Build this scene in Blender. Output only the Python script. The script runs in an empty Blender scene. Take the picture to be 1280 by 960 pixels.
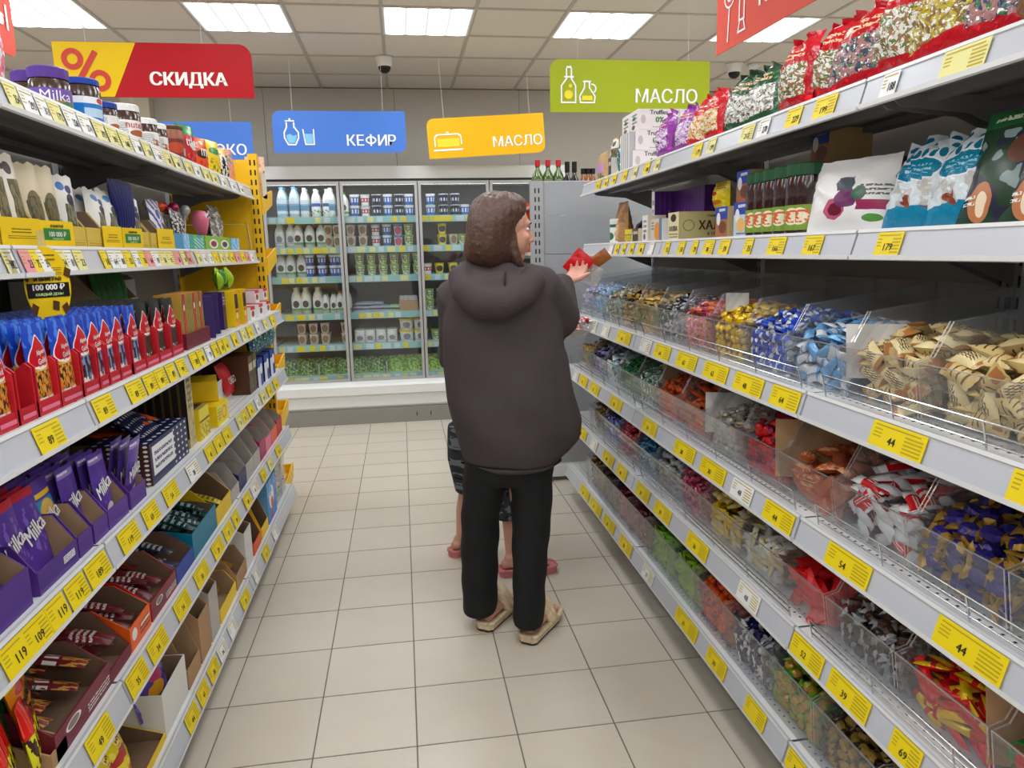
import bpy, bmesh, math, random
import numpy as np
from mathutils import Matrix, Vector, Euler

random.seed(7)
SC = bpy.context.scene
COL = SC.collection
PI = math.pi

# ---------------------------------------------------------------- camera
CF, CPIT, CYAW, CROL, CH = 909.9, 0.180466, 0.145593, -0.0220603, 1.42942   # focal (px), pitch, yaw, roll, eye height
_fw = np.array([math.sin(CYAW)*math.cos(CPIT), math.cos(CYAW)*math.cos(CPIT), -math.sin(CPIT)])
_r0 = np.array([math.cos(CYAW), -math.sin(CYAW), 0.0]); _u0 = np.cross(_r0, _fw)
_r = _r0*math.cos(CROL) + _u0*math.sin(CROL); _u = -_r0*math.sin(CROL) + _u0*math.cos(CROL)
cam_d = bpy.data.cameras.new('camera'); cam = bpy.data.objects.new('camera', cam_d); COL.objects.link(cam)
cam.matrix_world = Matrix(((_r[0], _u[0], -_fw[0], 0), (_r[1], _u[1], -_fw[1], 0), (_r[2], _u[2], -_fw[2], CH), (0, 0, 0, 1)))
cam_d.sensor_fit = 'HORIZONTAL'; cam_d.sensor_width = 36.0; cam_d.lens = CF/1280*36.0
cam_d.clip_start = 0.02; cam_d.clip_end = 60
SC.camera = cam

def ray(x, y): return _fw + _r*(x-640)/CF + _u*(480-y)/CF
def on_x(x, y, X): d = ray(x, y); t = X/d[0]; return Vector((X, t*d[1], CH+t*d[2]))
def on_y(x, y, Y): d = ray(x, y); t = Y/d[1]; return Vector((t*d[0], Y, CH+t*d[2]))
def on_z(x, y, z): d = ray(x, y); t = (z-CH)/d[2]; return Vector((t*d[0], t*d[1], z))
def y_at(x, X, z):            # distance along a shelf edge (X, z) whose image column is x
    k = (x-640)/CF; a = _r - k*_fw
    return float(-(a[0]*X + a[2]*(z-CH))/a[1])

# ---------------------------------------------------------------- world, exposure
w = bpy.data.worlds.new('world'); SC.world = w; w.use_nodes = True
w.node_tree.nodes['Background'].inputs[0].default_value = (0.9, 0.95, 1.0, 1); w.node_tree.nodes['Background'].inputs[1].default_value = 0.05
SC.view_settings.view_transform = 'Standard'; SC.view_settings.look = 'None'; SC.view_settings.gamma = 1.0
SC.view_settings.use_curve_mapping = False; SC.view_settings.exposure = 0.04
SC.cycles.transparent_max_bounces = 40; SC.cycles.max_bounces = 8; SC.cycles.diffuse_bounces = 4; SC.cycles.glossy_bounces = 3
SC.cycles.sample_clamp_indirect = 4.0
LAMP = 10.2          # emission of the ceiling panels

# ---------------------------------------------------------------- materials
def lin(c):
    if isinstance(c, str): c = tuple(int(c[i:i+2], 16) for i in (0, 2, 4))
    o = []
    for v in c[:3]:
        v /= 255.0; o.append(v/12.92 if v <= .04045 else ((v+.055)/1.055)**2.4)
    return (*o, 1.0)
MATS = {}
def base_mat(name):
    m = bpy.data.materials.new(name); m.use_nodes = True
    nt = m.node_tree; b = nt.nodes['Principled BSDF']; MATS[name] = m
    return m, nt, b
def mat(name, c, rough=.5, metal=0.0, var=0.0, nscale=0, namp=0.0, bump=0.0, bscale=60, coat=0.0, emit=None, spec=None, stretch=None):
    """plain surface: colour, optional tone noise, per-object variation and fine relief"""
    if name in MATS: return name
    m, nt, b = base_mat(name); L = nt.links.new
    b.inputs['Base Color'].default_value = lin(c); b.inputs['Roughness'].default_value = rough; b.inputs['Metallic'].default_value = metal
    if coat: b.inputs['Coat Weight'].default_value = coat; b.inputs['Coat Roughness'].default_value = .08
    if spec is not None: b.inputs['Specular IOR Level'].default_value = spec
    tc = nt.nodes.new('ShaderNodeTexCoord')
    src = None
    if nscale:
        n = nt.nodes.new('ShaderNodeTexNoise'); n.inputs['Scale'].default_value = nscale; n.inputs['Detail'].default_value = 4
        if stretch:
            mp = nt.nodes.new('ShaderNodeMapping'); mp.inputs['Scale'].default_value = stretch; L(tc.outputs['Object'], mp.inputs[0]); L(mp.outputs[0], n.inputs['Vector'])
        else: L(tc.outputs['Object'], n.inputs['Vector'])
        src = n.outputs['Fac']
    if src or var:
        h = nt.nodes.new('ShaderNodeHueSaturation'); h.inputs['Color'].default_value = lin(c)
        ma = nt.nodes.new('ShaderNodeMath'); ma.operation = 'MULTIPLY_ADD'; ma.inputs[1].default_value = 2*namp; ma.inputs[2].default_value = 1-namp
        if src: L(src, ma.inputs[0])
        else: ma.inputs[0].default_value = .5
        out = ma.outputs[0]
        if var:
            oi = nt.nodes.new('ShaderNodeObjectInfo'); mb = nt.nodes.new('ShaderNodeMath'); mb.operation = 'MULTIPLY_ADD'
            mb.inputs[1].default_value = 2*var; mb.inputs[2].default_value = 1-var; L(oi.outputs['Random'], mb.inputs[0])
            mc = nt.nodes.new('ShaderNodeMath'); mc.operation = 'MULTIPLY'; L(out, mc.inputs[0]); L(mb.outputs[0], mc.inputs[1]); out = mc.outputs[0]
        L(out, h.inputs['Value']); L(h.outputs[0], b.inputs['Base Color'])
    if bump:
        n2 = nt.nodes.new('ShaderNodeTexNoise'); n2.inputs['Scale'].default_value = bscale; n2.inputs['Detail'].default_value = 3
        L(tc.outputs['Object'], n2.inputs['Vector'])
        bp = nt.nodes.new('ShaderNodeBump'); bp.inputs['Strength'].default_value = bump; bp.inputs['Distance'].default_value = .01
        L(n2.outputs['Fac'], bp.inputs['Height']); L(bp.outputs[0], b.inputs['Normal'])
    if emit:
        b.inputs['Emission Color'].default_value = lin(c); b.inputs['Emission Strength'].default_value = emit
    return name
def print_mat(name, base, shapes, rough=.38, metal=0.0, bump=0.0, bscale=40):
    """flat print on a pack: shapes in the unit square of the face, laid over each other.
    r rect, e ellipse, n noise blobs, s stripes, d dots, w word-like lines, g drop"""
    if name in MATS: return name
    m, nt, b = base_mat(name); N = nt.nodes.new; L = nt.links.new
    b.inputs['Roughness'].default_value = rough; b.inputs['Metallic'].default_value = metal; b.inputs['Specular IOR Level'].default_value = .35
    tc = N('ShaderNodeTexCoord'); sp = N('ShaderNodeSeparateXYZ'); L(tc.outputs['UV'], sp.inputs[0]); X, Y = sp.outputs[0], sp.outputs[1]
    def M(op, a, b_=None, c=None):
        n = N('ShaderNodeMath'); n.operation = op
        for i, v in enumerate((a, b_, c)):
            if v is None: continue
            if isinstance(v, (int, float)): n.inputs[i].default_value = v
            else: L(v, n.inputs[i])
        return n.outputs[0]
    def box_d(x0, y0, x1, y1):
        dx = M('ABSOLUTE', M('MULTIPLY_ADD', X, 2/(x1-x0), -(x0+x1)/(x1-x0))); dy = M('ABSOLUTE', M('MULTIPLY_ADD', Y, 2/(y1-y0), -(y0+y1)/(y1-y0)))
        return M('LESS_THAN', M('MAXIMUM', dx, dy), 1.0)
    cur = None
    def mix(mask, col):
        nonlocal cur
        mx = N('ShaderNodeMix'); mx.data_type = 'RGBA'; L(mask, mx.inputs['Factor'])
        if cur is None: mx.inputs['A'].default_value = lin(base)
        else: L(cur, mx.inputs['A'])
        mx.inputs['B'].default_value = lin(col); cur = mx.outputs['Result']
    for s in shapes:
        k = s[0]
        if k == 'r': mask = box_d(*s[1:5]); col = s[5]
        elif k == 'e':
            dx = M('MULTIPLY_ADD', X, 1/s[3], -s[1]/s[3]); dy = M('MULTIPLY_ADD', Y, 1/s[4], -s[2]/s[4])
            mask = M('LESS_THAN', M('ADD', M('MULTIPLY', dx, dx), M('MULTIPLY', dy, dy)), 1.0); col = s[5]
        elif k == 'g':   # drop with its tip up: ellipse whose width shrinks with height
            cx, cy, rx, ry, col = s[1:6]
            dy = M('MULTIPLY_ADD', Y, 1/ry, -cy/ry); wd = M('MULTIPLY_ADD', dy, -.45, .62)
            dx = M('DIVIDE', M('MULTIPLY_ADD', X, 1/rx, -cx/rx), M('MAXIMUM', wd, .02))
            mask = M('LESS_THAN', M('ADD', M('MULTIPLY', dx, dx), M('MULTIPLY', dy, dy)), 1.0)
        elif k == 'n':   # box, scale, threshold, colour
            nz = N('ShaderNodeTexNoise'); nz.inputs['Scale'].default_value = s[5]; nz.inputs['Detail'].default_value = 2; L(tc.outputs['UV'], nz.inputs['Vector'])
            mask = M('MULTIPLY', box_d(*s[1:5]), M('GREATER_THAN', nz.outputs['Fac'], s[6])); col = s[7]
        elif k == 's':   # box, count, duty, axis, colour
            A = X if s[7] == 'x' else (Y if s[7] == 'y' else M('ADD', X, Y))
            mask = M('MULTIPLY', box_d(*s[1:5]), M('LESS_THAN', M('FRACT', M('MULTIPLY', A, s[5])), s[6])); col = s[8]
        elif k == 'd':   # box, nx, ny, radius, colour
            ax = M('ADD', M('FRACT', M('MULTIPLY', X, s[5])), -.5); ay = M('ADD', M('FRACT', M('MULTIPLY', Y, s[6])), -.5)
            mask = M('MULTIPLY', box_d(*s[1:5]), M('LESS_THAN', M('ADD', M('MULTIPLY', ax, ax), M('MULTIPLY', ay, ay)), s[7]*s[7])); col = s[8]
        elif k == 'w':   # box, lines, colour : rows of small print
            row = M('LESS_THAN', M('FRACT', M('MULTIPLY', Y, s[5]/max(.01, s[4]-s[2]))), .5)
            nz = N('ShaderNodeTexNoise'); nz.inputs['Scale'].default_value = 40; nz.inputs['Detail'].default_value = 0; L(tc.outputs['UV'], nz.inputs['Vector'])
            mask = M('MULTIPLY', M('MULTIPLY', box_d(*s[1:5]), row), M('GREATER_THAN', nz.outputs['Fac'], .42)); col = s[6]
        mix(mask, col)
    if cur is None: b.inputs['Base Color'].default_value = lin(base)
    else: L(cur, b.inputs['Base Color'])
    if bump:
        n2 = N('ShaderNodeTexNoise'); n2.inputs['Scale'].default_value = bscale; L(tc.outputs['Object'], n2.inputs['Vector'])
        bp = N('ShaderNodeBump'); bp.inputs['Strength'].default_value = bump; bp.inputs['Distance'].default_value = .01
        L(n2.outputs['Fac'], bp.inputs['Height']); L(bp.outputs[0], b.inputs['Normal'])
    return name
def clear_mat(name, tint, gloss=.08, haze=.04, ior=1.45, rough=.06, hcol=(230, 232, 235)):
    """clear thin plastic or glass sheet: see-through, Fresnel gloss, a little haze"""
    if name in MATS: return name
    m = bpy.data.materials.new(name); m.use_nodes = True; nt = m.node_tree; MATS[name] = m
    for n in list(nt.nodes): nt.nodes.remove(n)
    N = nt.nodes.new; L = nt.links.new
    o = N('ShaderNodeOutputMaterial'); t = N('ShaderNodeBsdfTransparent'); t.inputs[0].default_value = (*[x for x in tint], 1)
    d = N('ShaderNodeBsdfDiffuse'); d.inputs[0].default_value = lin(hcol)
    a = N('ShaderNodeMixShader'); a.inputs[0].default_value = haze; L(t.outputs[0], a.inputs[1]); L(d.outputs[0], a.inputs[2])
    g = N('ShaderNodeBsdfGlossy'); g.inputs['Roughness'].default_value = rough; g.inputs['Color'].default_value = (1, 1, 1, 1)
    lw = N('ShaderNodeLayerWeight'); pw = N('ShaderNodeMath'); pw.operation = 'POWER'; pw.inputs[1].default_value = 5.0; L(lw.outputs['Facing'], pw.inputs[0])
    ad = N('ShaderNodeMath'); ad.operation = 'MULTIPLY_ADD'; ad.inputs[1].default_value = .55; ad.inputs[2].default_value = gloss; ad.use_clamp = True; L(pw.outputs[0], ad.inputs[0])
    mx = N('ShaderNodeMixShader'); L(ad.outputs[0], mx.inputs[0]); L(a.outputs[0], mx.inputs[1]); L(g.outputs[0], mx.inputs[2]); L(mx.outputs[0], o.inputs[0])
    return name

# ---------------------------------------------------------------- mesh builder
_TXT = {}
def text_geo(s, bold=0.0):
    """(verts, faces, width) of flat letters one unit high"""
    key = (s, bold)
    if key in _TXT: return _TXT[key]
    c = bpy.data.curves.new('lettering', 'FONT'); c.body = s; c.size = 1.0; c.offset = bold; c.resolution_u = 2; c.fill_mode = 'FRONT'
    o = bpy.data.objects.new('lettering', c); COL.objects.link(o)
    bpy.context.view_layer.update()
    me = bpy.data.meshes.new_from_object(o.evaluated_get(bpy.context.evaluated_depsgraph_get()))
    vs = [tuple(v.co[:2]) for v in me.vertices]; fs = [tuple(p.vertices) for p in me.polygons]
    bpy.data.meshes.remove(me); bpy.data.objects.remove(o); bpy.data.curves.remove(c)
    if vs:
        x0 = min(v[0] for v in vs); x1 = max(v[0] for v in vs); y0 = min(v[1] for v in vs); y1 = max(v[1] for v in vs)
        vs = [(a-x0, b-y0) for a, b in vs]; _TXT[key] = (vs, fs, x1-x0, y1-y0)
    else: _TXT[key] = ([], [], 1, 1)
    return _TXT[key]

class MB:
    def __init__(s): s.v = []; s.f = []; s.m = []; s.uv = []; s.mats = []
    def mi(s, name):
        if name not in s.mats: s.mats.append(name)
        return s.mats.index(name)
    def poly(s, pts, m, uv=None):
        i = len(s.v); s.v += [tuple(p) for p in pts]; s.f.append(tuple(range(i, i+len(pts)))); s.m.append(s.mi(m))
        s.uv.append(uv if uv else [(0, 0), (1, 0), (1, 1), (0, 1)][:len(pts)] if len(pts) <= 4 else [(0, 0)]*len(pts)); return s
    def box(s, x0, x1, y0, y1, z0, z1, m, front=None, top=None, side=None, back=None):
        U = [(0, 0), (1, 0), (1, 1), (0, 1)]
        s.poly([(x0, y0, z0), (x1, y0, z0), (x1, y0, z1), (x0, y0, z1)], front or m, U)
        s.poly([(x1, y1, z0), (x0, y1, z0), (x0, y1, z1), (x1, y1, z1)], back or m, U)
        s.poly([(x0, y1, z0), (x0, y0, z0), (x0, y0, z1), (x0, y1, z1)], side or m, U)
        s.poly([(x1, y0, z0), (x1, y1, z0), (x1, y1, z1), (x1, y0, z1)], side or m, U)
        s.poly([(x0, y0, z1), (x1, y0, z1), (x1, y1, z1), (x0, y1, z1)], top or m, U)
        s.poly([(x0, y1, z0), (x1, y1, z0), (x1, y0, z0), (x0, y0, z0)], m, U)
        return s
    def prism(s, prof, x0, x1, m, cap=None):
        """profile of (y, z) points, counter-clockwise seen from -x, extruded along x"""
        n = len(prof)
        for i in range(n):
            a, b = prof[i], prof[(i+1) % n]
            s.poly([(x0, *a), (x0, *b), (x1, *b), (x1, *a)], m)
        s.poly([(x0, *q) for q in prof][::-1], cap or m); s.poly([(x1, *q) for q in prof], cap or m); return s
    def sheet(s, fn, nu, nv, m, flip=False):
        P = [[fn(i/nu, j/nv) for i in range(nu+1)] for j in range(nv+1)]
        b = len(s.v)
        for row in P: s.v += [tuple(q) for q in row]
        k = s.mi(m)
        for j in range(nv):
            for i in range(nu):
                a = b+j*(nu+1)+i; q = (a, a+1, a+nu+2, a+nu+1); uv = [(i/nu, j/nv), ((i+1)/nu, j/nv), ((i+1)/nu, (j+1)/nv), (i/nu, (j+1)/nv)]
                if flip: q = q[::-1]; uv = uv[::-1]
                s.f.append(q); s.m.append(k); s.uv.append(uv)
        return s
    def lathe(s, prof, n=16, m='x', c=(0, 0, 0), axis=None, ang0=0):
        """prof: (radius, height[, material of the band up to the next point])"""
        b = len(s.v); cur = m
        for p in prof:
            for i in range(n):
                a = ang0+2*PI*i/n; s.v.append((c[0]+p[0]*math.cos(a), c[1]+p[0]*math.sin(a), c[2]+p[1]))
        for j in range(len(prof)-1):
            if len(prof[j]) > 2: cur = prof[j][2]
            k = s.mi(cur)
            for i in range(n):
                i2 = (i+1) % n; s.f.append((b+j*n+i, b+j*n+i2, b+(j+1)*n+i2, b+(j+1)*n+i)); s.m.append(k)
                # u runs 0..1 over the front half so that print faces -y
                def uu(q): return ((q/n*2*PI+ang0-PI)/PI)
                s.uv.append([(uu(i), 0), (uu(i+1), 0), (uu(i+1), 1), (uu(i), 1)])
        return s
    def tube(s, pts, r, m, n=8, cap=True):
        pts = [Vector(p) for p in pts]; rr = r if isinstance(r, (list, tuple)) else [r]*len(pts)
        b = len(s.v); k = s.mi(m); prev = None
        for i, p in enumerate(pts):
            t = (pts[min(i+1, len(pts)-1)]-pts[max(i-1, 0)]).normalized()
            if prev is None: a = t.orthogonal().normalized()
            else: a = (prev-t*prev.dot(t)); a = a.normalized() if a.length > 1e-6 else t.orthogonal().normalized()
            prev = a; c = t.cross(a)
            for j in range(n): g = 2*PI*j/n; s.v.append(tuple(p+rr[i]*(a*math.cos(g)+c*math.sin(g))))
        for i in range(len(pts)-1):
            for j in range(n):
                j2 = (j+1) % n; s.f.append((b+i*n+j, b+i*n+j2, b+(i+1)*n+j2, b+(i+1)*n+j)); s.m.append(k); s.uv.append([(0, 0)]*4)
        if cap:
            e = b+(len(pts)-1)*n
            s.f.append(tuple(range(b, b+n))[::-1]); s.m.append(k); s.uv.append([(0, 0)]*n); s.f.append(tuple(range(e, e+n))); s.m.append(k); s.uv.append([(0, 0)]*n)
        return s
    def text(s, t, size, x, z, m, y=0.0, align='l', bold=0.012, rot=0.0, wmax=None, M=None):
        """letters on the plane y, facing -y; x, z the lower left (l), middle (c) or right (r)"""
        vs, fs, wd, hg = text_geo(t, 0.0); sc = size/max(hg, .01); sx = sc
        if wmax and wd*sx > wmax: sx = wmax/wd
        off = {'l': 0, 'c': -wd*sx/2, 'r': -wd*sx}[align]; b = len(s.v); k = s.mi(m); ca, sa = math.cos(rot), math.sin(rot)
        for q_, dx in enumerate((0, bold*1.6, -bold*1.6) if bold >= .006 else (0,)):     # heavier strokes: shifted copies, each a hair proud
            b = len(s.v)
            for (a, c) in vs:
                px, pz = a*sx+off+dx*size, c*sc; q = (x+px*ca-pz*sa, y-q_*.00025, z+px*sa+pz*ca)
                s.v.append(tuple(M @ Vector(q)) if M else q)
            for f in fs: s.f.append(tuple(b+i for i in f)); s.m.append(k); s.uv.append([(0, 0)]*len(f))
        return s
    def word(s, t, size, x, z, m, y=0.0, align='l', bold=.016, wmax=None):
        """letters laid one after another; the round-and-bar letter is drawn as a ring and a bar"""
        items = []; tot = 0.0
        for ch in t:
            wd = 1.02 if ch == 'Ф' else text_geo(ch, 0)[2]/text_geo('Н', 0)[3]
            items.append((ch, tot, wd)); tot += wd+.16
        tot -= .16; sx = min(size, wmax/tot if wmax else size); x0 = x if align == 'l' else x-tot*sx
        for ch, a, wd in items:
            cx = x0+a*sx
            if ch != 'Ф': s.text(ch, size*(text_geo(ch, 0)[3]/text_geo('Н', 0)[3]), cx, z-(size*.18 if ch in 'Д' else 0), m, y, 'l', bold, wmax=wd*sx); continue
            k = s.mi(m); n = 20; w_ = wd*sx; c = cx+w_/2; zc = z+size*.5; th = size*.15
            for i in range(n):
                g0, g1 = 2*PI*i/n, 2*PI*(i+1)/n; P = [(c+(w_/2-d)*math.cos(g), y, zc+(size*.36-d)*math.sin(g)) for g, d in ((g0, 0), (g1, 0), (g1, th), (g0, th))]; s.poly(P, m)
            s.poly([(c-th*.55, y-.0004, z-size*.03), (c+th*.55, y-.0004, z-size*.03), (c+th*.55, y-.0004, z+size*1.03), (c-th*.55, y-.0004, z+size*1.03)], m)
        return s
    def add(s, o, M=None):
        b = len(s.v); s.v += [tuple(M @ Vector(p)) if M else p for p in o.v]
        for f, m, u in zip(o.f, o.m, o.uv): s.f.append(tuple(b+i for i in f)); s.m.append(s.mi(o.mats[m])); s.uv.append(u)
        return s
    def mesh(s, name, smooth=False, weld=False):
        me = bpy.data.meshes.new(name); me.from_pydata(s.v, [], s.f)
        for n in s.mats: me.materials.append(MATS[n])
        me.polygons.foreach_set('material_index', s.m)
        uvl = me.uv_layers.new(name='UVMap'); uvl.data.foreach_set('uv', [c for u in s.uv for q in u for c in q])
        if smooth: me.polygons.foreach_set('use_smooth', [True]*len(s.f))
        if weld:
            bm = bmesh.new(); bm.from_mesh(me); bmesh.ops.remove_doubles(bm, verts=bm.verts, dist=1e-5); bm.to_mesh(me); bm.free()
        me.update(); return me

# ---------------------------------------------------------------- objects
def obj(name, me, parent=None, loc=None, rot=None, scale=None, M=None):
    if isinstance(me, MB): me = me.mesh(name)
    o = bpy.data.objects.new(name, me); COL.objects.link(o)
    if parent: o.parent = parent
    if M is not None: o.matrix_local = M
    if loc is not None: o.location = loc
    if rot is not None: o.rotation_euler = rot
    if scale is not None: o.scale = scale
    return o
def tag(o, label, cat, group=None, kind=None):
    o['label'] = label; o['category'] = cat
    if group: o['group'] = group
    if kind: o['kind'] = kind
    return o
def thing(name, label, cat, loc=(0, 0, 0), rot=(0, 0, 0), group=None, scale=None):
    o = bpy.data.objects.new(name, None); COL.objects.link(o); o.empty_display_size = .05
    o.location = loc; o.rotation_euler = rot if isinstance(rot, (tuple, list, Euler)) else (0, 0, rot)
    if scale: o.scale = scale
    return tag(o, label, cat, group)
def struct(name, me, parent=None, **k):
    o = obj(name, me, parent, **k)
    if parent is None: o['kind'] = 'structure'
    return o
FACE = {'L': PI/2, 'R': -PI/2, 'F': 0.0}      # which way a shelf faces: left run, right run, fridge

class Kit:
    """one model of a thing: parts (name, mesh, sub-parts) shared by every copy"""
    def __init__(s, name, cat, *parts): s.name = name; s.cat = cat; s.parts = parts
    def put(s, label, loc, rot=0.0, group=None, scale=None):
        if not isinstance(rot, (tuple, list)): rot = (0, 0, rot)
        if len(s.parts) == 1 and len(s.parts[0]) == 2:
            o = obj(s.name, s.parts[0][1], loc=loc, rot=rot, scale=scale); tag(o, label, s.cat, group)
        else:
            o = thing(s.name, label, s.cat, loc, rot, group, scale)
            for p in s.parts:
                c = obj(p[0], p[1], o)
                for q in p[2:]: obj(q[0], q[1], c)
        return o

# ================================================================ structure
mat('floor_tile', (213, 204, 189), rough=.28, var=.025, nscale=9, namp=.05)
mat('grout', (120, 112, 100), rough=.9)
mat('ceil_tile', (240, 232, 220), rough=.95, nscale=120, namp=.05, var=.02)
mat('ceil_rail', (200, 194, 184), rough=.6)
mat('wall_panel', (205, 199, 189), rough=.6, nscale=2, namp=.02)
mat('wall_joint', (120, 116, 110), rough=.8)
mat('cream', (226, 219, 200), rough=.6)
mat('white', (240, 240, 238), rough=.4)
mat('black', (14, 14, 15), rough=.35)
TX0, TY0, TT = -0.92084, 1.64443, .30
WALL_Y, CEIL = 7.30, 2.9527
XW0, XW1, YW0 = -4.8, 4.6, -3.2

fl = struct('floor', MB().box(XW0, XW1, YW0, WALL_Y, -.1, -.002, 'grout'))
tm = MB(); g = .0022; h = TT/2
tm.box(-h+g, h-g, -h+g, h-g, -.012, -.0006, 'floor_tile'); tm.poly([(-h+g+.001, -h+g+.001, 0), (h-g-.001, -h+g+.001, 0), (h-g-.001, h-g-.001, 0), (-h+g+.001, h-g-.001, 0)], 'floor_tile')
tme = tm.mesh('floor_tile')
rest = MB()
for i in range(-13, 19):
    for j in range(-17, 19):
        cx, cy = TX0+TT*(i+.5), TY0+TT*(j+.5)
        if cx-h < XW0 or cx+h > XW1 or cy-h < YW0 or cy+h > WALL_Y: continue
        if -2 <= i <= 6 and -3 <= j <= 15: obj('floor_tile', tme, fl, loc=(cx, cy, 0))
        else: rest.poly([(cx-h+g, cy-h+g, 0), (cx+h-g, cy-h+g, 0), (cx+h-g, cy+h-g, 0), (cx-h+g, cy+h-g, 0)], 'floor_tile')
o = obj('tile_field', rest, fl); o['kind'] = 'stuff'

wb = struct('wall_back', MB().box(XW0, XW1, WALL_Y+.012, WALL_Y+.1, 0, CEIL+.05, 'wall_joint'))
px = -4.75
while px < XW1-.1:
    x1 = min(px+1.186, XW1-.02)
    obj('wall_panel', MB().box(px, x1, WALL_Y, WALL_Y+.011, .0, CEIL-.002, 'wall_panel'), wb); px += 1.19
struct('wall_left', MB().box(XW0-.1, XW0, YW0-.1, WALL_Y+.1, 0, CEIL+.05, 'wall_panel'))
struct('wall_right', MB().box(XW1, XW1+.1, YW0-.1, WALL_Y+.1, 0, CEIL+.05, 'wall_panel'))
struct('wall_front', MB().box(XW0, XW1, YW0-.1, YW0, 0, CEIL+.05, 'wall_panel'))
c0 = on_y(150, 130, WALL_Y-.14).x; c1 = on_y(186, 130, WALL_Y-.14).x
struct('trim_1', MB().box(c0, c1, WALL_Y-.14, WALL_Y-.002, 0, CEIL-.002, 'cream'))

# ceiling: tiles on rails
GX0, GY0, GT = -1.24906, 4.96724, .6
ce = struct('ceiling', MB().box(XW0, XW1, YW0, WALL_Y+.1, CEIL+.03, CEIL+.12, 'ceil_tile'))
ctm = MB().box(-.288, .288, -.288, .288, 0, .012, 'ceil_tile').mesh('ceiling_tile')
LCOLS = (-6, -4, -2, 0, 2, 4, 6, 8); LROWS = (0, -3, -6, -9, -12)
rest = MB()
for i in range(-6, 10):
    for j in range(-14, 4):
        x0, y0 = GX0+GT*i, GY0+GT*j
        if x0+.01 < XW0 or x0+GT-.05 > XW1 or y0 < YW0-.2: continue
        if i in LCOLS and j in LROWS: continue
        y1 = min(y0+GT, WALL_Y)
        if j == 3 or y1-y0 < .59:
            obj('ceiling_tile', MB().box(x0+.012, x0+GT-.012, y0+.012, y1-.002, CEIL+.006, CEIL+.018, 'ceil_tile'), ce)
        elif j >= -1 and -4 <= i <= 8: obj('ceiling_tile', ctm, ce, loc=(x0+.3, y0+.3, CEIL+.006))
        else: rest.box(x0+.012, x0+GT-.012, y0+.012, y0+GT-.012, CEIL+.006, CEIL+.018, 'ceil_tile')
o = obj('ceiling_tile_field', rest, ce); o['kind'] = 'stuff'
for i in range(-5, 10):
    x = GX0+GT*i
    if XW0 < x < XW1: obj('ceiling_rail', MB().box(x-.012, x+.012, YW0, WALL_Y-.001, CEIL, CEIL+.03, 'ceil_rail'), ce)
for j in range(-13, 4):
    y = GY0+GT*j
    if YW0 < y: obj('ceiling_rail', MB().box(XW0, XW1, y-.012, y+.012, CEIL-.0005, CEIL+.03, 'ceil_rail'), ce)

# ceiling lamps: opal panel with four tubes glowing through
m, nt, b = base_mat('lamp_panel'); N = nt.nodes.new; Lk = nt.links.new
tc = N('ShaderNodeTexCoord'); sp = N('ShaderNodeSeparateXYZ'); Lk(tc.outputs['UV'], sp.inputs[0])
ml = N('ShaderNodeMath'); ml.operation = 'MULTIPLY'; ml.inputs[1].default_value = 2*PI*4; Lk(sp.outputs[0], ml.inputs[0])
co = N('ShaderNodeMath'); co.operation = 'COSINE'; Lk(ml.outputs[0], co.inputs[0])
ma = N('ShaderNodeMath'); ma.operation = 'MULTIPLY_ADD'; ma.inputs[1].default_value = -LAMP*.955; ma.inputs[2].default_value = LAMP; Lk(co.outputs[0], ma.inputs[0])
b.inputs['Base Color'].default_value = (.8, .8, .8, 1); b.inputs['Emission Color'].default_value = (.93, .97, 1.0, 1); Lk(ma.outputs[0], b.inputs['Emission Strength'])
lf = MB()
for a in (0, 1):
    e = .297
    s_ = -e if a == 0 else e-.012
    lf.box(s_, s_+.012, -e, e, -.004, .02, 'white'); lf.box(-e+.012, e-.012, s_, s_+.012, -.004, .02, 'white')
LAMPKIT = Kit('ceiling_light', 'light', ('frame', lf.mesh('lamp_frame')), ('diffuser', MB().poly([(-.285, .285, 0), (.285, .285, 0), (.285, -.285, 0), (-.285, -.285, 0)], 'lamp_panel').mesh('diffuser')), ('housing', MB().box(-.285, .285, -.285, .285, .012, .025, 'white').mesh('housing')))
for i in LCOLS:
    for j in LROWS:
        if GX0+GT*i+.3 < XW1 and GX0+GT*i > XW0: LAMPKIT.put('square white ceiling light panel with four glowing tubes', (GX0+GT*(i+.5), GY0+GT*(j+.5), CEIL+.002), 0, 'ceiling light panels')

# dome cameras
mat('dome', (12, 12, 14), rough=.12)
for (x, y, lab) in ((480, 72, 'white dome security camera on the ceiling above the blue kefir sign'), (918, 80, 'white dome security camera on the ceiling behind the coral sign')):
    p = on_z(x, y, CEIL); t = thing('security_camera', lab, 'camera', (p.x, p.y, CEIL))
    obj('housing', MB().lathe([(.0, 0), (.075, 0), (.072, -.012), (.062, -.02), (.06, -.062), (.055, -.07), (.0, -.07)][::-1], 20, 'white').mesh('housing', smooth=True), t)
    obj('dome', MB().lathe([(.0, -.118), (.018, -.116), (.036, -.106), (.047, -.088), (.05, -.066)], 20, 'dome').mesh('dome', smooth=True), t)
p = on_z(942, 81, CEIL)
t = thing('smoke_detector', 'flat round white smoke detector on the ceiling by a dome camera', 'detector', (p.x, p.y, CEIL))
obj('base', MB().lathe([(0, -.012), (.055, -.012), (.055, 0), (0, 0)], 16, 'white'), t); obj('cover', MB().lathe([(0, -.034), (.03, -.033), (.045, -.02), (.047, -.012)], 16, 'white'), t)

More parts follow.
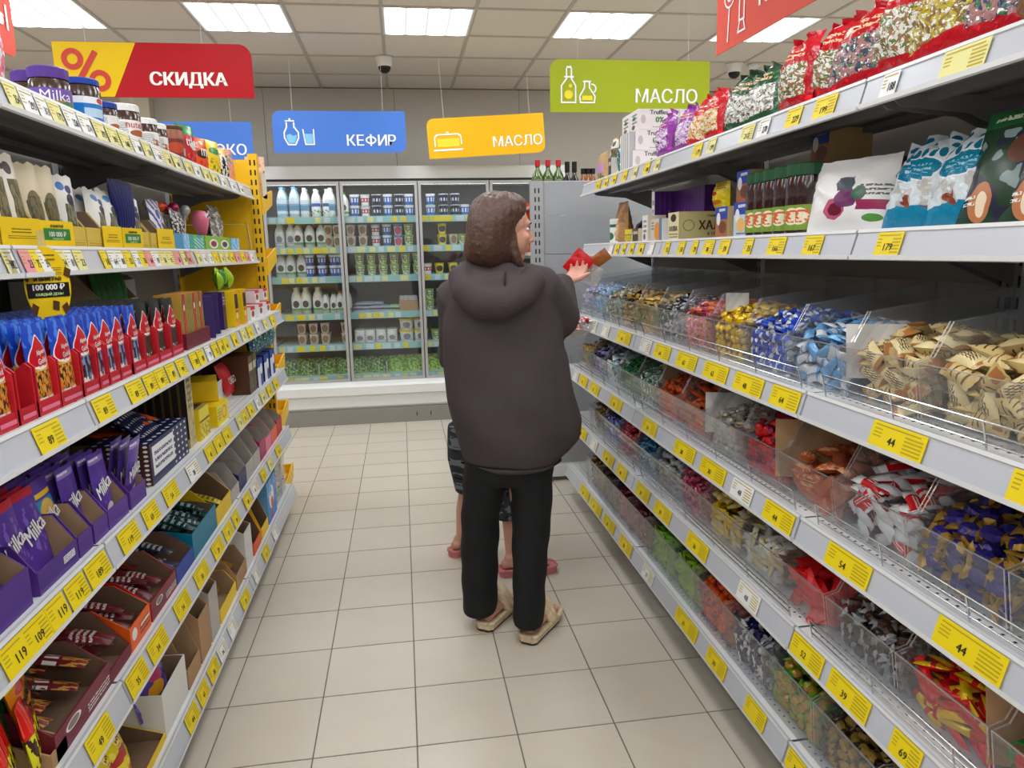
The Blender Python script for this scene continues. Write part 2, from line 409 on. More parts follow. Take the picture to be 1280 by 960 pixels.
# ---------------------------------------------------------------- hanging signs
def stroke(mb, pts, wd, m, closed=False, y=-.003):
    P = [Vector(q) for q in pts]
    if (P[0]-P[-1]).length < 1e-5: P.pop(); closed = True
    n = len(P); A = []; B = []
    for i in range(n):
        d0 = (P[i]-P[i-1]) if (i or closed) else (P[1]-P[0]); d1 = (P[(i+1) % n]-P[i]) if (i < n-1 or closed) else d0
        d0 = d0.normalized(); d1 = d1.normalized(); t = d0+d1; t = t.normalized() if t.length > .2 else d1
        q = Vector((-t.y, t.x))*wd/2/max(.45, t.dot(d1)); A.append(P[i]-q); B.append(P[i]+q)
    for i in range(n if closed else n-1):
        j = (i+1) % n; mb.poly([(A[i].x, y, A[i].y), (A[j].x, y, A[j].y), (B[j].x, y, B[j].y), (B[i].x, y, B[i].y)], m)
def arc(cx, cy, r, a0, a1, n=10, ry=None): return [(cx+r*math.cos(math.radians(a0+(a1-a0)*i/n)), cy+(ry or r)*math.sin(math.radians(a0+(a1-a0)*i/n))) for i in range(n+1)]
def rounded(w_, h_, tl=0, tr=0, br=0, bl=0):
    o = []
    for (cx, cy, r, a) in ((w_, 0, br, -90), (w_, h_, tr, 0), (0, h_, tl, 90), (0, 0, bl, 180)):
        if not r: o.append((cx, cy))
        else: o += arc(cx-r if cx else r, cy-r if cy else r, r, a, a+90, 8)
    return o
def plate(mb, out, m, t=.005, edge=None):
    n = len(out); mb.poly([(a, 0, b) for a, b in out], m); mb.poly([(a, t, b) for a, b in out][::-1], m)
    for i in range(n):
        a, b = out[i], out[(i+1) % n]; mb.poly([(a[0], 0, a[1]), (a[0], t, a[1]), (b[0], t, b[1]), (b[0], 0, b[1])], edge or m)
for nm, c in (('sign_red', (182, 10, 26)), ('sign_yellow', (238, 200, 8)), ('sign_blue', (76, 126, 216)), ('sign_amber', (244, 184, 14)), ('sign_green', (164, 178, 22)), ('sign_coral', (216, 82, 66)), ('icon_yellow', (240, 222, 60)), ('icon_blue', (130, 200, 245))): mat(nm, c, rough=.5, spec=.25)
mat('letter', (250, 250, 250), rough=.5); mat('wire', (225, 225, 225), rough=.4); mat('sign_pct', (205, 50, 30), rough=.5)
def sign(name, label, loc, rz, w_, h_, m, corners, draw, wires, roll=0.0):
    t = thing(name, label, 'sign', loc, (0, roll, rz))
    b = MB(); plate(b, rounded(w_, h_, **corners), m); bo = obj('board', b, t)
    d = MB(); d.icon = MB(); draw(d, bo); obj('lettering', d, t)
    if d.icon.f: obj('icon', d.icon, t)
    for wx in wires:
        zt = CEIL-loc[2]-wx*math.sin(-roll)*-1
        obj('hanging_wire', MB().tube([(wx, .0025, h_-.01), (wx, .0025, zt)], .0012, 'wire', 5), t)
    return t
SZ, SHH = 2.285, .295
def d_skidka(d, bo):
    b = MB(); b.poly([(0.0, -.0015, 0.002), (.29, -.0015, .002), (.425, -.0015, .283), (.0, -.0015, .283)], 'sign_yellow'); obj('yellow_panel', b, bo)
    d.text('СКИДКА', .085, .485, .05, 'letter', -.003, bold=.03, wmax=.47)
    for (cx, cz) in ((.095, .195), (.225, .085)): stroke(d.icon, arc(cx, cz, .042, 0, 360, 18), .028, 'sign_pct', y=-.004)
    stroke(d.icon, [(.095, .045), (.215, .235)], .03, 'sign_pct', y=-.0048)
pa = on_y(73, 122, 4.5)
sign('hanging_sign', 'red and yellow hanging sign with percent mark reading СКИДКА', (pa.x, 4.5, 2.31), 0, 1.03, SHH-.01, 'sign_red', dict(tr=.07), d_skidka, (.17, .77))
def d_kefir(d, bo):
    k = .008
    stroke(d.icon, [(.095, .235), (.165, .235)], k, 'letter'); stroke(d.icon, [(.13, .24), (.13, .254)], .014, 'letter')
    stroke(d.icon, [(.105, .225), (.105, .19), (.085, .15), (.085, .11), (.11, .06), (.165, .06), (.19, .11), (.19, .15), (.16, .19), (.16, .225)], .011, 'letter')
    d.icon.poly([(.1, -.002, .13), (.125, -.002, .14), (.15, -.002, .125), (.176, -.002, .135), (.176, -.002, .11), (.158, -.002, .072), (.117, -.002, .072), (.1, -.002, .11)], 'icon_blue')
    stroke(d.icon, [(.225, .175), (.24, .062), (.305, .062), (.305, .175)], .01, 'letter'); d.icon.poly([(.238, -.002, .14), (.296, -.002, .14), (.296, -.002, .07), (.246, -.002, .07)], 'icon_blue')
    d.word('КЕФИР', .083, .555, .052, 'letter', -.003, wmax=.39)
pb = on_y(343, 191, 6.05)
sign('hanging_sign', 'blue hanging sign with jug and glass reading КЕФИР', (pb.x, 6.05, pb.z), 0, 1.01, .31, 'sign_blue', dict(tl=.06, br=.06), d_kefir, (.155, .84))
def d_butter(d, bo):
    stroke(d.icon, [(.04, .062), (.275, .062)], .014, 'letter'); stroke(d.icon, arc(.085, .15, .03, 180, 90, 5)+arc(.235, .15, .03, 90, 0, 5)+[(.265, .1)], .011, 'letter'); stroke(d.icon, [(.055, .15), (.055, .09)], .011, 'letter')
    d.icon.poly([(.075, -.002, .085), (.25, -.002, .085), (.25, -.002, .15), (.075, -.002, .15)], 'icon_yellow'); stroke(d.icon, [(.16, .19), (.16, .2)], .02, 'letter')
    d.text('МАСЛО', .083, .52, .062, 'letter', -.003, bold=.016, wmax=.4)
pb = on_y(537, 199, 6.05); pc = on_y(682, 190, 6.05)
sign('hanging_sign', 'amber hanging sign with butter dish reading МАСЛО', (pb.x, 6.05, pb.z), 0, (pc-pb).length, .305, 'sign_amber', dict(tl=.06, br=.06), d_butter, (.14, .83), roll=-math.atan2(pc.z-pb.z, pc.x-pb.x))
def d_oil(d, bo):
    stroke(d.icon, [(.1, .255), (.13, .255)], .012, 'letter', y=-.0036)
    stroke(d.icon, [(.1, .25), (.1, .19), (.068, .15), (.068, .055), (.155, .055), (.155, .15), (.13, .19), (.13, .25)], .009, 'letter'); stroke(d.icon, [(.085, .2), (.145, .2)], .01, 'letter', y=-.0036)
    d.icon.poly([(q[0], -.002, q[1]) for q in arc(.112, .1, .026, 0, 360, 14)[:-1]], 'icon_yellow'); d.icon.poly([(q[0], -.002, q[1]) for q in arc(.124, .15, .011, 0, 360, 10)[:-1]], 'icon_yellow')
    stroke(d.icon, [(.21, .17), (.21, .14), (.18, .09), (.185, .055), (.27, .055), (.275, .09), (.24, .14), (.24, .17)], .009, 'letter'); stroke(d.icon, [(.2, .175), (.25, .175)], .01, 'letter'); stroke(d.icon, arc(.255, .135, .025, 100, -60, 8), .008, 'letter')
    d.icon.poly([(.197, -.002, .095), (.258, -.002, .095), (.26, -.002, .068), (.194, -.002, .068)], 'icon_yellow')
    d.text('МАСЛО', .083, .53, .055, 'letter', -.003, bold=.016, wmax=.39)
pb = on_y(688, 140, 4.5)
sign('hanging_sign', 'olive green hanging sign with oil bottles reading МАСЛО', (pb.x, 4.5, pb.z), 0, 1.0, .3, 'sign_green', dict(tl=.06, br=.06), d_oil, (.17, .86))
def d_sweets(d, bo):
    stroke(d.icon, arc(.12, .22, .045, 0, 360, 16, ry=.05), .008, 'letter'); stroke(d.icon, arc(.12, .22, .02, 0, 360, 12, ry=.025), .007, 'letter'); stroke(d.icon, [(.12, .17), (.11, .03)], .009, 'letter')
    stroke(d.icon, [(.21, .09), (.25, .09), (.25, .22), (.21, .22)], .009, 'letter', closed=True); stroke(d.icon, [(.215, .22), (.2, .265), (.26, .265), (.245, .22)], .008, 'letter'); stroke(d.icon, [(.215, .09), (.2, .045), (.26, .045), (.245, .09)], .008, 'letter')
    d.word('КОНФЕТЫ', .09, .37, .1, 'letter', -.003, wmax=.58)
pb = on_z(895, 70, SZ)
sign('hanging_sign', 'coral hanging sign with lollipop and sweet over the candy bin run', (pb.x, pb.y, SZ), -PI/2+.05, 1.0, .3, 'sign_coral', dict(tl=.05, br=.05), d_sweets, (.15, .85))
pb = on_z(22, 74, SZ)
def d_left(d, bo):
    d.word('КОНФЕТЫ', .1, .95, .1, 'letter', -.003, align='r', wmax=.6)
sign('hanging_sign', 'coral hanging sign over the chocolate shelves, its last letter Ы', (pb.x, pb.y-1.0, SZ), PI/2, 1.0, .3, 'sign_coral', dict(tl=.05, br=.05), d_left, (.15, .85))
pb = on_y(318, 203, 6.1)
def d_milk(d, bo):
    d.text('МОЛОКО', .083, .95, .055, 'letter', -.003, align='r', bold=.016, wmax=.5)
sign('hanging_sign', 'dark blue hanging sign half hidden behind the spread jars', (pb.x-1.0, 6.1, pb.z), 0, 1.0, .3, 'sign_blue', dict(tl=.06), d_milk, (.15, .85))

# ================================================================ refrigerated wall cabinet
mat('alu', (188, 190, 192), rough=.35, metal=.5); mat('fridge_white', (232, 233, 232), rough=.35); mat('fridge_in', (84, 86, 90), rough=.5)
mat('kick', (150, 148, 142), rough=.45, metal=.3); mat('rail_teal', (150, 205, 205), rough=.35); mat('rail_light', (206, 224, 226), rough=.35); mat('fridge_shelf', (205, 210, 212), rough=.35)
mat('tag_yellow', (240, 214, 10), rough=.5); mat('tag_white', (240, 240, 240), rough=.5); mat('tag_pink', (235, 150, 160), rough=.5); mat('tag_pale', (232, 226, 150), rough=.5); mat('ink', (20, 20, 20), rough=.6); mat('ink_grey', (188, 164, 16), rough=.6)
clear_mat('fridge_glass', (.93, .95, .96), gloss=.04, haze=.012, rough=.02)
FX = [-1.71, -1.09, -.47, .165, .765, 1.38]; FY = 6.30; FZ = [1.745, 1.497, 1.252, .94, .672, .40]
fr = thing('dairy_fridge', 'long white glass-door dairy fridge along the back wall', 'fridge', ((FX[0]+FX[-1])/2, FY, 0))
fr.location = (0, 0, 0)
b = MB(); x0, x1 = FX[0]-.04, FX[-1]+.04
b.box(x0, x1, 7.0, 7.28, .0, 2.14, 'fridge_in'); obj('back', b, fr)
obj('canopy', MB().box(x0, x1, FY-.02, 7.0, 2.04, 2.14, 'fridge_white'), fr)
obj('canopy_strip', MB().box(x0, x1, FY-.012, FY, 2.02, 2.04, 'black'), fr)
for x in (x0, x1-.04): obj('side_panel', MB().box(x, x+.04, FY, 7.0, .13, 2.02, 'fridge_white'), fr)
b = MB(); b.prism([(7.0, .13), (FY-.06, .13), (FY-.075, .15), (FY-.08, .245), (FY-.1, .255), (FY-.1, .325), (FY-.085, .345), (FY-.01, .36), (7.0, .36)], x0, x1, 'fridge_white'); obj('base_panel', b, fr)
obj('kick_plate', MB().box(x0, x1, FY-.1, 6.9, .0, .128, 'kick'), fr)
gx = on_y(530, 515, 6.2).x
for k in (-.06, .06): obj('kick_slot', MB().box(gx+k-.004, gx+k+.004, FY-.102, FY-.1, .05, .085, 'black'), fr)
mat('led', (255, 255, 255), emit=9.0)
obj('light_strip', MB().box(x0+.05, x1-.05, FY+.05, FY+.075, 2.0, 2.018, 'led'), fr)
shelf_me = {}
for i in range(5):
    a, c = FX[i], FX[i+1]
    d = MB(); f_ = .022
    d.box(a+.004, a+.004+f_, FY-.02, FY+.012, .36, 2.02, 'alu'); d.box(c-.004-f_, c-.004, FY-.02, FY+.012, .36, 2.02, 'alu')
    d.box(a+.004+f_, c-.004-f_, FY-.02, FY+.012, .36, .385, 'alu'); d.box(a+.004+f_, c-.004-f_, FY-.02, FY+.012, 1.995, 2.02, 'alu')
    do = obj('door', d, fr); obj('glass', MB().box(a+.026, c-.026, FY-.006, FY-.001, .385, 1.995, 'fridge_glass'), do)
    obj('mullion', MB().box(a-.012, a+.012, FY+.02, FY+.05, .36, 2.02, 'fridge_in'), fr)
    for z in FZ:
        s = MB(); s.box(a+.02, c-.02, FY+.1, 6.97, z-.016, z, 'fridge_shelf'); so = obj('shelf', s, fr)
        obj('price_rail', MB().box(a+.015, c-.015, FY+.08, FY+.1, z-.055, z+.002, 'rail_teal'), so)
        rng = random.Random(i*31+int(z*100)); xx = a+.03
        while xx < c-.1:
            wd = rng.choice((.045, .05, .07)); mm = rng.choice(('tag_yellow', 'tag_yellow', 'rail_light', 'rail_light', 'tag_pale'))
            if rng.random() < .85: obj('price_tag', MB().box(xx, xx+wd, FY+.077, FY+.08, z-.05, z-.006, mm), so)
            xx += wd+rng.uniform(.004, .04)

# ================================================================ shop shelving
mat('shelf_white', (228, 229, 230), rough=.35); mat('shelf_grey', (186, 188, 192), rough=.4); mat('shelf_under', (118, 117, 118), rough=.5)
mat('rail_grey', (196, 199, 208), rough=.3); mat('gond_back', (150, 146, 140), rough=.6); mat('post', (165, 166, 168), rough=.4); mat('slot', (25, 25, 27), rough=.8)
mat('gond_yellow', (240, 190, 4), rough=.4); mat('rubber', (30, 30, 32), rough=.6); mat('chrome', (205, 208, 212), rough=.18, metal=.9); mat('end_grey', (160, 163, 168), rough=.45)
def slotted_post(mb, x, y, z0, z1, m, w_=.05, d=.03, face=True):
    mb.box(x-w_/2, x+w_/2, y, y+d, z0, z1, m)
    z = z0+.06
    while z < z1-.03:
        for k in (-.011, .011): mb.poly([(x+k-.004, y-.0008, z), (x+k+.004, y-.0008, z), (x+k+.004, y-.0008, z+.028), (x+k-.004, y-.0008, z+.028)], 'slot')
        z += .05
def shelf_mesh(ln, dep, base=False):
    """local frame: x along, front edge y=0, top z=0"""
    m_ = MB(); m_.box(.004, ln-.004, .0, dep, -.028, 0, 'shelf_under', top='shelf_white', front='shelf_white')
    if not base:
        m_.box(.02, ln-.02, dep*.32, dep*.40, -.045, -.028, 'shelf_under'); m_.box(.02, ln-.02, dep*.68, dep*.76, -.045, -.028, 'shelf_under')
    # perforation near the front edge
    x = .03
    while x < ln-.03:
        m_.poly([(x-.003, .03, .0006), (x+.003, .03, .0006), (x+.003, .036, .0006), (x-.003, .036, .0006)], 'slot')
        m_.poly([(x+.009, .05, .0006), (x+.015, .05, .0006), (x+.015, .056, .0006), (x+.009, .056, .0006)], 'slot'); x += .025
    return m_.mesh('shelf')
RAIL_T, RAIL_B = (-.004, .004), (-.022, -.058)      # (y, z) of the slanted price rail's top and bottom edges
def rail_mesh(ln):
    m_ = MB(); a, b_ = RAIL_T, RAIL_B
    m_.prism([(a[0], a[1]), (b_[0], b_[1]), (b_[0]+.004, b_[1]-.004), (.0, -.05), (.0, a[1])], .004, ln-.004, 'rail_grey')
    m_.prism([(a[0]-.003, a[1]+.001), (a[0]-.005, a[1]-.006), (a[0]-.002, a[1]-.008)], .004, ln-.004, 'shelf_white'); m_.prism([(b_[0]-.004, b_[1]+.008), (b_[0]-.004, b_[1]-.002), (b_[0]+.002, b_[1]-.004)], .004, ln-.004, 'shelf_white')
    return m_.mesh('price_rail')
def bracket_mesh(dep):
    return MB().prism([(.03, -.03), (.06, -.055), (dep*.6, -.07), (dep, -.13), (dep, -.03)][::1], -.0015, .0015, 'shelf_under').mesh('bracket')
TAGS = {}
def tag_mesh(wd, txt, m, big):
    key = (round(wd, 2), txt, m, big)
    if key in TAGS: return TAGS[key]
    wd = max(.02, round(wd, 2)); t = MB(); hh = .05
    t.box(0, wd, -.0012, 0, 0, hh, m)
    y = -.0016
    if m != 'tag_white' or txt: t.text(txt, .017 if wd < .08 else .015, wd*.50 if wd < .08 else wd*.36, .011, 'ink', y, align='l', bold=.012, wmax=wd*.42) if txt else None
    for k in range(3): t.poly([(wd*.06, y, .02+k*.007), (wd*(.30 if wd < .08 else .22), y, .02+k*.007), (wd*(.30 if wd < .08 else .22), y, .0225+k*.007), (wd*.06, y, .0225+k*.007)], 'ink_grey')
    t.poly([(wd*.06, y, .042), (wd*.9, y, .042), (wd*.9, y, .0445), (wd*.06, y, .0445)], 'ink_grey')
    if wd >= .08:
        for k in range(5): t.poly([(wd*.64, y, .006+k*.007), (wd*.96, y, .006+k*.007), (wd*.96, y, .009+k*.007), (wd*.64, y, .009+k*.007)], 'ink_grey')
    TAGS[key] = t.mesh('price_tag'); return TAGS[key]
def rail_tag(so, sd, ln, u0, u1, txt='', m='tag_yellow'):
    """tag on a shelf's rail between u0 and u1 along it"""
    ang = math.atan2(RAIL_T[0]-RAIL_B[0], RAIL_T[1]-RAIL_B[1])
    obj('price_tag', tag_mesh(u1-u0, txt, m, 0), so, loc=(u0, RAIL_B[0]-.0015, RAIL_B[1]+.006), rot=(-ang, 0, 0))

class Run:
    """a row of shelving units standing back against back panels; Y joints, faces 'L' or 'R'"""
    def __init__(s, side, joints, levels, back, label):
        s.side = side; s.levels = levels; s.sh = {}; s.joints = joints
        sg = 1 if side == 'L' else -1
        for a, c in zip(joints[:-1], joints[1:]):
            ln = c-a; root = thing('shelving_unit', label[joints.index(a)], 'shelving', (back, a if side == 'L' else c, 0), FACE[side], None)
            # local: x along the aisle, y from the front inwards, here measured from the back panel (negative is towards the aisle)
            obj('back_panel', MB().box(0.01, ln-.01, -.02, 0, .1, 1.83, 'gond_back'), root)
            for xx in (.016, ln-.016):
                p = MB(); slotted_post(p, xx, -.04, 0.06, 1.83, 'post', .03); obj('upright', p, root)
            for z in (.56, .98, 1.4): obj('panel_seam', MB().box(.01, ln-.01, -.0225, -.02, z, z+.004, 'slot'), root)
            for k, (X, z) in enumerate(levels):
                dep = abs(back-X)-.05; fo = -(dep+.05)
                so = obj('shelf', shelf_mesh(ln, dep, k == 0), root, loc=(0, fo, z)); s.sh[(round(a, 2), k)] = (so, ln)
                obj('rail', rail_mesh(ln), so)
                if k:
                    for xx in (.02, ln-.02): obj('bracket', bracket_mesh(dep), so, loc=(xx, 0, 0))
            dep = abs(back-levels[0][0])
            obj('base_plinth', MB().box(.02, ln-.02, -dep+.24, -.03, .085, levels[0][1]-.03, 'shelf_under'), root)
            for xx in (.12, ln-.12):
                ft = obj('foot', MB().lathe([(.0, 0), (.032, 0), (.034, .012), (.02, .03), (.014, .05), (.014, .14)], 12, 'rubber').mesh('foot', smooth=True), root, loc=(xx, -dep+.13, .0))
                obj('foot', ft.data, root, loc=(xx, -.1, 0))
    def tag(s, k, Y0, Y1, txt='', m='tag_yellow'):
        for (a, kk), (so, ln) in s.sh.items():
            if kk == k and a <= (Y0+Y1)/2 < a+ln:
                lo, hi = min(Y0, Y1), max(Y0, Y1)
                u0 = lo-a if s.side == 'L' else a+ln-hi
                u0 = max(.008, min(u0, ln-.012-(hi-lo))); rail_tag(so, s.side, ln, u0, u0+(hi-lo), txt, m); return
    def tags_px(s, k, spans):
        X, z = s.levels[k]; zz = z-.025; XX = X+(.012 if s.side == 'L' else -.012)
        for sp in spans:
            a, c = sp[0], sp[1]; txt = sp[2] if len(sp) > 2 else ''; m = sp[3] if len(sp) > 3 else 'tag_yellow'
            Ya, Yb = y_at(a, XX, zz), y_at(c, XX, zz); s.tag(k, Ya, Yb, txt, m)
LLEV = [(-.67, .165), (-.67, .50), (-.67, .825), (-.67, 1.142), (-.77, 1.458), (-.77, 1.785)]
RLEV = [(.918, .195), (.918, .507), (.918, .79), (.918, 1.093), (1.02, 1.455), (1.02, 1.775)]
LRUN = Run('L', [.35, 1.60, 2.855, 4.10], LLEV, -1.20, ['grey shelving unit whose base is out of view beside the chocolate bars', 'grey shelving unit stacked with chocolate bars and display cartons', 'grey shelving unit stacked with sweets standing against the yellow end panel'])
RRUN = Run('R', [.28, 1.53, 2.78, 4.03], RLEV, 1.45, ['grey shelving unit with tan, red and purple sweets in clear bins', 'grey shelving unit with blue, yellow and orange sweets in clear bins', 'grey shelving unit of sweet bins next to the tall grey back panels'])
P119 = [(0, 28, '119'), (28, 56, '109'), (57, 80, '119'), (82, 105, '119'), (107, 131, '189')]
LRUN.tags_px(2, P119+[(148, 170, '119'), (178, 194, '69'), (204, 220, '54'), (233, 246, '28', 'tag_white'), (256, 266, '45'), (267, 277, '42'), (278, 287, '45'), (292, 299, '33', 'tag_pale'), (301, 307, '35'), (309, 315, '39'), (318, 323, '22', 'tag_white'), (325, 331, '29', 'tag_pale'), (333, 338, '31'), (341, 346, '30')])
LRUN.tags_px(3, [(42, 75, '89'), (116, 139, '89'), (158, 177, '89'), (179, 192, '89'), (193, 205, '89'), (207, 216, '89'), (220, 230, '99'), (237, 245, '109'), (246, 253, '89'), (256, 262, '79', 'tag_white'), (264, 270, '75'), (272, 277, '69'), (281, 287, '64'), (289, 295, '60'), (300, 306, '55', 'tag_pale'), (308, 314, '52'), (318, 323, '49', 'tag_white'), (328, 333, '41', 'tag_pale'), (337, 342, '38')])
LRUN.tags_px(1, [(108, 136, '49'), (152, 173, '35'), (185, 204, '34'), (218, 234, '34'), (243, 257, '30'), (265, 276, '29'), (279, 288, '37'), (290, 297, '39'), (303, 310, '28'), (313, 320, '45', 'tag_white'), (325, 330, '25'), (334, 339, '21', 'tag_pale'), (344, 349, '22')])
LRUN.tags_px(0, [(232, 244, '44'), (247, 257, '41'), (260, 270, '38'), (272, 280, '36', 'tag_white'), (285, 292, '', 'tag_white'), (301, 309, '29'), (316, 321, '', 'tag_white'), (328, 334, '27'), (340, 345, '', 'tag_white')])
rng = random.Random(3)
xx = 2
while xx < 312:                      # the two upper rails carry tags edge to edge
    st = rng.uniform(9, 14)*(1-.0016*xx)
    if not 100 < xx < 116: LRUN.tags_px(4, [(xx, xx+st, str(rng.randint(15, 99)), rng.choice(('tag_pale', 'tag_pale', 'tag_yellow', 'tag_white', 'tag_pink')))])
    xx += st+.8
xx = 4
while xx < 300:
    st = rng.uniform(14, 20)*(1-.002*xx)
    LRUN.tags_px(5, [(xx, xx+st, str(rng.randint(120, 399)), rng.choice(('tag_pale', 'tag_pale', 'tag_white', 'tag_white', 'tag_pale')))]); xx += st+rng.uniform(.6, 4)
RRUN.tags_px(3, [(740, 747, '', 'tag_white'), (754, 762, '', 'tag_white'), (773, 789, '64'), (802, 815, '', 'tag_white'), (820, 839, '64'), (848, 871, '62'), (882, 911, '62'), (920, 954, '48'), (969, 1005, '64'), (1092, 1160, '44'), (1266, 1330, '44')])
RRUN.tags_px(2, [(718, 724, '', 'tag_white'), (726, 735, '55'), (739, 750, '55'), (764, 778, '38'), (805, 822, '54'), (845, 870, '38'), (878, 907, '30'), (917, 941, '48', 'tag_white'), (961, 998, '44'), (1036, 1090, '54'), (1173, 1260, '44')])
RRUN.tags_px(1, [(724, 734, '49'), (740, 747, '', 'tag_white'), (755, 768, '44'), (773, 784, '44'), (797, 812, '39'), (820, 839, '39'), (861, 885, '36'), (925, 950, '48', 'tag_white'), (976, 1012, '52'), (1039, 1090, '39'), (1117, 1155, '69')])
RRUN.tags_px(0, [(727, 737, '36'), (739, 752, '33'), (756, 769, '29'), (777, 791, '28'), (805, 818, '27', 'tag_white'), (847, 873, '31'), (886, 909, '30'), (934, 958, ''), (986, 1014, '34')])
RRUN.tags_px(4, [(762, 767, '', 'tag_white'), (770, 775, '45'), (779, 783, '64'), (788, 793, '84'), (799, 806, '88'), (812, 818, '', 'tag_white'), (832, 838, '35'), (849, 857, '58'), (866, 873, '29'), (881, 893, '38'), (901, 914, '39'), (932, 942, '35'), (962, 984, '166'), (1007, 1030, '167'), (1098, 1130, '179')])
RRUN.tags_px(5, [(746, 752, '79'), (756, 761, '85'), (766, 771, '99'), (779, 785, '99'), (792, 798, '116', 'tag_pale'), (806, 813, '108'), (822, 829, '110', 'tag_pale'), (868, 878, '179'), (886, 896, '199', 'tag_pale'), (928, 944, '212', 'tag_pale'), (950, 964, '270', 'tag_white'), (985, 1004, '229'), (1020, 1046, '199'), (1105, 1125, '188', 'tag_white'), (1180, 1240, '', 'tag_pale')])

# wire guards on the candy shelves, one per unit and level
def guard(ln):
    m_ = MB(); a, c = .05, ln-.05
    for z, y in ((.05, -.002), (.03, .004), (.012, .008)): m_.tube([(a, y, z), (c, y, z)], .0018, 'chrome', 6)
    for i in range(6):
        xx = a+(c-a)*i/5; m_.tube([(xx, -.002, .05), (xx, .008, .012), (xx, .01, -.0)], .0018, 'chrome', 6)
    return m_.mesh('wire_guard')
for (a, k), (so, ln) in RRUN.sh.items():
    if k in (1, 2, 3): obj('wire_guard', guard(ln), so)

# yellow end unit closing the left run: panel, slotted post, shelves facing the fridge
en = thing('end_display', 'yellow end-of-aisle display rack with slotted posts and angled shelf arms', 'shelving', (-1.20, 4.115, 0))
W_ = .455
for z0, z1 in ((.09, .52), (.522, .87), (.872, 1.22), (1.222, 1.60), (1.602, 1.93)): obj('back_panel', MB().box(.0, W_-.02, .0, .016, z0, z1, 'gond_yellow'), en)
for xx in (W_, -.30):
    p = MB(); slotted_post(p, xx, -.004, .04, 1.96, 'gond_yellow', .045, .04); obj('upright', p, en)
ELEV = [.12, .52, .80, 1.10, 1.42, 1.74]
ex = .48
for k, z in enumerate(ELEV):
    s = MB(); s.box(-.30, W_, .045, .045+.30, z-.02, z, 'gond_yellow'); so = obj('shelf', s, en)
    obj('shelf_arm', MB().prism([(.04, z-.09), (.345, z-.02), (.37, z+.06), (.345, z+.06), (.04, z)], W_+.022, W_+.03, 'gond_yellow'), so)
    obj('front_lip', MB().box(-.30, W_+.022, .345, .352, z-.02, z+.055, 'gond_yellow'), so)
for xx in (-.28, .42): obj('foot', MB().lathe([(0, 0), (.03, 0), (.03, .012), (.012, .03), (.012, .1)], 12, 'shelf_grey').mesh('foot', smooth=True), en, loc=(xx, .28, 0)); obj('foot', MB().lathe([(0, 0), (.03, 0), (.03, .012), (.012, .03), (.012, .1)], 12, 'rubber').mesh('foot', smooth=True), en, loc=(xx, .03, 0))

# grey run beyond the candy bins, its back panels towards the aisle
PY = 4.33
gb = thing('shelving_unit', 'bare grey back panels of a shelving unit topped with oil bottles', 'shelving', (.765, PY, 0))
p = MB(); slotted_post(p, .04, -.012, .05, 1.83, 'post', .075, .04); obj('upright', p, gb)
zz = [.11, .40, .72, 1.02, 1.185, 1.405, 1.63, 1.822]
for z0, z1 in zip(zz[:-1], zz[1:]): obj('back_panel', MB().box(.08, 1.9, .0, .016, z0+.003, z1, 'end_grey'), gb)
obj('base_plinth', MB().box(.0, 1.9, -.02, .45, .03, .10, 'shelf_white'), gb)
obj('top_shelf', MB().box(.0, 1.9, .03, .42, 1.675, 1.69, 'shelf_grey'), gb)
obj('top_cap', MB().box(.08, 1.9, -.002, .018, 1.822, 1.83, 'shelf_grey'), gb)
for z in (.5, .85, 1.15, 1.42): 
    so = obj('shelf', MB().box(.02, 1.9, .03, .45, z-.02, z, 'shelf_white'), gb); obj('price_rail', MB().box(.02, 1.9, .45, .462, z-.04, z, 'rail_grey'), so)

# ================================================================ packs and their prints
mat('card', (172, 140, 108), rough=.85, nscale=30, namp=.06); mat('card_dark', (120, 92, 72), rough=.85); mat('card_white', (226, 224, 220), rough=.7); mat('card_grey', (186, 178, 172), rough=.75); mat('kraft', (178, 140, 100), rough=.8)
C = dict(red=(196, 30, 44), maroon=(112, 26, 46), orange=(232, 92, 24), blue=(28, 62, 158), navy=(20, 28, 92), teal=(10, 122, 152), yellow=(238, 200, 20), purple=(86, 52, 140), violet=(58, 36, 100), green=(44, 128, 52),
         lime=(150, 190, 40), pink=(230, 120, 150), magenta=(170, 30, 90), white=(238, 238, 236), beige=(214, 196, 164), brown=(88, 54, 34), black=(22, 20, 22), gold=(190, 150, 62), tan=(200, 172, 118), sky=(110, 170, 220), silver=(190, 192, 196), grey=(150, 148, 148), olive=(120, 116, 50), coral=(230, 96, 70), cream=(232, 222, 196))
for n_, c_ in C.items():
    mat('p_'+n_, c_, rough=.42, var=.06, spec=.3); mat('f_'+n_, c_, rough=.24, metal=.25, var=.14, bump=.35, bscale=70)
def box_kit(name, cat, w_, d, h_, m, front=None, top=None, side=None, text=None, flap=False):
    b_ = MB(); b_.box(-w_/2, w_/2, 0, d, 0, h_, m, front=front, top=top, side=side)
    for t in (text or []): b_.text(t[0], t[1], t[2]*w_-w_/2, t[3]*h_, t[4], -.0007, align=t[5] if len(t) > 5 else 'c', bold=.02, wmax=w_*.92, rot=t[6] if len(t) > 6 else 0)
    return Kit(name, cat, ('pack', b_.mesh(name)))
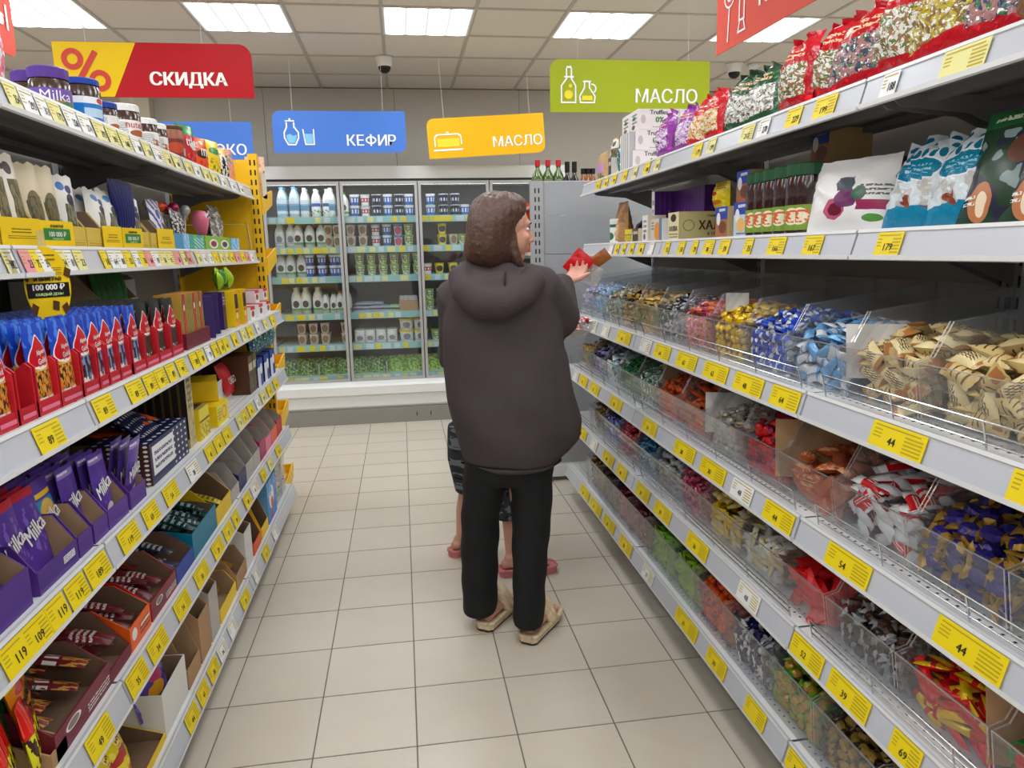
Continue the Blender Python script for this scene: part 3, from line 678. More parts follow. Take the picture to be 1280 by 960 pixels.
def pouch_mb(w_, h_, t, m, mb=None, seed=0, nu=10, nv=12, kind='pillow', wr=1.0, seal=.06, zig=0, rag=0.0):
    rg = random.Random(seed); ph = [(rg.uniform(3, 9), rg.uniform(3, 9), rg.uniform(0, 6), rg.uniform(.4, 1)) for _ in range(6)]
    def prof(u, v):
        a = max(0.0, math.sin(PI*u))**.55
        if kind == 'stand': q = max(0, (1-max(0, (v-.12)/.88)**1.6))**.8*min(1, .55+v*4)
        else:
            vv = min(max((v-seal)/(1-2*seal), 0), 1); q = max(0, math.sin(PI*vv))**.45
        return a*q
    def wrk(u, v): return sum(d*math.sin(a*u*6+b*v*6+c) for a, b, c, d in ph)/4
    def f(sgn):
        def g(u, v):
            pr = prof(u, v); x = (u-.5)*w_*(1-.05*pr*math.sin(PI*v)); z = v*h_
            y = sgn*t/2*pr*(1+.28*wr*wrk(u, v)) + .03*t*math.sin(u*40)*(1-pr)*sgn*0
            lean = .02*t*wrk(v, u)
            if v in (0, 1) and zig: z += zig*(1 if int(round(u*nu)) % 2 else -1)
            gt = rag*max(0, v-.72)/.28; x *= 1-.35*gt*(1+.5*math.sin(ph[0][2])); y += rag*.25*t*math.sin(u*19+ph[1][2])*max(0, v-.8)/.2
            return (x+lean+rag*.04*w_*math.sin(ph[2][2])*max(0, v-.6), y+t/2, z+(.012*h_*wrk(u, 1)*wr if v > .9 else 0)+rag*.05*h_*math.sin(u*5+ph[3][2])*max(0, v-.7)/.3)
        return g
    b_ = MB(); b_.sheet(f(-1), nu, nv, m); b_.sheet(f(1), nu, nv, mb or m, flip=True); return b_
def pouch_kit(name, cat, w_, h_, t, m, mb=None, seed=0, kind='pillow', text=None, wr=1.0, seal=.06, nu=10, nv=12, tail=None, zig=0, rag=0.0):
    b_ = pouch_mb(w_, h_, t, m, mb, seed, nu, nv, kind, wr, seal, zig, rag)
    for tx in (text or []): b_.text(tx[0], tx[1], (tx[2]-.5)*w_, tx[3]*h_, tx[4], -.002, align='c', bold=.02, wmax=w_*.85, rot=tx[5] if len(tx) > 5 else 0)
    return Kit(name, cat, ('pack', b_.mesh(name, smooth=True)))
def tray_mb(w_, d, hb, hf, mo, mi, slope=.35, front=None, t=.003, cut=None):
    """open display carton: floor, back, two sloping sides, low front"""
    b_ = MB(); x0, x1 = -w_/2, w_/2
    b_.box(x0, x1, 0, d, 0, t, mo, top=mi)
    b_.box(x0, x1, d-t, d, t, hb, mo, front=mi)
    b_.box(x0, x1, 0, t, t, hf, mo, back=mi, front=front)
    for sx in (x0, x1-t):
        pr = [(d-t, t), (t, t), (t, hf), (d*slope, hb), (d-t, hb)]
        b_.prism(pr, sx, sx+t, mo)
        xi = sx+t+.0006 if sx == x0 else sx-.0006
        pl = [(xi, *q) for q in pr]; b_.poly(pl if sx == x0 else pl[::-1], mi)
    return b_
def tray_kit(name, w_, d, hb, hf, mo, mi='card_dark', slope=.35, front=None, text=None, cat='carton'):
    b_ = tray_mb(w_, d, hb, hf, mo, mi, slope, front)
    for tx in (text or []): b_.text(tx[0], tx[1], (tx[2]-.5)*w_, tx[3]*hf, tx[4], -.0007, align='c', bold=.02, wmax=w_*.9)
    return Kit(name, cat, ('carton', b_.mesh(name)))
def jar_kit(name, r, h_, m_body, m_lid, m_label, lid_h=.022, neck=.9, cat='jar', text=None, lid_r=None, lab=(.12, .68), n=20, shoulder=.86):
    lid_r = lid_r or r*neck+.003; bh = h_-lid_h
    bd = MB().lathe([(0, .0), (r*.9, .0), (r, .008), (r, bh*shoulder), (r*neck, bh*.97), (r*neck, bh), (0, bh)], n, m_body)
    ld = MB().lathe([(lid_r*.98, bh*.985), (lid_r, bh), (lid_r, h_-.003), (lid_r-.004, h_), (0, h_)], n, m_lid)
    lb = MB(); z0, z1 = bh*lab[0], bh*lab[1]; rr = r+.0007
    for i in range(n):
        a0, a1 = 2*PI*i/n, 2*PI*(i+1)/n; u0 = (a0-PI)/PI; u1 = (a1-PI)/PI
        lb.poly([(rr*math.cos(a0), rr*math.sin(a0), z0), (rr*math.cos(a1), rr*math.sin(a1), z0), (rr*math.cos(a1), rr*math.sin(a1), z1), (rr*math.cos(a0), rr*math.sin(a0), z1)], m_label, [(u0, 0), (u1, 0), (u1, 1), (u0, 1)])
    for tx in (text or []):     # letters wrapped round the label
        vs, fs, wd, hg = text_geo(tx[0], 0); sc = tx[1]/hg; k = len(lb.v); mi_ = lb.mi(tx[3])
        for (a, c) in vs:
            an = -PI/2+(a-wd/2)*sc/(r+.0014)+(tx[4] if len(tx) > 4 else 0); lb.v.append(((r+.0016)*math.cos(an), (r+.0016)*math.sin(an), z0+(z1-z0)*tx[2]+c*sc))
        for f in fs: lb.f.append(tuple(k+i for i in f)); lb.m.append(mi_); lb.uv.append([(0, 0)]*len(f))
    return Kit(name, cat, ('body', bd.mesh('jar_body', smooth=True), ('label', lb.mesh('jar_label', smooth=False))), ('lid', ld.mesh('jar_lid')))
def bottle_kit(name, prof, m, m_cap, cap, m_label=None, lab=None, cat='bottle', n=16):
    parts = [('body', MB().lathe(prof, n, m).mesh('bottle_body', smooth=True)), ('cap', MB().lathe([(0, cap[1]), (cap[0], cap[1]), (cap[0], cap[2]), (0, cap[2])], n, m_cap).mesh('bottle_cap'))]
    if m_label:
        rr, z0, z1 = lab; lb = MB()
        for i in range(n):
            a0, a1 = 2*PI*i/n, 2*PI*(i+1)/n; u0 = (a0-PI)/PI; u1 = (a1-PI)/PI
            lb.poly([(rr*math.cos(a0), rr*math.sin(a0), z0), (rr*math.cos(a1), rr*math.sin(a1), z0), (rr*math.cos(a1), rr*math.sin(a1), z1), (rr*math.cos(a0), rr*math.sin(a0), z1)], m_label, [(u0, 0), (u1, 0), (u1, 1), (u0, 1)])
        parts.append(('label', lb.mesh('bottle_label')))
    return Kit(name, cat, *parts)
def cup_kit(name, r0, r1, h_, m, m_lid, cat='cup', n=16, lid=.004):
    return Kit(name, cat, ('body', MB().lathe([(0, 0), (r0, 0), (r1, h_), (0, h_)], n, m).mesh('cup_body')), ('lid', MB().lathe([(r1+.003, h_-.004), (r1+.003, h_+lid), (0, h_+lid)], n, m_lid).mesh('cup_lid')))
def put(side, k, kit, label, x=None, Y=None, sb=.012, z=None, lean=0.0, yaw=0.0, group=None, dz=0.0, roll=0.0):
    """stand a pack on level k of a run; x = image column of its foot's middle"""
    lev = (LLEV if side == 'L' else RLEV)[k]; sg = -1 if side == 'L' else 1
    X = lev[0]+sg*sb; zz = (lev[1] if z is None else z)+dz+.0008
    if Y is None: Y = y_at(x, X, zz)
    return kit.put(label, (X, Y, zz), (-lean, roll, FACE[side]+yaw), group)
def span(side, k, xa, xb, sb=.012):
    lev = (LLEV if side == 'L' else RLEV)[k]; X = lev[0]+(-sb if side == 'L' else sb)
    a, c = y_at(xa, X, lev[1]), y_at(xb, X, lev[1]); return min(a, c), max(a, c)

# ================================================================ left run, level 3: chocolate bars in red cartons
W_ = 'white'
DROP = [('g', .52, .68, .62, .20, (250, 240, 235)), ('g', .52, .68, .56, .18, (205, 22, 40)), ('w', .3, .47, .85, .52, 1, (250, 245, 240))]
print_mat('bar_nut', (28, 72, 196), [('r', 0, 0, 1, .56, (214, 160, 60)), ('n', 0, .06, 1, .46, 9, .5, (230, 120, 30)), ('n', 0, .06, 1, .46, 14, .53, (60, 34, 22)), ('n', 0, 0, 1, .16, 7, .45, (236, 232, 226)), ('n', 0, .75, 1, 1, 4, .52, (70, 130, 230))]+DROP, rough=.3)
print_mat('bar_cookie', (24, 60, 176), [('r', 0, 0, 1, .52, (120, 150, 200)), ('n', 0, .06, 1, .48, 6, .47, (56, 34, 30)), ('n', 0, 0, 1, .2, 7, .45, (236, 236, 236)), ('r', 0, .5, 1, .57, (214, 170, 80)), ('n', 0, .75, 1, 1, 4, .52, (60, 110, 220))]+DROP, rough=.3)
print_mat('bar_dark', (26, 24, 30), [('r', 0, 0, 1, .5, (70, 42, 32)), ('n', 0, 0, 1, .45, 8, .52, (40, 22, 20)), ('n', 0, 0, 1, .2, 8, .55, (220, 215, 210)), ('r', 0, .49, 1, .54, (160, 120, 60))]+DROP, rough=.3)
def bar_kit(name, m, side_m, w_=.084, h_=.168, t=.014, cat='chocolate bar', seed=1):
    return pouch_kit(name, cat, w_, h_, t, m, side_m, seed=seed, seal=.04, wr=.5, nu=4, nv=8, text=[('Alpen', .012, .5, .635, 'p_white', .12), ('Gold', .011, .52, .545, 'p_white', .12)])
NUT = bar_kit('chocolate_bar', 'bar_nut', 'p_blue'); COOKIE = bar_kit('chocolate_bar', 'bar_cookie', 'p_blue', seed=2); DARK = bar_kit('chocolate_bar', 'bar_dark', 'p_black', seed=3)
RED_TRAY = {}
def red_tray(wd):
    wd = round(wd, 3)
    if wd not in RED_TRAY:
        b_ = tray_mb(wd, .30, .075, .028, 'p_red', 'card', slope=.9)
        for sx in (-wd/2, wd/2-.006): b_.prism([(0, .0), (-.001, .0), (-.001, .095), (.01, .105), (.05, .07), (.3, .07), (.3, 0)], sx, sx+.004, 'p_red')
        b_.poly([(-wd/2+.008, -.0015, .008), (wd/2-.008, -.0015, .008), (wd/2-.008, -.0015, .016), (-wd/2+.008, -.0015, .016)], 'p_pink')
        RED_TRAY[wd] = Kit('display_carton', 'carton', ('carton', b_.mesh('red_carton')))
    return RED_TRAY[wd]
TR = [(-3, 25, NUT, 9, 'n'), (26, 49, NUT, 6, 'e'), (50, 78, NUT, 10, 'n'), (78, 105, NUT, 10, 'n'), (106, 126, COOKIE, 11, 'c'), (126, 138, COOKIE, 11, 'c'), (138, 152, COOKIE, 11, 'c'), (152, 166, COOKIE, 11, 'c'), (168, 184, COOKIE, 11, 'c'), (184, 200, DARK, 11, 'd'), (200, 216, DARK, 11, 'd'), (216, 230, DARK, 11, 'd')]
BL = {'n': 'blue-topped chocolate bar with nuts and raisins standing in a red carton', 'e': 'blue-topped nut chocolate bar set back in a part-empty red carton', 'c': 'blue-topped chocolate bar with dark cookies standing in a red carton', 'd': 'black-topped chocolate bar with red drop standing in a red carton'}
TL = {'n': 'red open carton holding nut and raisin chocolate bars', 'e': 'red open carton with brown inside showing, bars missing in front', 'c': 'red open carton holding blue cookie chocolate bars', 'd': 'red open carton holding black-topped chocolate bars'}
for xa, xb, bk, n, kk in TR:
    ya, yb = span('L', 3, xa, xb); red = red_tray(yb-ya-.004)
    put('L', 3, red, TL[kk], Y=(ya+yb)/2, group='red chocolate cartons')
    f_ = .001 if kk != 'e' else .06
    rg = random.Random(xa+50)
    for i in range(n): put('L', 3, bk, BL[kk], Y=(ya+yb)/2+rg.uniform(-.002, .002), sb=.012+f_+i*.0225, dz=.004, lean=.05+rg.uniform(-.015, .02), yaw=rg.uniform(-.02, .02), group='bars in red cartons '+kk)
# kraft wafer box, red-gold upright slabs in a low red carton
print_mat('spine_gold', (150, 128, 66), [('r', 0, .0, 1, .08, (110, 90, 40)), ('r', .2, .3, .8, .7, (170, 146, 80)), ('w', .3, .1, .7, .9, 20, (90, 70, 30))]); print_mat('spine_red', (190, 34, 40), [('r', .2, .2, .8, .8, (206, 70, 50)), ('e', .5, .75, .4, .06, (236, 220, 200))])
ya, yb = span('L', 3, 234, 264)
rt = tray_kit('display_carton', yb-ya-.01, .17, .07, .05, 'p_maroon', 'card', slope=.8); put('L', 3, rt, 'low dark red carton holding gold and red upright chocolate slabs', Y=(ya+yb)/2)
SLG = box_kit('chocolate_slab', 'chocolate bar', .02, .08, .17, 'p_gold', front='spine_gold'); SLR = box_kit('chocolate_slab', 'chocolate bar', .02, .08, .17, 'p_red', front='spine_red')
for i in range(int((yb-ya-.03)/.0235)):
    r_ = i in (1, 6, 9); put('L', 3, SLR if r_ else SLG, 'red-spined chocolate slab in the low red carton' if r_ else 'gold-spined chocolate slab in the low red carton', Y=ya+.026+i*.0235, sb=.022, dz=.004, group='gold spined slabs')
put('L', 3, pouch_kit('chocolate_bar', 'chocolate bar', .05, .15, .014, 'p_tan', text=[('•', .02, .5, .6, 'p_red')]), 'tan chocolate bar with a red mark beside the red-gold slabs', x=231, sb=.03, dz=.004, lean=.1)
print_mat('dark_slab', (52, 38, 58), [('r', 0, .6, 1, .95, (70, 52, 96)), ('w', .1, .65, .9, .9, 3, (180, 170, 190)), ('n', 0, .0, 1, .5, 6, .55, (96, 66, 60))])
DS = box_kit('chocolate_slab', 'chocolate bar', .05, .07, .15, 'p_violet', front='dark_slab')
for i, (x, yw) in enumerate(((268, .5), (276, .25), (283, 0), (290, 0))): put('L', 3, DS, 'dark violet boxed chocolate standing beside the yellow carton', x=x, sb=.02+.012*i, yaw=yw, group='dark violet boxes')
print_mat('amber_pack', (236, 160, 10), [('r', .1, .5, .9, .9, (60, 40, 20)), ('w', .15, .15, .85, .45, 3, (120, 60, 10)), ('e', .5, .3, .3, .1, (250, 220, 120))])
AK = box_kit('sweet_box', 'box', .07, .10, .15, 'p_yellow', front='amber_pack')
put('L', 3, AK, 'upright amber yellow box of sweets, first of the pair', x=298, sb=.02); put('L', 3, AK, 'upright amber yellow box of sweets beside its twin', x=308, sb=.015)
print_mat('white_pack', (240, 236, 234), [('e', .5, .45, .3, .25, (150, 60, 60)), ('r', 0, .75, 1, 1, (225, 30, 70))])
WP = box_kit('sweet_box', 'box', .1, .09, .06, 'p_white', front='white_pack', top='p_red')
for i, x in enumerate((317, 327, 336)): put('L', 3, WP, 'small white sweet box with red lid by the yellow end panel', x=x, sb=.02, group='white red-lidded boxes')
for i, x in enumerate((322, 332)): put('L', 3, WP, 'small white sweet box with red lid by the yellow end panel', x=x, sb=.05, dz=.062, group='white red-lidded boxes')
# second row at the back: beige carton of green bars, pale trays, green toy sweets
gt = tray_kit('display_carton', .30, .10, .12, .03, 'p_beige', 'card', slope=.8)
put('L', 3, gt, 'beige carton of green bars stacked behind the gold slabs', Y=2.62, sb=.26, z=LLEV[3][1]+.125); 
put('L', 3, tray_kit('display_carton', .34, .12, .122, .122, 'card_grey', 'card', slope=.8), 'grey carton under the carton of green bars', Y=2.62, sb=.26)
GB = pouch_kit('wafer_bar', 'bar', .04, .12, .02, 'p_green', nu=4, nv=6, wr=.6)
for i in range(6): put('L', 3, GB, 'dark green wrapped bar standing in the beige carton', Y=2.50+i*.047, sb=.275, z=LLEV[3][1]+.13, lean=.15, group='green bars in beige carton')
for i, (x, s_) in enumerate(((286, 1), (298, 1))):
    rg = random.Random(i); b_ = MB()
    for q in range(4): b_.add(pouch_mb(.05, .07, .035, 'f_lime' if q % 2 else 'f_green', seed=q, nu=6, nv=6), Matrix.Translation((rg.uniform(-.02, .02), rg.uniform(0, .03), .008*q)) @ Matrix.Rotation(rg.uniform(-.5, .5), 4, 'Y'))
    put('L', 3, Kit('toy_sweet', 'sweet', ('pack', b_.mesh('toy_sweet', smooth=True))), ('crumpled green wrapped sweet lying on the violet boxes', 'crumpled green wrapped sweet lying on the amber box')[i], x=x, sb=.04, dz=.152)
CB = {}
def carton(side, k, xa, xb, hb, hf, mo, label, d=.30, mi='card_dark', sb=.012, front=None, text=None, slope=.35, Y=None, dz=0, group=None):
    ya, yb = span(side, k, xa, xb, sb); key = (round(yb-ya, 3), hb, hf, mo, d, mi, slope, front)
    if key not in CB: CB[key] = tray_kit('display_carton', yb-ya-.006, d, hb, hf, mo, mi, slope, front, text)
    put(side, k, CB[key], label, Y=(ya+yb)/2, sb=sb, dz=dz, group=group); return ya, yb
for i, (xa, xb) in enumerate(((60, 100), (104, 140), (142, 176))): carton('L', 3, xa, xb, .23, .21, 'card_white', 'opened white carton pushed to the back behind the chocolate bars', d=.08, sb=.38, mi='card_grey', group='white cartons at the back')

# ================================================================ level 2: lilac bars, trays, polka-dot box
print_mat('lilac_bar', (92, 60, 160), [('r', .06, .86, .9, .94, (150, 130, 200)), ('w', .1, .87, .6, .93, 1, (235, 230, 245)), ('n', .2, 0, 1, .3, 5, .55, (120, 90, 190)), ('e', .75, .12, .28, .12, (225, 215, 235))], rough=.35)
print_mat('lilac_teal', (92, 60, 160), [('r', 0, .45, 1, .75, (50, 150, 190)), ('e', .5, .6, .35, .14, (232, 190, 90)), ('r', 0, .78, 1, .84, (240, 200, 40)), ('n', 0, 0, 1, .3, 6, .55, (70, 44, 130))], rough=.35)
print_mat('lilac_red', (92, 60, 160), [('r', 0, .9, 1, 1, (200, 40, 60)), ('n', 0, .2, 1, .8, 5, .55, (130, 100, 200))], rough=.35)
def lilac(m, t=True, seed=4):
    tx = [('Milka', .034, .5, .42, 'p_white', .35)] if t else []
    return pouch_kit('chocolate_bar', 'chocolate bar', .082, .165, .014, m, 'p_purple', seed=seed, seal=.03, wr=.4, nu=4, nv=6, text=tx)
LB, LT, LR = lilac('lilac_bar'), lilac('lilac_teal', seed=5), lilac('lilac_red', seed=6)
print_mat('lilac_side', (78, 44, 132), [('r', .62, .35, .92, .7, (240, 240, 245)), ('w', .62, .37, .92, .68, 4, (60, 60, 80))])
LY = [(-8, 43, LR, 9, .30, 'purple and red chocolate bar leaning out of a purple carton'), (50, 100, LR, 9, .16, 'purple chocolate bar with pale edge leaning in a purple carton'), (100, 118, LT, 7, .2, 'purple chocolate bar with teal band in a purple carton'), (119, 137, LB, 7, .12, 'purple chocolate bar with white script in the carton beside the teal-banded bars'), (137, 162, LB, 6, .1, 'purple chocolate bar with white script in a wide purple carton'), (164, 184, LB, 3, -.2, 'purple chocolate bar tilted forwards beside the orange rolls')]
for q, (xa, xb, kk, n, ln, lab) in enumerate(LY):
    ya, yb = span('L', 2, xa, xb); wd = yb-ya-.006
    tk = tray_kit('display_carton', wd, .26, .10, .045 if q else .07, 'p_purple', 'card', slope=.15, front='lilac_side' if q == 1 else None)
    put('L', 2, tk, 'purple open carton holding %s' % ('red-edged bars', 'pale-edged bars, white barcode on its front', 'teal-banded bars', 'scripted bars next to teal-banded ones', 'two columns of scripted bars', 'tilted bars next to orange rolls')[q], Y=(ya+yb)/2)
    rg = random.Random(q)
    for c in range(max(1, int(wd/.082))):
        for i in range(n):
            off = (c+.5)/max(1, int(wd/.082))*wd-wd/2
            put('L', 2, kk, lab, Y=(ya+yb)/2+off, sb=.03+i*.021+(.02 if q in (1, 2, 3) else 0), dz=.005+(.0 if q else .02), lean=ln+rg.uniform(-.03, .03), yaw=rg.uniform(-.05, .05), group='lilac bars %d' % q)
# stacked teal and yellow bars behind
YB = pouch_kit('chocolate_bar', 'chocolate bar', .08, .165, .014, 'lilac_teal', 'p_teal', seed=8, nu=4, nv=6, wr=.5)
for i in range(12): put('L', 2, YB, 'teal and yellow banded bar in the back row above the purple cartons', Y=1.25+i*.052, sb=.26, dz=.09, lean=.2, yaw=.3, group='teal bars in the back row')
# rolled orange bars lying, polka-dot packs
print_mat('roll', (236, 104, 40), [('r', .0, 0, .25, 1, (120, 60, 30)), ('r', .85, 0, 1, 1, (230, 200, 180))])
RO = pouch_kit('wafer_roll', 'bar', .032, .16, .032, 'p_orange', nu=6, nv=6, wr=.4)
for i in range(5):
    for j in range(2): 
        p_ = put('L', 2, RO, 'orange wrapped roll lying in a stack beside the polka-dot carton', x=186+j*9, sb=.03+.012*i, dz=.012+i*.034, group='orange rolls'); p_.rotation_euler = (PI/2*.0-1.45, 0, FACE['L'])
print_mat('polka', (74, 44, 34), [('d', 0, 0, 1, 1, 7, 9, .27, (240, 234, 226))]); print_mat('polka_blue', (24, 32, 80), [('d', 0, 0, 1, 1, 9, 5, .2, (236, 236, 240))]); print_mat('polka_b2', (24, 32, 80), [('r', .05, .2, .6, .9, (238, 238, 240)), ('w', .1, .3, .55, .8, 3, (30, 40, 110)), ('d', .6, 0, 1, 1, 9, 6, .2, (236, 236, 240))])
ya, yb = span('L', 2, 196, 240)
pk = MB(); wd = yb-ya; pk.box(-wd/2, wd/2, 0, .16, 0, .115, 'polka', front='polka_b2', side='polka', top='polka_blue')
put('L', 2, Kit('polka_carton', 'carton', ('carton', pk.mesh('polka'))), 'brown polka-dot carton with dotted navy packs on top', Y=(ya+yb)/2, sb=.02)
NP = pouch_kit('biscuit_pack', 'packet', .15, .14, .022, 'polka_blue', seed=3, nu=6, nv=6, wr=.5)
for i in range(5): put('L', 2, NP, 'navy packet with white dots lying on the polka-dot carton', Y=(ya+yb)/2, sb=.05+i*.02, dz=.12+.012*i, lean=1.2-.1*i, group='navy dotted packets')
# tall black-gold carton with dark bars, brown picture box
print_mat('goldbox', (36, 30, 26), [('s', 0, 0, 1, 1, 14, .3, 'x', (90, 74, 36)), ('r', 0, 0, 1, .12, (170, 150, 90))]); print_mat('goldstrip', (198, 186, 140), [('n', 0, 0, 1, 1, 8, .55, (150, 130, 80)), ('w', .2, .5, .8, .95, 5, (90, 80, 40))])
ya, yb = span('L', 2, 241, 252, sb=.02)
put('L', 2, box_kit('chocolate_carton', 'carton', .07, .36, .235, 'p_black', front='goldstrip', side='goldbox'), 'tall black and gold carton packed with dark bars', Y=(ya+yb)/2, sb=.03)
put('L', 2, box_kit('chocolate_carton', 'carton', .16, .05, .20, 'p_brown', front='p_brown', side='p_beige'), 'brown carton standing behind the polka-dot carton', Y=2.05, sb=.30)
print_mat('yel_small', (232, 214, 40), [('n', 0, 0, 1, .5, 6, .5, (180, 160, 30)), ('r', 0, .55, 1, .62, (100, 80, 30))]); print_mat('yel_box', (238, 224, 40), [('e', .62, .5, .22, .34, (230, 150, 30)), ('e', .62, .5, .15, .24, (240, 214, 60)), ('w', .05, .2, .35, .8, 4, (150, 110, 20))])
put('L', 2, box_kit('sweet_box', 'box', .12, .16, .105, 'p_yellow', front='yel_small', top='goldbox'), 'yellow box of slim dark bars beside the tall black carton', x=258, sb=.02)
YK = box_kit('sweet_box', 'box', .17, .12, .075, 'p_yellow', front='yel_box')
put('L', 2, YK, 'yellow sweet box with orange rosette, lower of two', x=280, sb=.012); put('L', 2, YK, 'yellow sweet box with orange rosette, lying on its twin', x=273, sb=.05, dz=.077, yaw=.25)
put('L', 2, pouch_kit('sweet_bag', 'bag', .16, .14, .05, 'p_red', seed=11, text=[('OREO', .03, .5, .3, 'p_white')]), 'red sweet bag lying in the white tray', x=296, sb=.06, dz=.03, lean=.3)
carton('L', 2, 262, 318, .13, .10, 'card_white', 'large white display tray with red and yellow packs', d=.34, mi='card_grey', sb=.10, slope=.2)
print_mat('plain_dark', (60, 44, 36), [('n', 0, 0, 1, 1, 5, .5, (110, 90, 60)), ('r', .1, .6, .9, .8, (200, 190, 170))])
for i, x in enumerate((316, 321)): put('L', 2, box_kit('chocolate_carton', 'carton', .09, .2, .17, 'p_brown', front='plain_dark'), ('brown patterned carton next to the white tray', 'brown patterned carton next to the blue packs')[i], x=x, sb=.02)
print_mat('bluewhite', (30, 60, 150), [('r', 0, .0, .5, .7, (230, 232, 240)), ('e', .7, .6, .2, .2, (240, 240, 250))])
BW = box_kit('sweet_box', 'box', .13, .10, .13, 'p_navy', front='bluewhite')
for i, x in enumerate((327, 335, 342)): put('L', 2, BW, 'navy and white sweet box at the end of its shelf', x=x, sb=.015, group='navy and white boxes')
print_mat('purp_green', (56, 60, 150), [('n', 0, 0, 1, 1, 5, .5, (60, 160, 60)), ('n', 0, 0, 1, 1, 8, .6, (230, 230, 240))])
PG = pouch_kit('sweet_bag', 'bag', .16, .15, .05, 'purp_green', seed=5)
for i, x in enumerate((325, 331, 338, 345)): put('L', 2, PG,  'blue and green sweet bag standing on the navy boxes', x=x, sb=.03, dz=.13, group='blue and green bags', lean=.1)
for i, x in enumerate((308, 316, 324)): put('L', 2, pouch_kit('sweet_bag', 'bag', .18, .10, .06, 'f_green' if i else 'p_olive', seed=i), 'dark green sweet bag in the back row under the chocolate shelf', x=x, sb=.24, dz=.0, group='dark green bags in back')

# ================================================================ level 1: cartons of bars
print_mat('seal_maroon', (116, 28, 50), [('e', .3, .62, .13, .2, (230, 226, 222)), ('e', .3, .62, .1, .16, (130, 120, 116)), ('w', .55, .1, .98, .5, 3, (235, 230, 226))]); print_mat('seal_orange', (236, 96, 26), [('e', .2, .55, .12, .26, (236, 230, 226)), ('w', .45, .2, .95, .8, 3, (60, 30, 20)), ('w', .5, .5, .95, .75, 1, (250, 240, 230))])
print_mat('rosh', (120, 30, 44), [('s', 0, .4, 1, .6, 3, .5, 'x', (232, 226, 220)), ('r', 0, .9, 1, 1, (200, 190, 180)), ('n', 0, 0, 1, .35, 5, .5, (206, 150, 60))], rough=.3)
print_mat('rosh2', (96, 28, 36), [('w', .1, .3, .9, .75, 4, (236, 230, 226)), ('n', 0, 0, 1, 1, 6, .6, (180, 60, 40))], rough=.3)
SB = pouch_kit('candy_bar', 'bar', .035, .14, .02, 'rosh', seed=2, nu=4, nv=8, wr=.6, zig=.002); SB2 = pouch_kit('candy_bar', 'bar', .035, .12, .02, 'rosh2', seed=4, nu=4, nv=8, wr=.6, zig=.002)
TB = pouch_kit('candy_bar', 'bar', .035, .14, .02, print_mat('tealbar', (12, 60, 60), [('w', .1, .2, .9, .8, 4, (200, 220, 220)), ('r', 0, .8, 1, .95, (160, 200, 60))], rough=.3), seed=6, nu=4, nv=8, wr=.6, zig=.002)
BB = pouch_kit('candy_bar', 'bar', .035, .13, .02, print_mat('bluebar', (40, 44, 60), [('w', .1, .2, .9, .8, 5, (210, 212, 220)), ('r', 0, .85, 1, .95, (30, 60, 150))], rough=.3), seed=7, nu=4, nv=8, wr=.6, zig=.002)
YBR = pouch_kit('candy_bar', 'bar', .035, .12, .02, print_mat('yelbar', (210, 190, 30), [('w', .1, .2, .9, .8, 4, (60, 50, 20))], rough=.3), seed=8, nu=4, nv=8, wr=.6)
def heap(side, k, ya, yb, kit, label, group, n, depth=.22, s0=.03, dz=.006, seed=0, flat=1.35, layers=2, zstep=.02, cross=.25):
    rg = random.Random(seed)
    for i in range(n):
        ly = i % layers; put(side, k, kit, label, Y=rg.uniform(ya+.025, yb-.025), sb=s0+rg.uniform(0, depth), dz=dz+ly*zstep+rg.uniform(0, .006), lean=flat+rg.uniform(-.12, .05), yaw=rg.uniform(-cross, cross), group=group)
C1 = [(72, 140, .115, .055, 'p_maroon', 'seal_maroon', SB, 14, 'maroon carton with a round seal, packed with bars', 'maroon wrapped bar lying in the front maroon carton'),
      (139, 165, .12, .03, 'p_maroon', None, SB2, 8, 'maroon carton with cream liner behind the orange carton', 'dark red bar in the cream-lined maroon carton'),
      (165, 190, .115, .06, 'p_orange', 'seal_orange', SB2, 10, 'orange carton with a round seal and brown bars', 'brown and red bar lying in the orange carton'),
      (191, 222, .115, .05, 'p_red', 'seal_maroon', SB2, 8, 'crimson carton with deep brown inside', 'brown bar lying in the crimson carton'),
      (222, 243, .105, .05, 'p_blue', None, BB, 12, 'blue carton of dark silver bars', 'dark silver bar lying in the blue carton'),
      (243, 272, .10, .085, 'p_teal', None, TB, 16, 'teal carton heaped with dark green bars', 'dark green bar heaped in the teal carton'),
      (272, 290, .135, .06, 'p_yellow', None, YBR, 10, 'yellow carton of dark yellow bars', 'yellow and black bar lying in the yellow carton')]
for q, (xa, xb, hb, hf, mo, fr_, kit, n, lab, blab) in enumerate(C1):
    n = int(n*2)
    ya, yb = carton('L', 1, xa, xb, hb, hf, mo, lab, d=.36, front=fr_, slope=.22)
    heap('L', 1, ya, yb, kit, blab, 'bars in carton %d' % q, n, seed=q, layers=3, zstep=.022, dz=.038 if q != 5 else .045, depth=.2, s0=.015)
p_ = put('L', 1, SB, 'maroon bar standing up against the front maroon carton side', x=82, sb=.13, dz=.05, lean=.9, yaw=-.9)
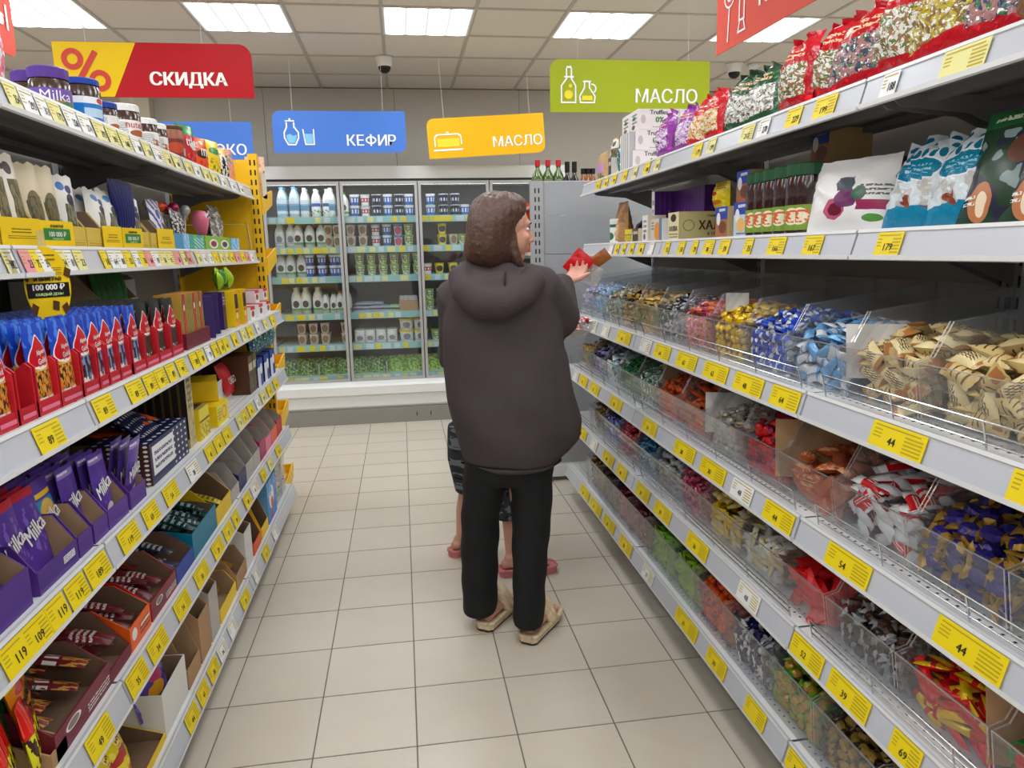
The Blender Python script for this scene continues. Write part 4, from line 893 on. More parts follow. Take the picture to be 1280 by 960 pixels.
# near gummies: green pouch and red-yellow liquorice packs
print_mat('rainbow', (232, 140, 30), [('r', 0, .72, 1, 1, (40, 150, 60)), ('r', 0, .68, 1, .73, (240, 230, 60)), ('e', .35, .6, .2, .06, (200, 30, 50)), ('w', .2, .1, .95, .5, 3, (40, 20, 40))], rough=.2)
put('L', 1, pouch_kit('gummy_pouch', 'bag', .14, .17, .03, 'rainbow', seed=3, text=[('RAINBOW', .022, .55, .42, 'p_black', .1), ('SMOOTHIE', .018, .55, .26, 'p_black', .1)]), 'green and orange gummy pouch printed with black lettering', x=52, sb=.05, dz=.06, lean=.2, yaw=.35)
put('L', 1, pouch_kit('gummy_pouch', 'bag', .14, .17, .03, 'f_green', seed=4), 'plain green gummy pouch behind the rainbow one', x=30, sb=.09, dz=.07, lean=.25, yaw=.3)
print_mat('liq', (226, 30, 26), [('r', 0, .0, 1, .55, (60, 26, 24)), ('n', 0, .0, 1, .55, 4, .47, (226, 220, 30)), ('s', 0, .6, 1, 1, 4, .2, 'x', (250, 90, 70))], rough=.2)
LQ = pouch_kit('liquorice_pack', 'packet', .05, .15, .022, 'liq', seed=6, nu=5, nv=8)
for i in range(9): put('L', 1, LQ, 'red, yellow and brown striped candy packet at the shelf edge', Y=1.13+.030*i, sb=.02+.014*(i % 3), dz=.005+.0*i, lean=.12, yaw=.25, group='striped candy packets')
carton('L', 1, 66, 86, .09, .03, 'kraft', 'brown carton corner beside the striped candy packets', d=.16, mi='card', slope=.9)
# farther cartons
FC = [(290, 300, .13, .05, 'card_grey', 'clear and green carton of gummies'), (300, 309, .10, .07, 'p_navy', 'navy carton with a low front'), (309, 318, .15, .07, 'card_grey', 'tall grey-brown carton beside the navy one'), (318, 326, .16, .07, 'card_grey', 'tall grey-brown carton beside the magenta one'), (326, 333, .14, .09, 'p_magenta', 'magenta carton of sweets'), (333, 340, .15, .07, 'p_pink', 'pale pink carton with pink front'), (340, 347, .15, .07, 'p_coral', 'coral carton by the yellow post'), (347, 353, .12, .08, 'p_red', 'red carton at the end of its shelf')]
for q, (xa, xb, hb, hf, mo, lab) in enumerate(FC):
    ya, yb = carton('L', 1, xa, xb, hb, hf, mo, lab, d=.34, mi='card_grey', slope=.15)
    kt = (TB, BB, SB2, YBR, LQ, SB, LQ, SB2)[q]; heap('L', 1, ya, yb, kt, 'wrapped bar lying in the %s' % lab, 'bars in far carton %d' % q, 5, seed=q+40, layers=2, dz=.02)
print_mat('gum', (60, 120, 180), [('n', 0, 0, 1, 1, 5, .5, (110, 190, 90)), ('n', 0, 0, 1, 1, 7, .56, (240, 170, 190))]); 

# ================================================================ base level
print_mat('yelbag', (240, 214, 20), [('n', 0, 0, 1, 1, 4, .55, (250, 236, 90)), ('e', .3, .6, .3, .08, (190, 40, 40)), ('e', .5, .3, .3, .08, (220, 120, 30)), ('w', .3, .7, .9, .95, 3, (160, 30, 60))], rough=.2); print_mat('purbag', (92, 70, 160), [('n', 0, 0, 1, 1, 4, .52, (120, 100, 190)), ('e', .55, .5, .2, .15, (190, 60, 120)), ('e', .5, .3, .25, .1, (236, 170, 40))], rough=.2)
print_mat('maroonbag', (110, 24, 44), [('n', 0, 0, 1, 1, 4, .55, (140, 40, 60))], rough=.2)
YBG = pouch_kit('candy_bag', 'bag', .13, .19, .05, 'yelbag', seed=2); MBG = pouch_kit('candy_bag', 'bag', .13, .19, .05, 'maroonbag', seed=3); PBG = pouch_kit('candy_bag', 'bag', .14, .2, .06, 'purbag', seed=4)
ya, yb = carton('L', 0, 150, 208, .13, .02, 'p_yellow', 'yellow-edged carton of maroon and yellow candy bags', d=.34, slope=.9)
for i in range(9): put('L', 0, YBG, 'yellow candy bag sliding out of the low yellow carton', Y=ya+.01+.022*i, sb=.015+.022*(i % 3), dz=.012+.01*(i % 3), lean=.2+.06*(i % 3), yaw=.1+.1*(i % 4), group='yellow candy bags')
for i in range(4): put('L', 0, MBG, 'maroon candy bag lying behind the yellow candy bags', Y=ya+.06+.04*i, sb=.16, dz=.05+.012*i, lean=1.1, group='maroon candy bags')
ya, yb = carton('L', 0, 208, 236, .14, .125, 'card_white', 'white carton holding purple candy bags', d=.30, mi='card', slope=.9)
for i in range(4): put('L', 0, PBG, 'purple candy bag heaped in the white carton', Y=(ya+yb)/2+.035*(i-1.5), sb=.02+.05*i, dz=.06, lean=.3-.05*i, yaw=-.3+.15*i, group='purple candy bags')
B0 = [(237, 252, .17, .06, 'kraft', 'kraft carton with yellow bows', 'f_yellow'), (253, 265, .19, .15, 'kraft', 'deep kraft carton with torn edge', 'p_olive'), (266, 276, .20, .17, 'card_grey', 'tall grey tray with dark blue packs', 'p_navy'), (277, 296, .10, .05, 'p_yellow', 'flat yellow tray of chocolate eggs', 'f_gold'), (297, 309, .12, .06, 'kraft', 'kraft tray with gold packs', 'f_gold'), (309, 317, .18, .16, 'card_white', 'tall white carton with small print', 'p_sky'), (318, 327, .14, .05, 'p_orange', 'orange tray of blue and white packs', 'p_blue'), (328, 336, .15, .05, 'p_yellow', 'yellow-orange tray of sweets', 'f_orange')]
for q, (xa, xb, hb, hf, mo, lab, fm) in enumerate(B0):
    ya, yb = carton('L', 0, xa, xb, hb, hf, mo, lab, d=.34, mi='card' if q < 6 else 'card_dark', slope=.12)
    kt = pouch_kit('sweet_bag', 'bag', .09, .12, .04, fm, seed=q, nu=6, nv=8); heap('L', 0, ya-.01, yb+.01, kt, '%s bag lying in the %s' % (fm[2:], ' '.join(lab.split()[:3])), 'bags in base carton %d' % q, 5, seed=q+60, layers=2, zstep=.035, dz=.02, s0=.04)
print_mat('bluebox', (46, 130, 210), [('e', .45, .55, .28, .28, (240, 240, 245)), ('e', .5, .4, .14, .14, (220, 60, 60)), ('n', 0, .6, 1, 1, 4, .5, (90, 170, 235)), ('e', .4, .12, .12, .1, (200, 60, 50))])
put('L', 0, box_kit('toy_sweet_box', 'box', .22, .16, .2, 'p_sky', front='bluebox'), 'bright blue box with white picture near the yellow end unit', x=342, sb=.012)
clear_mat('clear_box', (.9, .92, .93), haze=.12, gloss=.06)
for i, x in enumerate((350, 355)):
    b_ = MB(); b_.box(-.08, .08, 0, .14, 0, .2, 'clear_box'); c_ = MB(); rg = random.Random(i)
    t_ = put('L', 0, Kit('clear_sweet_box', 'box', ('case', b_.mesh('case')), ('sweets', pouch_mb(.12, .15, .1, 'gum', seed=i).mesh('sweets', smooth=True))), ('clear box of green and pink sweets by the blue box', 'clear box of green and pink sweets by the yellow post')[i], x=x, sb=.02)

# ================================================================ level 4 (left): tall pale packs in kraft-yellow cartons
print_mat('oat_white', (232, 226, 212), [('r', .45, .28, .98, .72, (128, 120, 84)), ('n', .45, .28, .98, .72, 8, .5, (86, 80, 52)), ('e', .62, .84, .16, .07, (60, 34, 30)), ('e', .4, .86, .1, .04, (40, 28, 26)), ('r', .4, .22, 1, .3, (30, 26, 26)), ('e', .55, .1, .2, .06, (70, 40, 36))], rough=.35)
print_mat('oat_beige', (216, 202, 172), [('e', .6, .45, .3, .22, (110, 104, 72)), ('n', .3, .2, .9, .6, 9, .52, (80, 76, 50)), ('r', .0, .0, 1, .18, (208, 178, 160))], rough=.35)
print_mat('oat_blue', (228, 226, 220), [('e', .4, .84, .16, .06, (60, 120, 190)), ('e', .7, .8, .14, .06, (50, 60, 110)), ('r', .42, .25, .95, .6, (130, 126, 100)), ('n', .42, .25, .95, .6, 8, .5, (80, 80, 60)), ('e', .7, .66, .18, .08, (40, 44, 60))], rough=.35)
print_mat('oat_red', (190, 40, 40), [('r', 0, 0, 1, .62, (110, 118, 70)), ('n', 0, 0, 1, .62, 7, .5, (160, 160, 120)), ('r', .55, .55, 1, .85, (226, 140, 60))], rough=.35)
print_mat('yel_carton', (216, 184, 76), [('w', .1, .1, .9, .3, 2, (150, 120, 40)), ('r', .0, .34, 1, .36, (180, 150, 50))])
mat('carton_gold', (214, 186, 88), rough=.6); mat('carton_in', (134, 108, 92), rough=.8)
TP = {}
def tall(m, seed=0, w_=.07, h_=.185):
    if (m, w_, h_) not in TP: TP[(m, w_, h_)] = pouch_kit('muesli_pack', 'packet', w_*1.1, h_*1.08, .03, m, 'p_cream', seed=seed, nu=6, nv=10, wr=.7, seal=.05, zig=.003)
    return TP[(m, w_, h_)]
def gold_carton(xa, xb, label, hf=.055, hb=.10): return carton('L', 4, xa, xb, hb, hf, 'carton_gold', label, d=.30, mi='carton_in', front='yel_carton', slope=.12, sb=.026)
GC = [(-14, 10, 'oat_red', .19, 'near end of the shelf'), (10, 50, 'oat_white', .185, 'white packs with dark print'), (50, 86, 'oat_beige', .175, 'beige packs'), (88, 110, 'oat_blue', .165, 'white packs with blue fruit'), (110, 131, 'oat_blue', .16, 'blue-fruited packs, half empty'), (131, 155, 'oat_blue', .16, 'tilted pale packs'), (156, 172, None, 0, 'navy sticks'), (172, 188, 'oat_blue', .14, 'a single pale pack'), (190, 204, None, 0, 'striped packs'), (204, 220, None, 0, 'white and violet packs')]
for q, (xa, xb, m_, hh, lab) in enumerate(GC):
    ya, yb = gold_carton(xa, xb, 'gold-yellow open carton with %s' % lab)
    if not m_: continue
    kt = tall(m_, q, .07, hh); n = max(1, int((yb-ya)/.068)); rg = random.Random(q)
    for c in range(n):
        for i in range(4):
            put('L', 4, kt, {'oat_red': 'red-topped muesli pack in a gold carton', 'oat_white': 'white muesli pack with black label in a gold carton', 'oat_beige': 'beige muesli pack with oval picture in a gold carton', 'oat_blue': 'white muesli pack with blue fruit in the carton with %s' % lab}[m_], Y=ya+(c+.5)*(yb-ya)/n+rg.uniform(-.006, .006), sb=.034+i*.036+(.05 if q == 4 else 0), dz=.004, lean=.06+rg.uniform(-.03, .05)+(.15 if q == 5 else 0), yaw=-.35+rg.uniform(-.08, .08), roll=rg.uniform(-.06, .06)+(.18 if q == 5 else 0), group='muesli packs %d' % q)
NV = pouch_kit('navy_stick', 'bar', .022, .15, .02, 'p_navy', nu=4, nv=5, wr=.3)
for i in range(7): put('L', 4, NV, 'navy wrapped stick fanned out of a gold carton', x=156+2.6*i, sb=.03, dz=.055, roll=-.22+.07*i, lean=.06, group='navy sticks')
# yellow promo cards in front of the cartons
print_mat('smallprint', (238, 200, 20), [('w', 0, .1, 1, .9, 1.2, (40, 34, 20))])
def promo(x, wd, lines, lab, z=.0, hh=.062):
    b_ = MB(); b_.box(-wd/2, wd/2, 0, .0015, 0, hh, 'p_yellow'); 
    for t_, sz, u, v, m_ in lines:
        if m_ == 'lines': b_.poly([(-wd/2+u*wd, -.0005, v*hh), (-wd/2+(u+t_)*wd, -.0005, v*hh), (-wd/2+(u+t_)*wd, -.0005, v*hh+sz), (-wd/2+u*wd, -.0005, v*hh+sz)], 'smallprint')
        elif m_ == 'bar': b_.poly([(-wd/2+u*wd, -.0005, v*hh), (-wd/2+(u+t_)*wd, -.0005, v*hh), (-wd/2+(u+t_)*wd, -.0005, v*hh+sz), (-wd/2+u*wd, -.0005, v*hh+sz)], 'p_green')
        else: b_.text(t_, sz, (u-.5)*wd, v*hh, m_, -.0012, align='c', bold=.03, wmax=wd*.85)
    put('L', 4, Kit('promo_card', 'card', ('card', b_.mesh('promo_card'))), lab, x=x, sb=.014, z=LLEV[4][1]+z, yaw=-.13)
mat('lime_ink', (200, 240, 160), rough=.5)
EX = [(.5, .011, .25, .48, 'lines'), (.7, .007, .15, .30, 'lines')]; HT = [('100 000 ₽', .012, .5, .42, 'p_white'), (.76, .026, .12, .30, 'bar'), ('КАЖДЫЙ ДЕНЬ!', .006, .5, .3, 'lime_ink'), ('И ВЫИГРАЙ', .008, .5, .76, 'ink')]
HT = [HT[1], HT[0], HT[2], HT[3]]
promo(30, .13, EX, 'yellow promo card with black lettering in front of the white packs'); promo(74, .135, HT, 'yellow promo card with prize panel in front of the beige packs')
promo(143, .10, EX, 'yellow promo card with black lettering below the tilted packs'); promo(168, .12, HT, 'yellow promo card with prize panel below the navy sticks'); promo(209, .12, EX, 'yellow promo card with black lettering below the striped pack', hh=.07)
print_mat('stripe', (226, 226, 232), [('s', 0, 0, 1, 1, 3, .42, 'd', (80, 70, 150)), ('e', .5, .62, .2, .18, (220, 222, 235)), ('e', .5, .62, .15, .13, (70, 66, 150))])
put('L', 4, pouch_kit('striped_pack', 'packet', .13, .13, .02, 'stripe', seed=3), 'white packet with violet diagonal stripes and round badge', x=205, sb=.05, dz=.045, lean=.15)
LOL = {}
def lolly(c):
    if c not in LOL:
        b_ = MB().lathe([(0, -.02), (.014, -.016), (.021, 0), (.014, .016), (0, .02)], 12, 'f_'+c, (0, 0, .10)); st = MB().tube([(0, 0, 0), (0, 0, .085)], .002, 'p_white', 6); wr_ = MB().lathe([(.006, .082), (.012, .066), (.004, .06)], 8, 'clear_box')
        LOL[c] = Kit('lollipop', 'lollipop', ('candy', b_.mesh('candy', smooth=True)), ('stick', st.mesh('stick')), ('wrapper', wr_.mesh('wrapper')))
    return LOL[c]
rg = random.Random(5)
for i in range(16): c_ = ('orange', 'red', 'orange', 'magenta', 'green', 'silver')[i*6//16 if i > 2 else 5]; put('L', 4, lolly(c_), '%s lollipop standing in the row above the striped packet' % {'silver': 'silver grey'}.get(c_, c_), x=192+2.7*i+rg.uniform(-1, 1), sb=.10+.03*(i % 3), dz=.065, lean=rg.uniform(-.2, .2), roll=rg.uniform(-.15, .15), group='%s lollipops' % c_)
put('L', 4, tray_kit('display_carton', .5, .14, .085, .075, 'p_white', 'card_grey', slope=.8), 'white tray the lollipops stand in', Y=2.88, sb=.085)
print_mat('silverbag', (60, 60, 62), [('n', 0, 0, 1, 1, 9, .5, (200, 196, 196)), ('n', 0, 0, 1, 1, 6, .62, (150, 60, 80))], rough=.2)
put('L', 4, pouch_kit('sweet_bag', 'bag', .13, .12, .04, 'silverbag', seed=8), 'silver and black sweet bag over the blue cartons', x=233, sb=.05, dz=.045, lean=.15)
# strawberry-shaped pack, clear packs
b_ = MB().lathe([(0, 0), (.012, .005), (.03, .05), (.036, .085), (.026, .11), (0, .118)], 14, 'p_pink'); lf_ = MB().lathe([(0, -.012), (.02, -.008), (.03, .004), (.012, .006), (0, .0)], 8, 'f_lime')
ey = MB()
for sx in (-.011, .011): ey.lathe([(0, -.009), (.006, -.006), (.009, 0), (.006, .006), (0, .009)], 10, 'p_white', (sx, -.027, .095)); ey.lathe([(0, -.004), (.003, -.003), (.004, 0), (.003, .003), (0, .004)], 8, 'p_black', (sx, -.034, .094))
put('L', 4, Kit('strawberry_sweet', 'sweet', ('berry', b_.mesh('berry', smooth=True)), ('leaf_collar', lf_.mesh('collar')), ('eyes', ey.mesh('eyes'))), 'pink strawberry-shaped sweet with round white eyes', x=254, sb=.06, dz=.055, roll=-.3)
print_mat('clearbag', (150, 140, 136), [('n', 0, 0, 1, 1, 6, .52, (215, 212, 210)), ('n', 0, 0, 1, 1, 9, .6, (100, 90, 70))], rough=.15)
put('L', 4, pouch_kit('sweet_bag', 'bag', .20, .17, .06, 'clearbag', seed=9), 'large crinkled clear bag of sweets by the yellow end panel', x=281, sb=.07, dz=.05, lean=.1); put('L', 4, pouch_kit('sweet_bag', 'bag', .12, .11, .05, 'silverbag', seed=12), 'small dark clear bag beside the strawberry-shaped sweet', x=266, sb=.12, dz=.06)
print_mat('tealbox', (60, 160, 190), [('n', 0, 0, 1, 1, 4, .5, (110, 190, 80)), ('s', .3, .1, .9, .8, 4, .3, 'd', (220, 240, 250))]); print_mat('limebox', (140, 190, 50), [('e', .3, .45, .17, .34, (240, 236, 230)), ('e', .3, .45, .11, .22, (150, 60, 60)), ('e', .75, .45, .17, .34, (240, 236, 230)), ('e', .75, .45, .11, .22, (90, 60, 80))]); print_mat('bluetray', (110, 180, 230), [('n', 0, 0, 1, 1, 4, .5, (180, 220, 245))])
for xa, xb, m_, lab in ((231, 238, 'bluetray', 'pale blue little carton beside the gold cartons'), (238, 257, 'tealbox', 'teal and green little carton with stripes'), (258, 289, 'limebox', 'lime green carton with white ovals'), (290, 300, 'bluetray', 'pale blue little carton by the yellow end panel')):
    ya, yb = span('L', 4, xa, xb); put('L', 4, tray_kit('display_carton', yb-ya-.006, .2, .075, .06, m_, 'card_white', slope=.8, front=m_), lab, Y=(ya+yb)/2)
# grey carton under the shelf above, at the back
put('L', 4, box_kit('storage_carton', 'carton', .30, .12, .19, 'card_grey'), 'plain grey carton at the back behind the navy sticks', Y=2.75, sb=.26)

# oval prize wobbler hanging from the rail
b_ = MB(); pts = arc(0, 0, .052, 0, 360, 36, ry=.082)[:-1]; plate(b_, pts, 'p_yellow', .0012, 'ink')
wl = MB(); 
for (a_, z_, h_) in ((.022, .05, .016), (.034, .030, .007), (.034, .021, .006)): wl.poly([(-a_, -.001, z_), (a_, -.001, z_), (a_, -.001, z_+h_), (-a_, -.001, z_+h_)], 'smallprint')
wl.text('И ВЫИГРАЙ', .010, 0, .008, 'ink', -.001, align='c', bold=.04, wmax=.06)
wl.box(-.047, .047, -.0012, -.0002, -.027, .004, 'p_black'); wl.text('100 000 ₽', .013, 0, -.011, 'letter', -.0018, align='c', bold=.045, wmax=.086); wl.text('КАЖДЫЙ ДЕНЬ!', .0085, 0, -.024, 'lime_ink', -.0018, align='c', bold=.03, wmax=.086)
ch = MB()
for (cx, cz, a) in ((-.036, -.05, .3), (.034, -.052, -.3), (-.046, .02, .2), (.046, .025, .4), (.012, -.045, .6)): ch.poly([(cx+.010*math.cos(a+k*PI/2), -.0015, cz+.014*math.sin(a+k*PI/2)) for k in range(4)], 'p_brown')
p_ = on_x(60, 356, -.755)
t = thing('prize_wobbler', 'oval yellow prize wobbler hung on the shelf rail, reading 100 000 ₽', 'sign', p_, (0, 0, PI/2-.55))
obj('disc', b_, t); obj('lettering', wl, t); obj('chocolate_print', ch, t); obj('clip', MB().box(-.008, .008, .0015, .004, .06, .115, 'clear_box'), t)

# ================================================================ level 5 (left): jars and pouches on the top shelf
mat('choc', (60, 32, 20), rough=.2, coat=.6)
print_mat('lab_lilac', (110, 80, 170), [('n', 0, 0, 1, .4, 4, .5, (150, 120, 60)), ('e', .7, .15, .2, .16, (70, 130, 60))]); print_mat('lab_blue', (30, 120, 200), [('r', .4, .1, .8, .5, (190, 220, 240)), ('r', .0, .7, 1, 1, (236, 240, 244)), ('e', .75, .85, .1, .14, (200, 60, 60))]); print_mat('lab_white', (238, 236, 232), [('w', .1, .1, .45, .9, 8, (120, 120, 120)), ('e', .68, .25, .2, .2, (170, 90, 50)), ('e', .88, .2, .1, .15, (220, 190, 150))]); print_mat('lab_wh2', (238, 236, 232), [('w', .1, .1, .6, .9, 8, (120, 120, 120)), ('n', .5, 0, 1, .5, 5, .5, (170, 90, 60))]); print_mat('lab_brown', (120, 50, 34), [('e', .5, .5, .25, .3, (190, 70, 40)), ('r', .7, .1, .95, .5, (230, 226, 220)), ('s', .7, .1, .95, .5, 20, .4, 'x', (40, 40, 40))])
J1 = jar_kit('spread_jar', .046, .105, 'choc', 'p_purple', 'lab_lilac', .026, text=[('Milka', .024, .35, 'p_white')]); J2 = jar_kit('spread_jar', .043, .118, 'choc', 'p_blue', 'lab_blue', .016); J3 = jar_kit('spread_jar', .047, .108, 'choc', 'p_white', 'lab_white', .02, text=[('nutella', .02, .55, 'p_red', .5)]); J4 = jar_kit('spread_jar', .04, .10, 'choc', 'p_white', 'lab_wh2', .018); J5 = jar_kit('spread_jar', .036, .085, 'choc', 'p_blue', 'lab_white', .016)
mat('peanut', (150, 88, 56), rough=.3)
J6 = jar_kit('spread_jar', .043, .125, 'peanut', 'p_brown', 'lab_brown', .012)
for x, kt, lab, sb in ((45, J1, 'purple-lidded chocolate spread jar, back one of the pair', .12), (66, J1, 'purple-lidded chocolate spread jar at the shelf front', .06), (108, J2, 'blue-lidded spread jar with bright blue label', .05), (112, J2, 'blue-lidded spread jar pushed behind its twin', .15), (133, J5, 'small blue-lidded jar between the larger jars', .05), (158, J3, 'white-lidded hazelnut spread jar with red lettering', .05), (168, J3, 'white-lidded hazelnut spread jar behind its twin', .15), (184, J4, 'white-lidded jar between the spread jar and peanut jar', .05), (196, J4, 'white-lidded jar beside the brown peanut jar', .05), (217, J6, 'tall brown peanut butter jar with barcode', .05)):
    p_ = put('L', 5, kt, lab, x=x, sb=sb); p_.rotation_euler.z -= .9
print_mat('bag_red', (200, 24, 44), [('r', 0, .75, 1, 1, (40, 140, 60)), ('n', 0, 0, 1, .35, 6, .55, (230, 90, 60)), ('e', .7, .5, .25, .1, (236, 236, 236))], rough=.25); print_mat('bag_or', (232, 84, 22), [('e', .45, .5, .3, .12, (60, 30, 20)), ('n', 0, 0, 1, .35, 6, .55, (220, 40, 30)), ('e', .6, .85, .2, .05, (60, 150, 60))], rough=.25); print_mat('bag_yel', (240, 206, 24), [('e', .5, .7, .35, .1, (50, 140, 70)), ('n', 0, 0, 1, .5, 6, .55, (60, 140, 60)), ('n', 0, 0, 1, .5, 8, .6, (230, 120, 30))], rough=.25); print_mat('bag_bw', (36, 34, 36), [('n', 0, 0, 1, 1, 6, .5, (230, 224, 210)), ('r', 0, .8, 1, 1, (240, 180, 60))], rough=.25); print_mat('bag_pink', (236, 140, 160), [('n', 0, 0, 1, .5, 5, .5, (240, 170, 60)), ('n', 0, .5, 1, 1, 7, .55, (90, 170, 90))], rough=.25)
for x, m_, lab, hh, tx in ((243, 'bag_red', 'red sweet pouch with green top', .16, [('ttles', .035, .55, .48, 'p_white')]), (258, 'bag_or', 'orange sweet pouch with dark oval', .14, [('m', .03, .5, .45, 'p_white')]), (274, 'bag_yel', 'yellow and green sweet pouch', .16, []), (285, 'bag_bw', 'black and white sweet pouch', .15, []), (292, 'bag_pink', 'pink and orange sweet pouch', .165, [])):
    for i in range(2): put('L', 5, pouch_kit('sweet_pouch', 'bag', .13, hh, .04, m_, seed=x, text=tx), lab+(' at the shelf front', ' second in its row')[i], x=x, sb=.02+.05*i, lean=.06, yaw=-.25)
print_mat('pinkfl', (236, 120, 150), [('n', 0, 0, 1, 1, 4, .52, (240, 236, 240)), ('n', 0, 0, 1, 1, 6, .6, (200, 40, 80))])
put('L', 5, pouch_kit('cotton_sweet_bag', 'bag', .12, .16, .05, 'pinkfl', seed=3), 'pink and white sweet bag at the near end above the jars', x=4, sb=.03)
# biscuit boxes on the yellow end unit's top shelf and goods on its other shelves
print_mat('biscuit', (226, 196, 168), [('e', .4, .55, .2, .2, (200, 140, 90)), ('e', .65, .4, .16, .18, (206, 150, 100)), ('n', 0, 0, 1, 1, 5, .58, (236, 150, 130))])
for i, (x, y, z, lab) in enumerate(((-.98, 4.14, 1.74, 'cream biscuit box with cookie picture on the yellow end unit'), (-.80, 4.18, 1.74, 'cream biscuit box on the end unit next to the yellow boxes'))): box_kit('biscuit_box', 'box', .17, .13, .13, 'p_cream', front='biscuit').put(lab, (x, y, z+.001), 0)
for i in range(3): box_kit('biscuit_box', 'box', .10, .12, .075, 'p_yellow', front='biscuit').put(('lowest', 'middle', 'topmost')[i]+' yellow biscuit box in the stack on the end unit', (-.79+.01*i, 4.32, 1.741+.077*i), .1*i)
EG = [(.12, 'yelbag', 'yellow character-free candy bag', .22), (.52, 'pinkfl', 'pink candy pack', .18), (.80, 'f_coral', 'copper red candy bag', .2), (1.10, 'f_red', 'red candy bag', .17), (1.42, 'p_beige', 'beige cookie pack', .2)]
for z, m_, lab, hh in EG:
    kt = pouch_kit('candy_bag', 'bag', .15, hh, .05, m_, seed=int(z*50)); lab = lab.replace('character-free ', '')
    for j in range(3): kt.put('%s on the yellow end unit, %s' % (lab, ('against its yellow panel', 'second from its yellow panel', 'at its fridge side')[j]), (-.77, 4.19+.085*j, z+.001), (-.08, 0, PI/2+.15))

# ================================================================ right run, level 5: candy bags on the top shelf
def gbag(name, c1, win, dots, top=None, rough=.18):
    sh = [('r', .08, .22, .92, .62, win)]+[('n', .08, .22, .92, .62, s_*2.2, t_, c_) for s_, t_, c_ in dots]+[('n', .08, .22, .92, .62, 26, .62, (250, 248, 240)), ('n', 0, .0, 1, .2, 9, .6, tuple(min(255, int(q*1.35)) for q in c1))]
    if top: sh.append(('r', 0, .86, 1, 1, top))
    sh += [('w', .2, .68, .85, .82, 2, (236, 190, 150))]
    return print_mat(name, c1, sh, rough=rough, bump=.5, bscale=45)
gbag('bag_r1', (190, 18, 34), (150, 110, 70), [(7, .5, (226, 224, 216)), (10, .56, (90, 120, 50))]); gbag('bag_r2', (196, 20, 36), (140, 110, 50), [(7, .5, (190, 170, 50)), (9, .58, (230, 230, 226))]); gbag('bag_r3', (180, 16, 32), (170, 120, 120), [(6, .52, (60, 70, 90)), (8, .6, (60, 120, 70))])
gbag('bag_sg', (34, 84, 50), (150, 156, 146), [(7, .48, (225, 228, 222)), (9, .58, (120, 50, 60))], (30, 60, 40)); gbag('bag_pv', (150, 60, 160), (190, 140, 210), [(6, .5, (230, 210, 236)), (8, .6, (70, 60, 70))]); gbag('bag_ry', (206, 34, 44), (226, 180, 80), [(6, .5, (240, 230, 200)), (9, .58, (200, 60, 50))]); gbag('bag_br', (130, 90, 60), (90, 60, 50), [(4, .5, (200, 160, 110)), (6, .56, (60, 44, 44))])
def cbag(m, seed, w_=.2, h_=.22, t=.09): return pouch_kit('candy_bag', 'bag', w_*1.04, h_*1.1, t*1.05, m, seed=seed, wr=1.5, seal=.07, nu=14, nv=16, rag=1.0)
TOPB = [(818, 'bag_pv', .17, .17, 'violet candy bag in front of the white truffle boxes'), (842, 'bag_pv', .17, .18, 'violet candy bag between the truffle boxes and the red bag'), (858, 'bag_ry', .17, .18, 'red bag with cream and yellow sweets beside the violet bags'), (876, 'bag_ry', .17, .17, 'red and yellow candy bag next to the silver-green bags'), (905, 'bag_sg', .2, .18, 'silver bag with dark green ends and clear front'), (930, 'bag_sg', .2, .19, 'silver bag with dark green ends beside the red bags'), (972, 'bag_r1', .2, .19, 'red candy bag with curved window beside the green-ended bags'), (1012, 'bag_r1', .21, .2, 'red candy bag with green and silver sweets'), (1050, 'bag_r3', .21, .2, 'red candy bag with silver sweets and gold base'), (1094, 'bag_r1', .21, .22, 'tall red candy bag with white sweets in its window'), (1150, 'bag_r2', .22, .22, 'tall red candy bag with gold sweets in its window'), (1212, 'bag_r3', .24, .23, 'tall red candy bag with pink window and green leaf'), (1290, 'bag_br', .26, .24, 'brown pouch of dried sweets beside the tall red bags')]
for i, (x, m_, w_, h_, lab) in enumerate(TOPB):
    put('R', 5, cbag(m_, i*3+1, w_, h_), lab, x=x, sb=.02+.012*(i % 2), lean=.12+.08*(i % 3), yaw=.15*(i % 3-1), roll=.09*((i*7) % 5-2))
    if i > 3: put('R', 5, cbag(m_, i*3+2, w_, h_*.95), lab.replace('candy bag', 'candy bag in the second row').replace('silver bag', 'silver bag in the second row') if 'pouch' not in lab else lab+', second row', x=x+6, sb=.16, lean=.2, roll=.05*((i*3) % 5-2))
print_mat('truffle', (236, 230, 230), [('e', .12, .5, .06, .22, (200, 190, 190)), ('w', .35, .1, .8, .2, 1, (150, 140, 140))]); print_mat('truffle_s', (238, 236, 236), [('w', .2, .3, .8, .85, 3, (70, 90, 80)), ('e', .4, .2, .2, .12, (120, 90, 80))])
TKB = MB(); TKB.box(-.06, .06, 0, .19, 0, .088, 'p_white', front='truffle_s', side='truffle')
Ms = Matrix.Translation((.0608, .095, 0)) @ Matrix.Rotation(PI/2, 4, 'Z')
TKB.text('Truffles', .019, 0, .064, 'ink', 0, 'c', .02, M=Ms); TKB.text('0%', .024, .005, .030, 'p_green', 0, 'c', .03, M=Ms); TKB.text('0%', .018, .0, .045, 'p_green', -.0008, 'c', .03)
TKK = Kit('truffle_box', 'box', ('carton', TKB.mesh('truffle_box')))
for r_ in range(3):
    for c_ in range(2):
        for e_ in range(2): put('R', 5, TKK, 'white truffle box, %s row of the stack, %s' % (('lowest', 'middle', 'top')[r_], ('at the rail beside the packets', 'at the rail beside the violet bags', 'behind, beside the packets', 'behind, beside the violet bags')[c_+2*e_]), Y=3.47-.123*c_, sb=.035+.193*e_+.012*r_, dz=.089*r_)
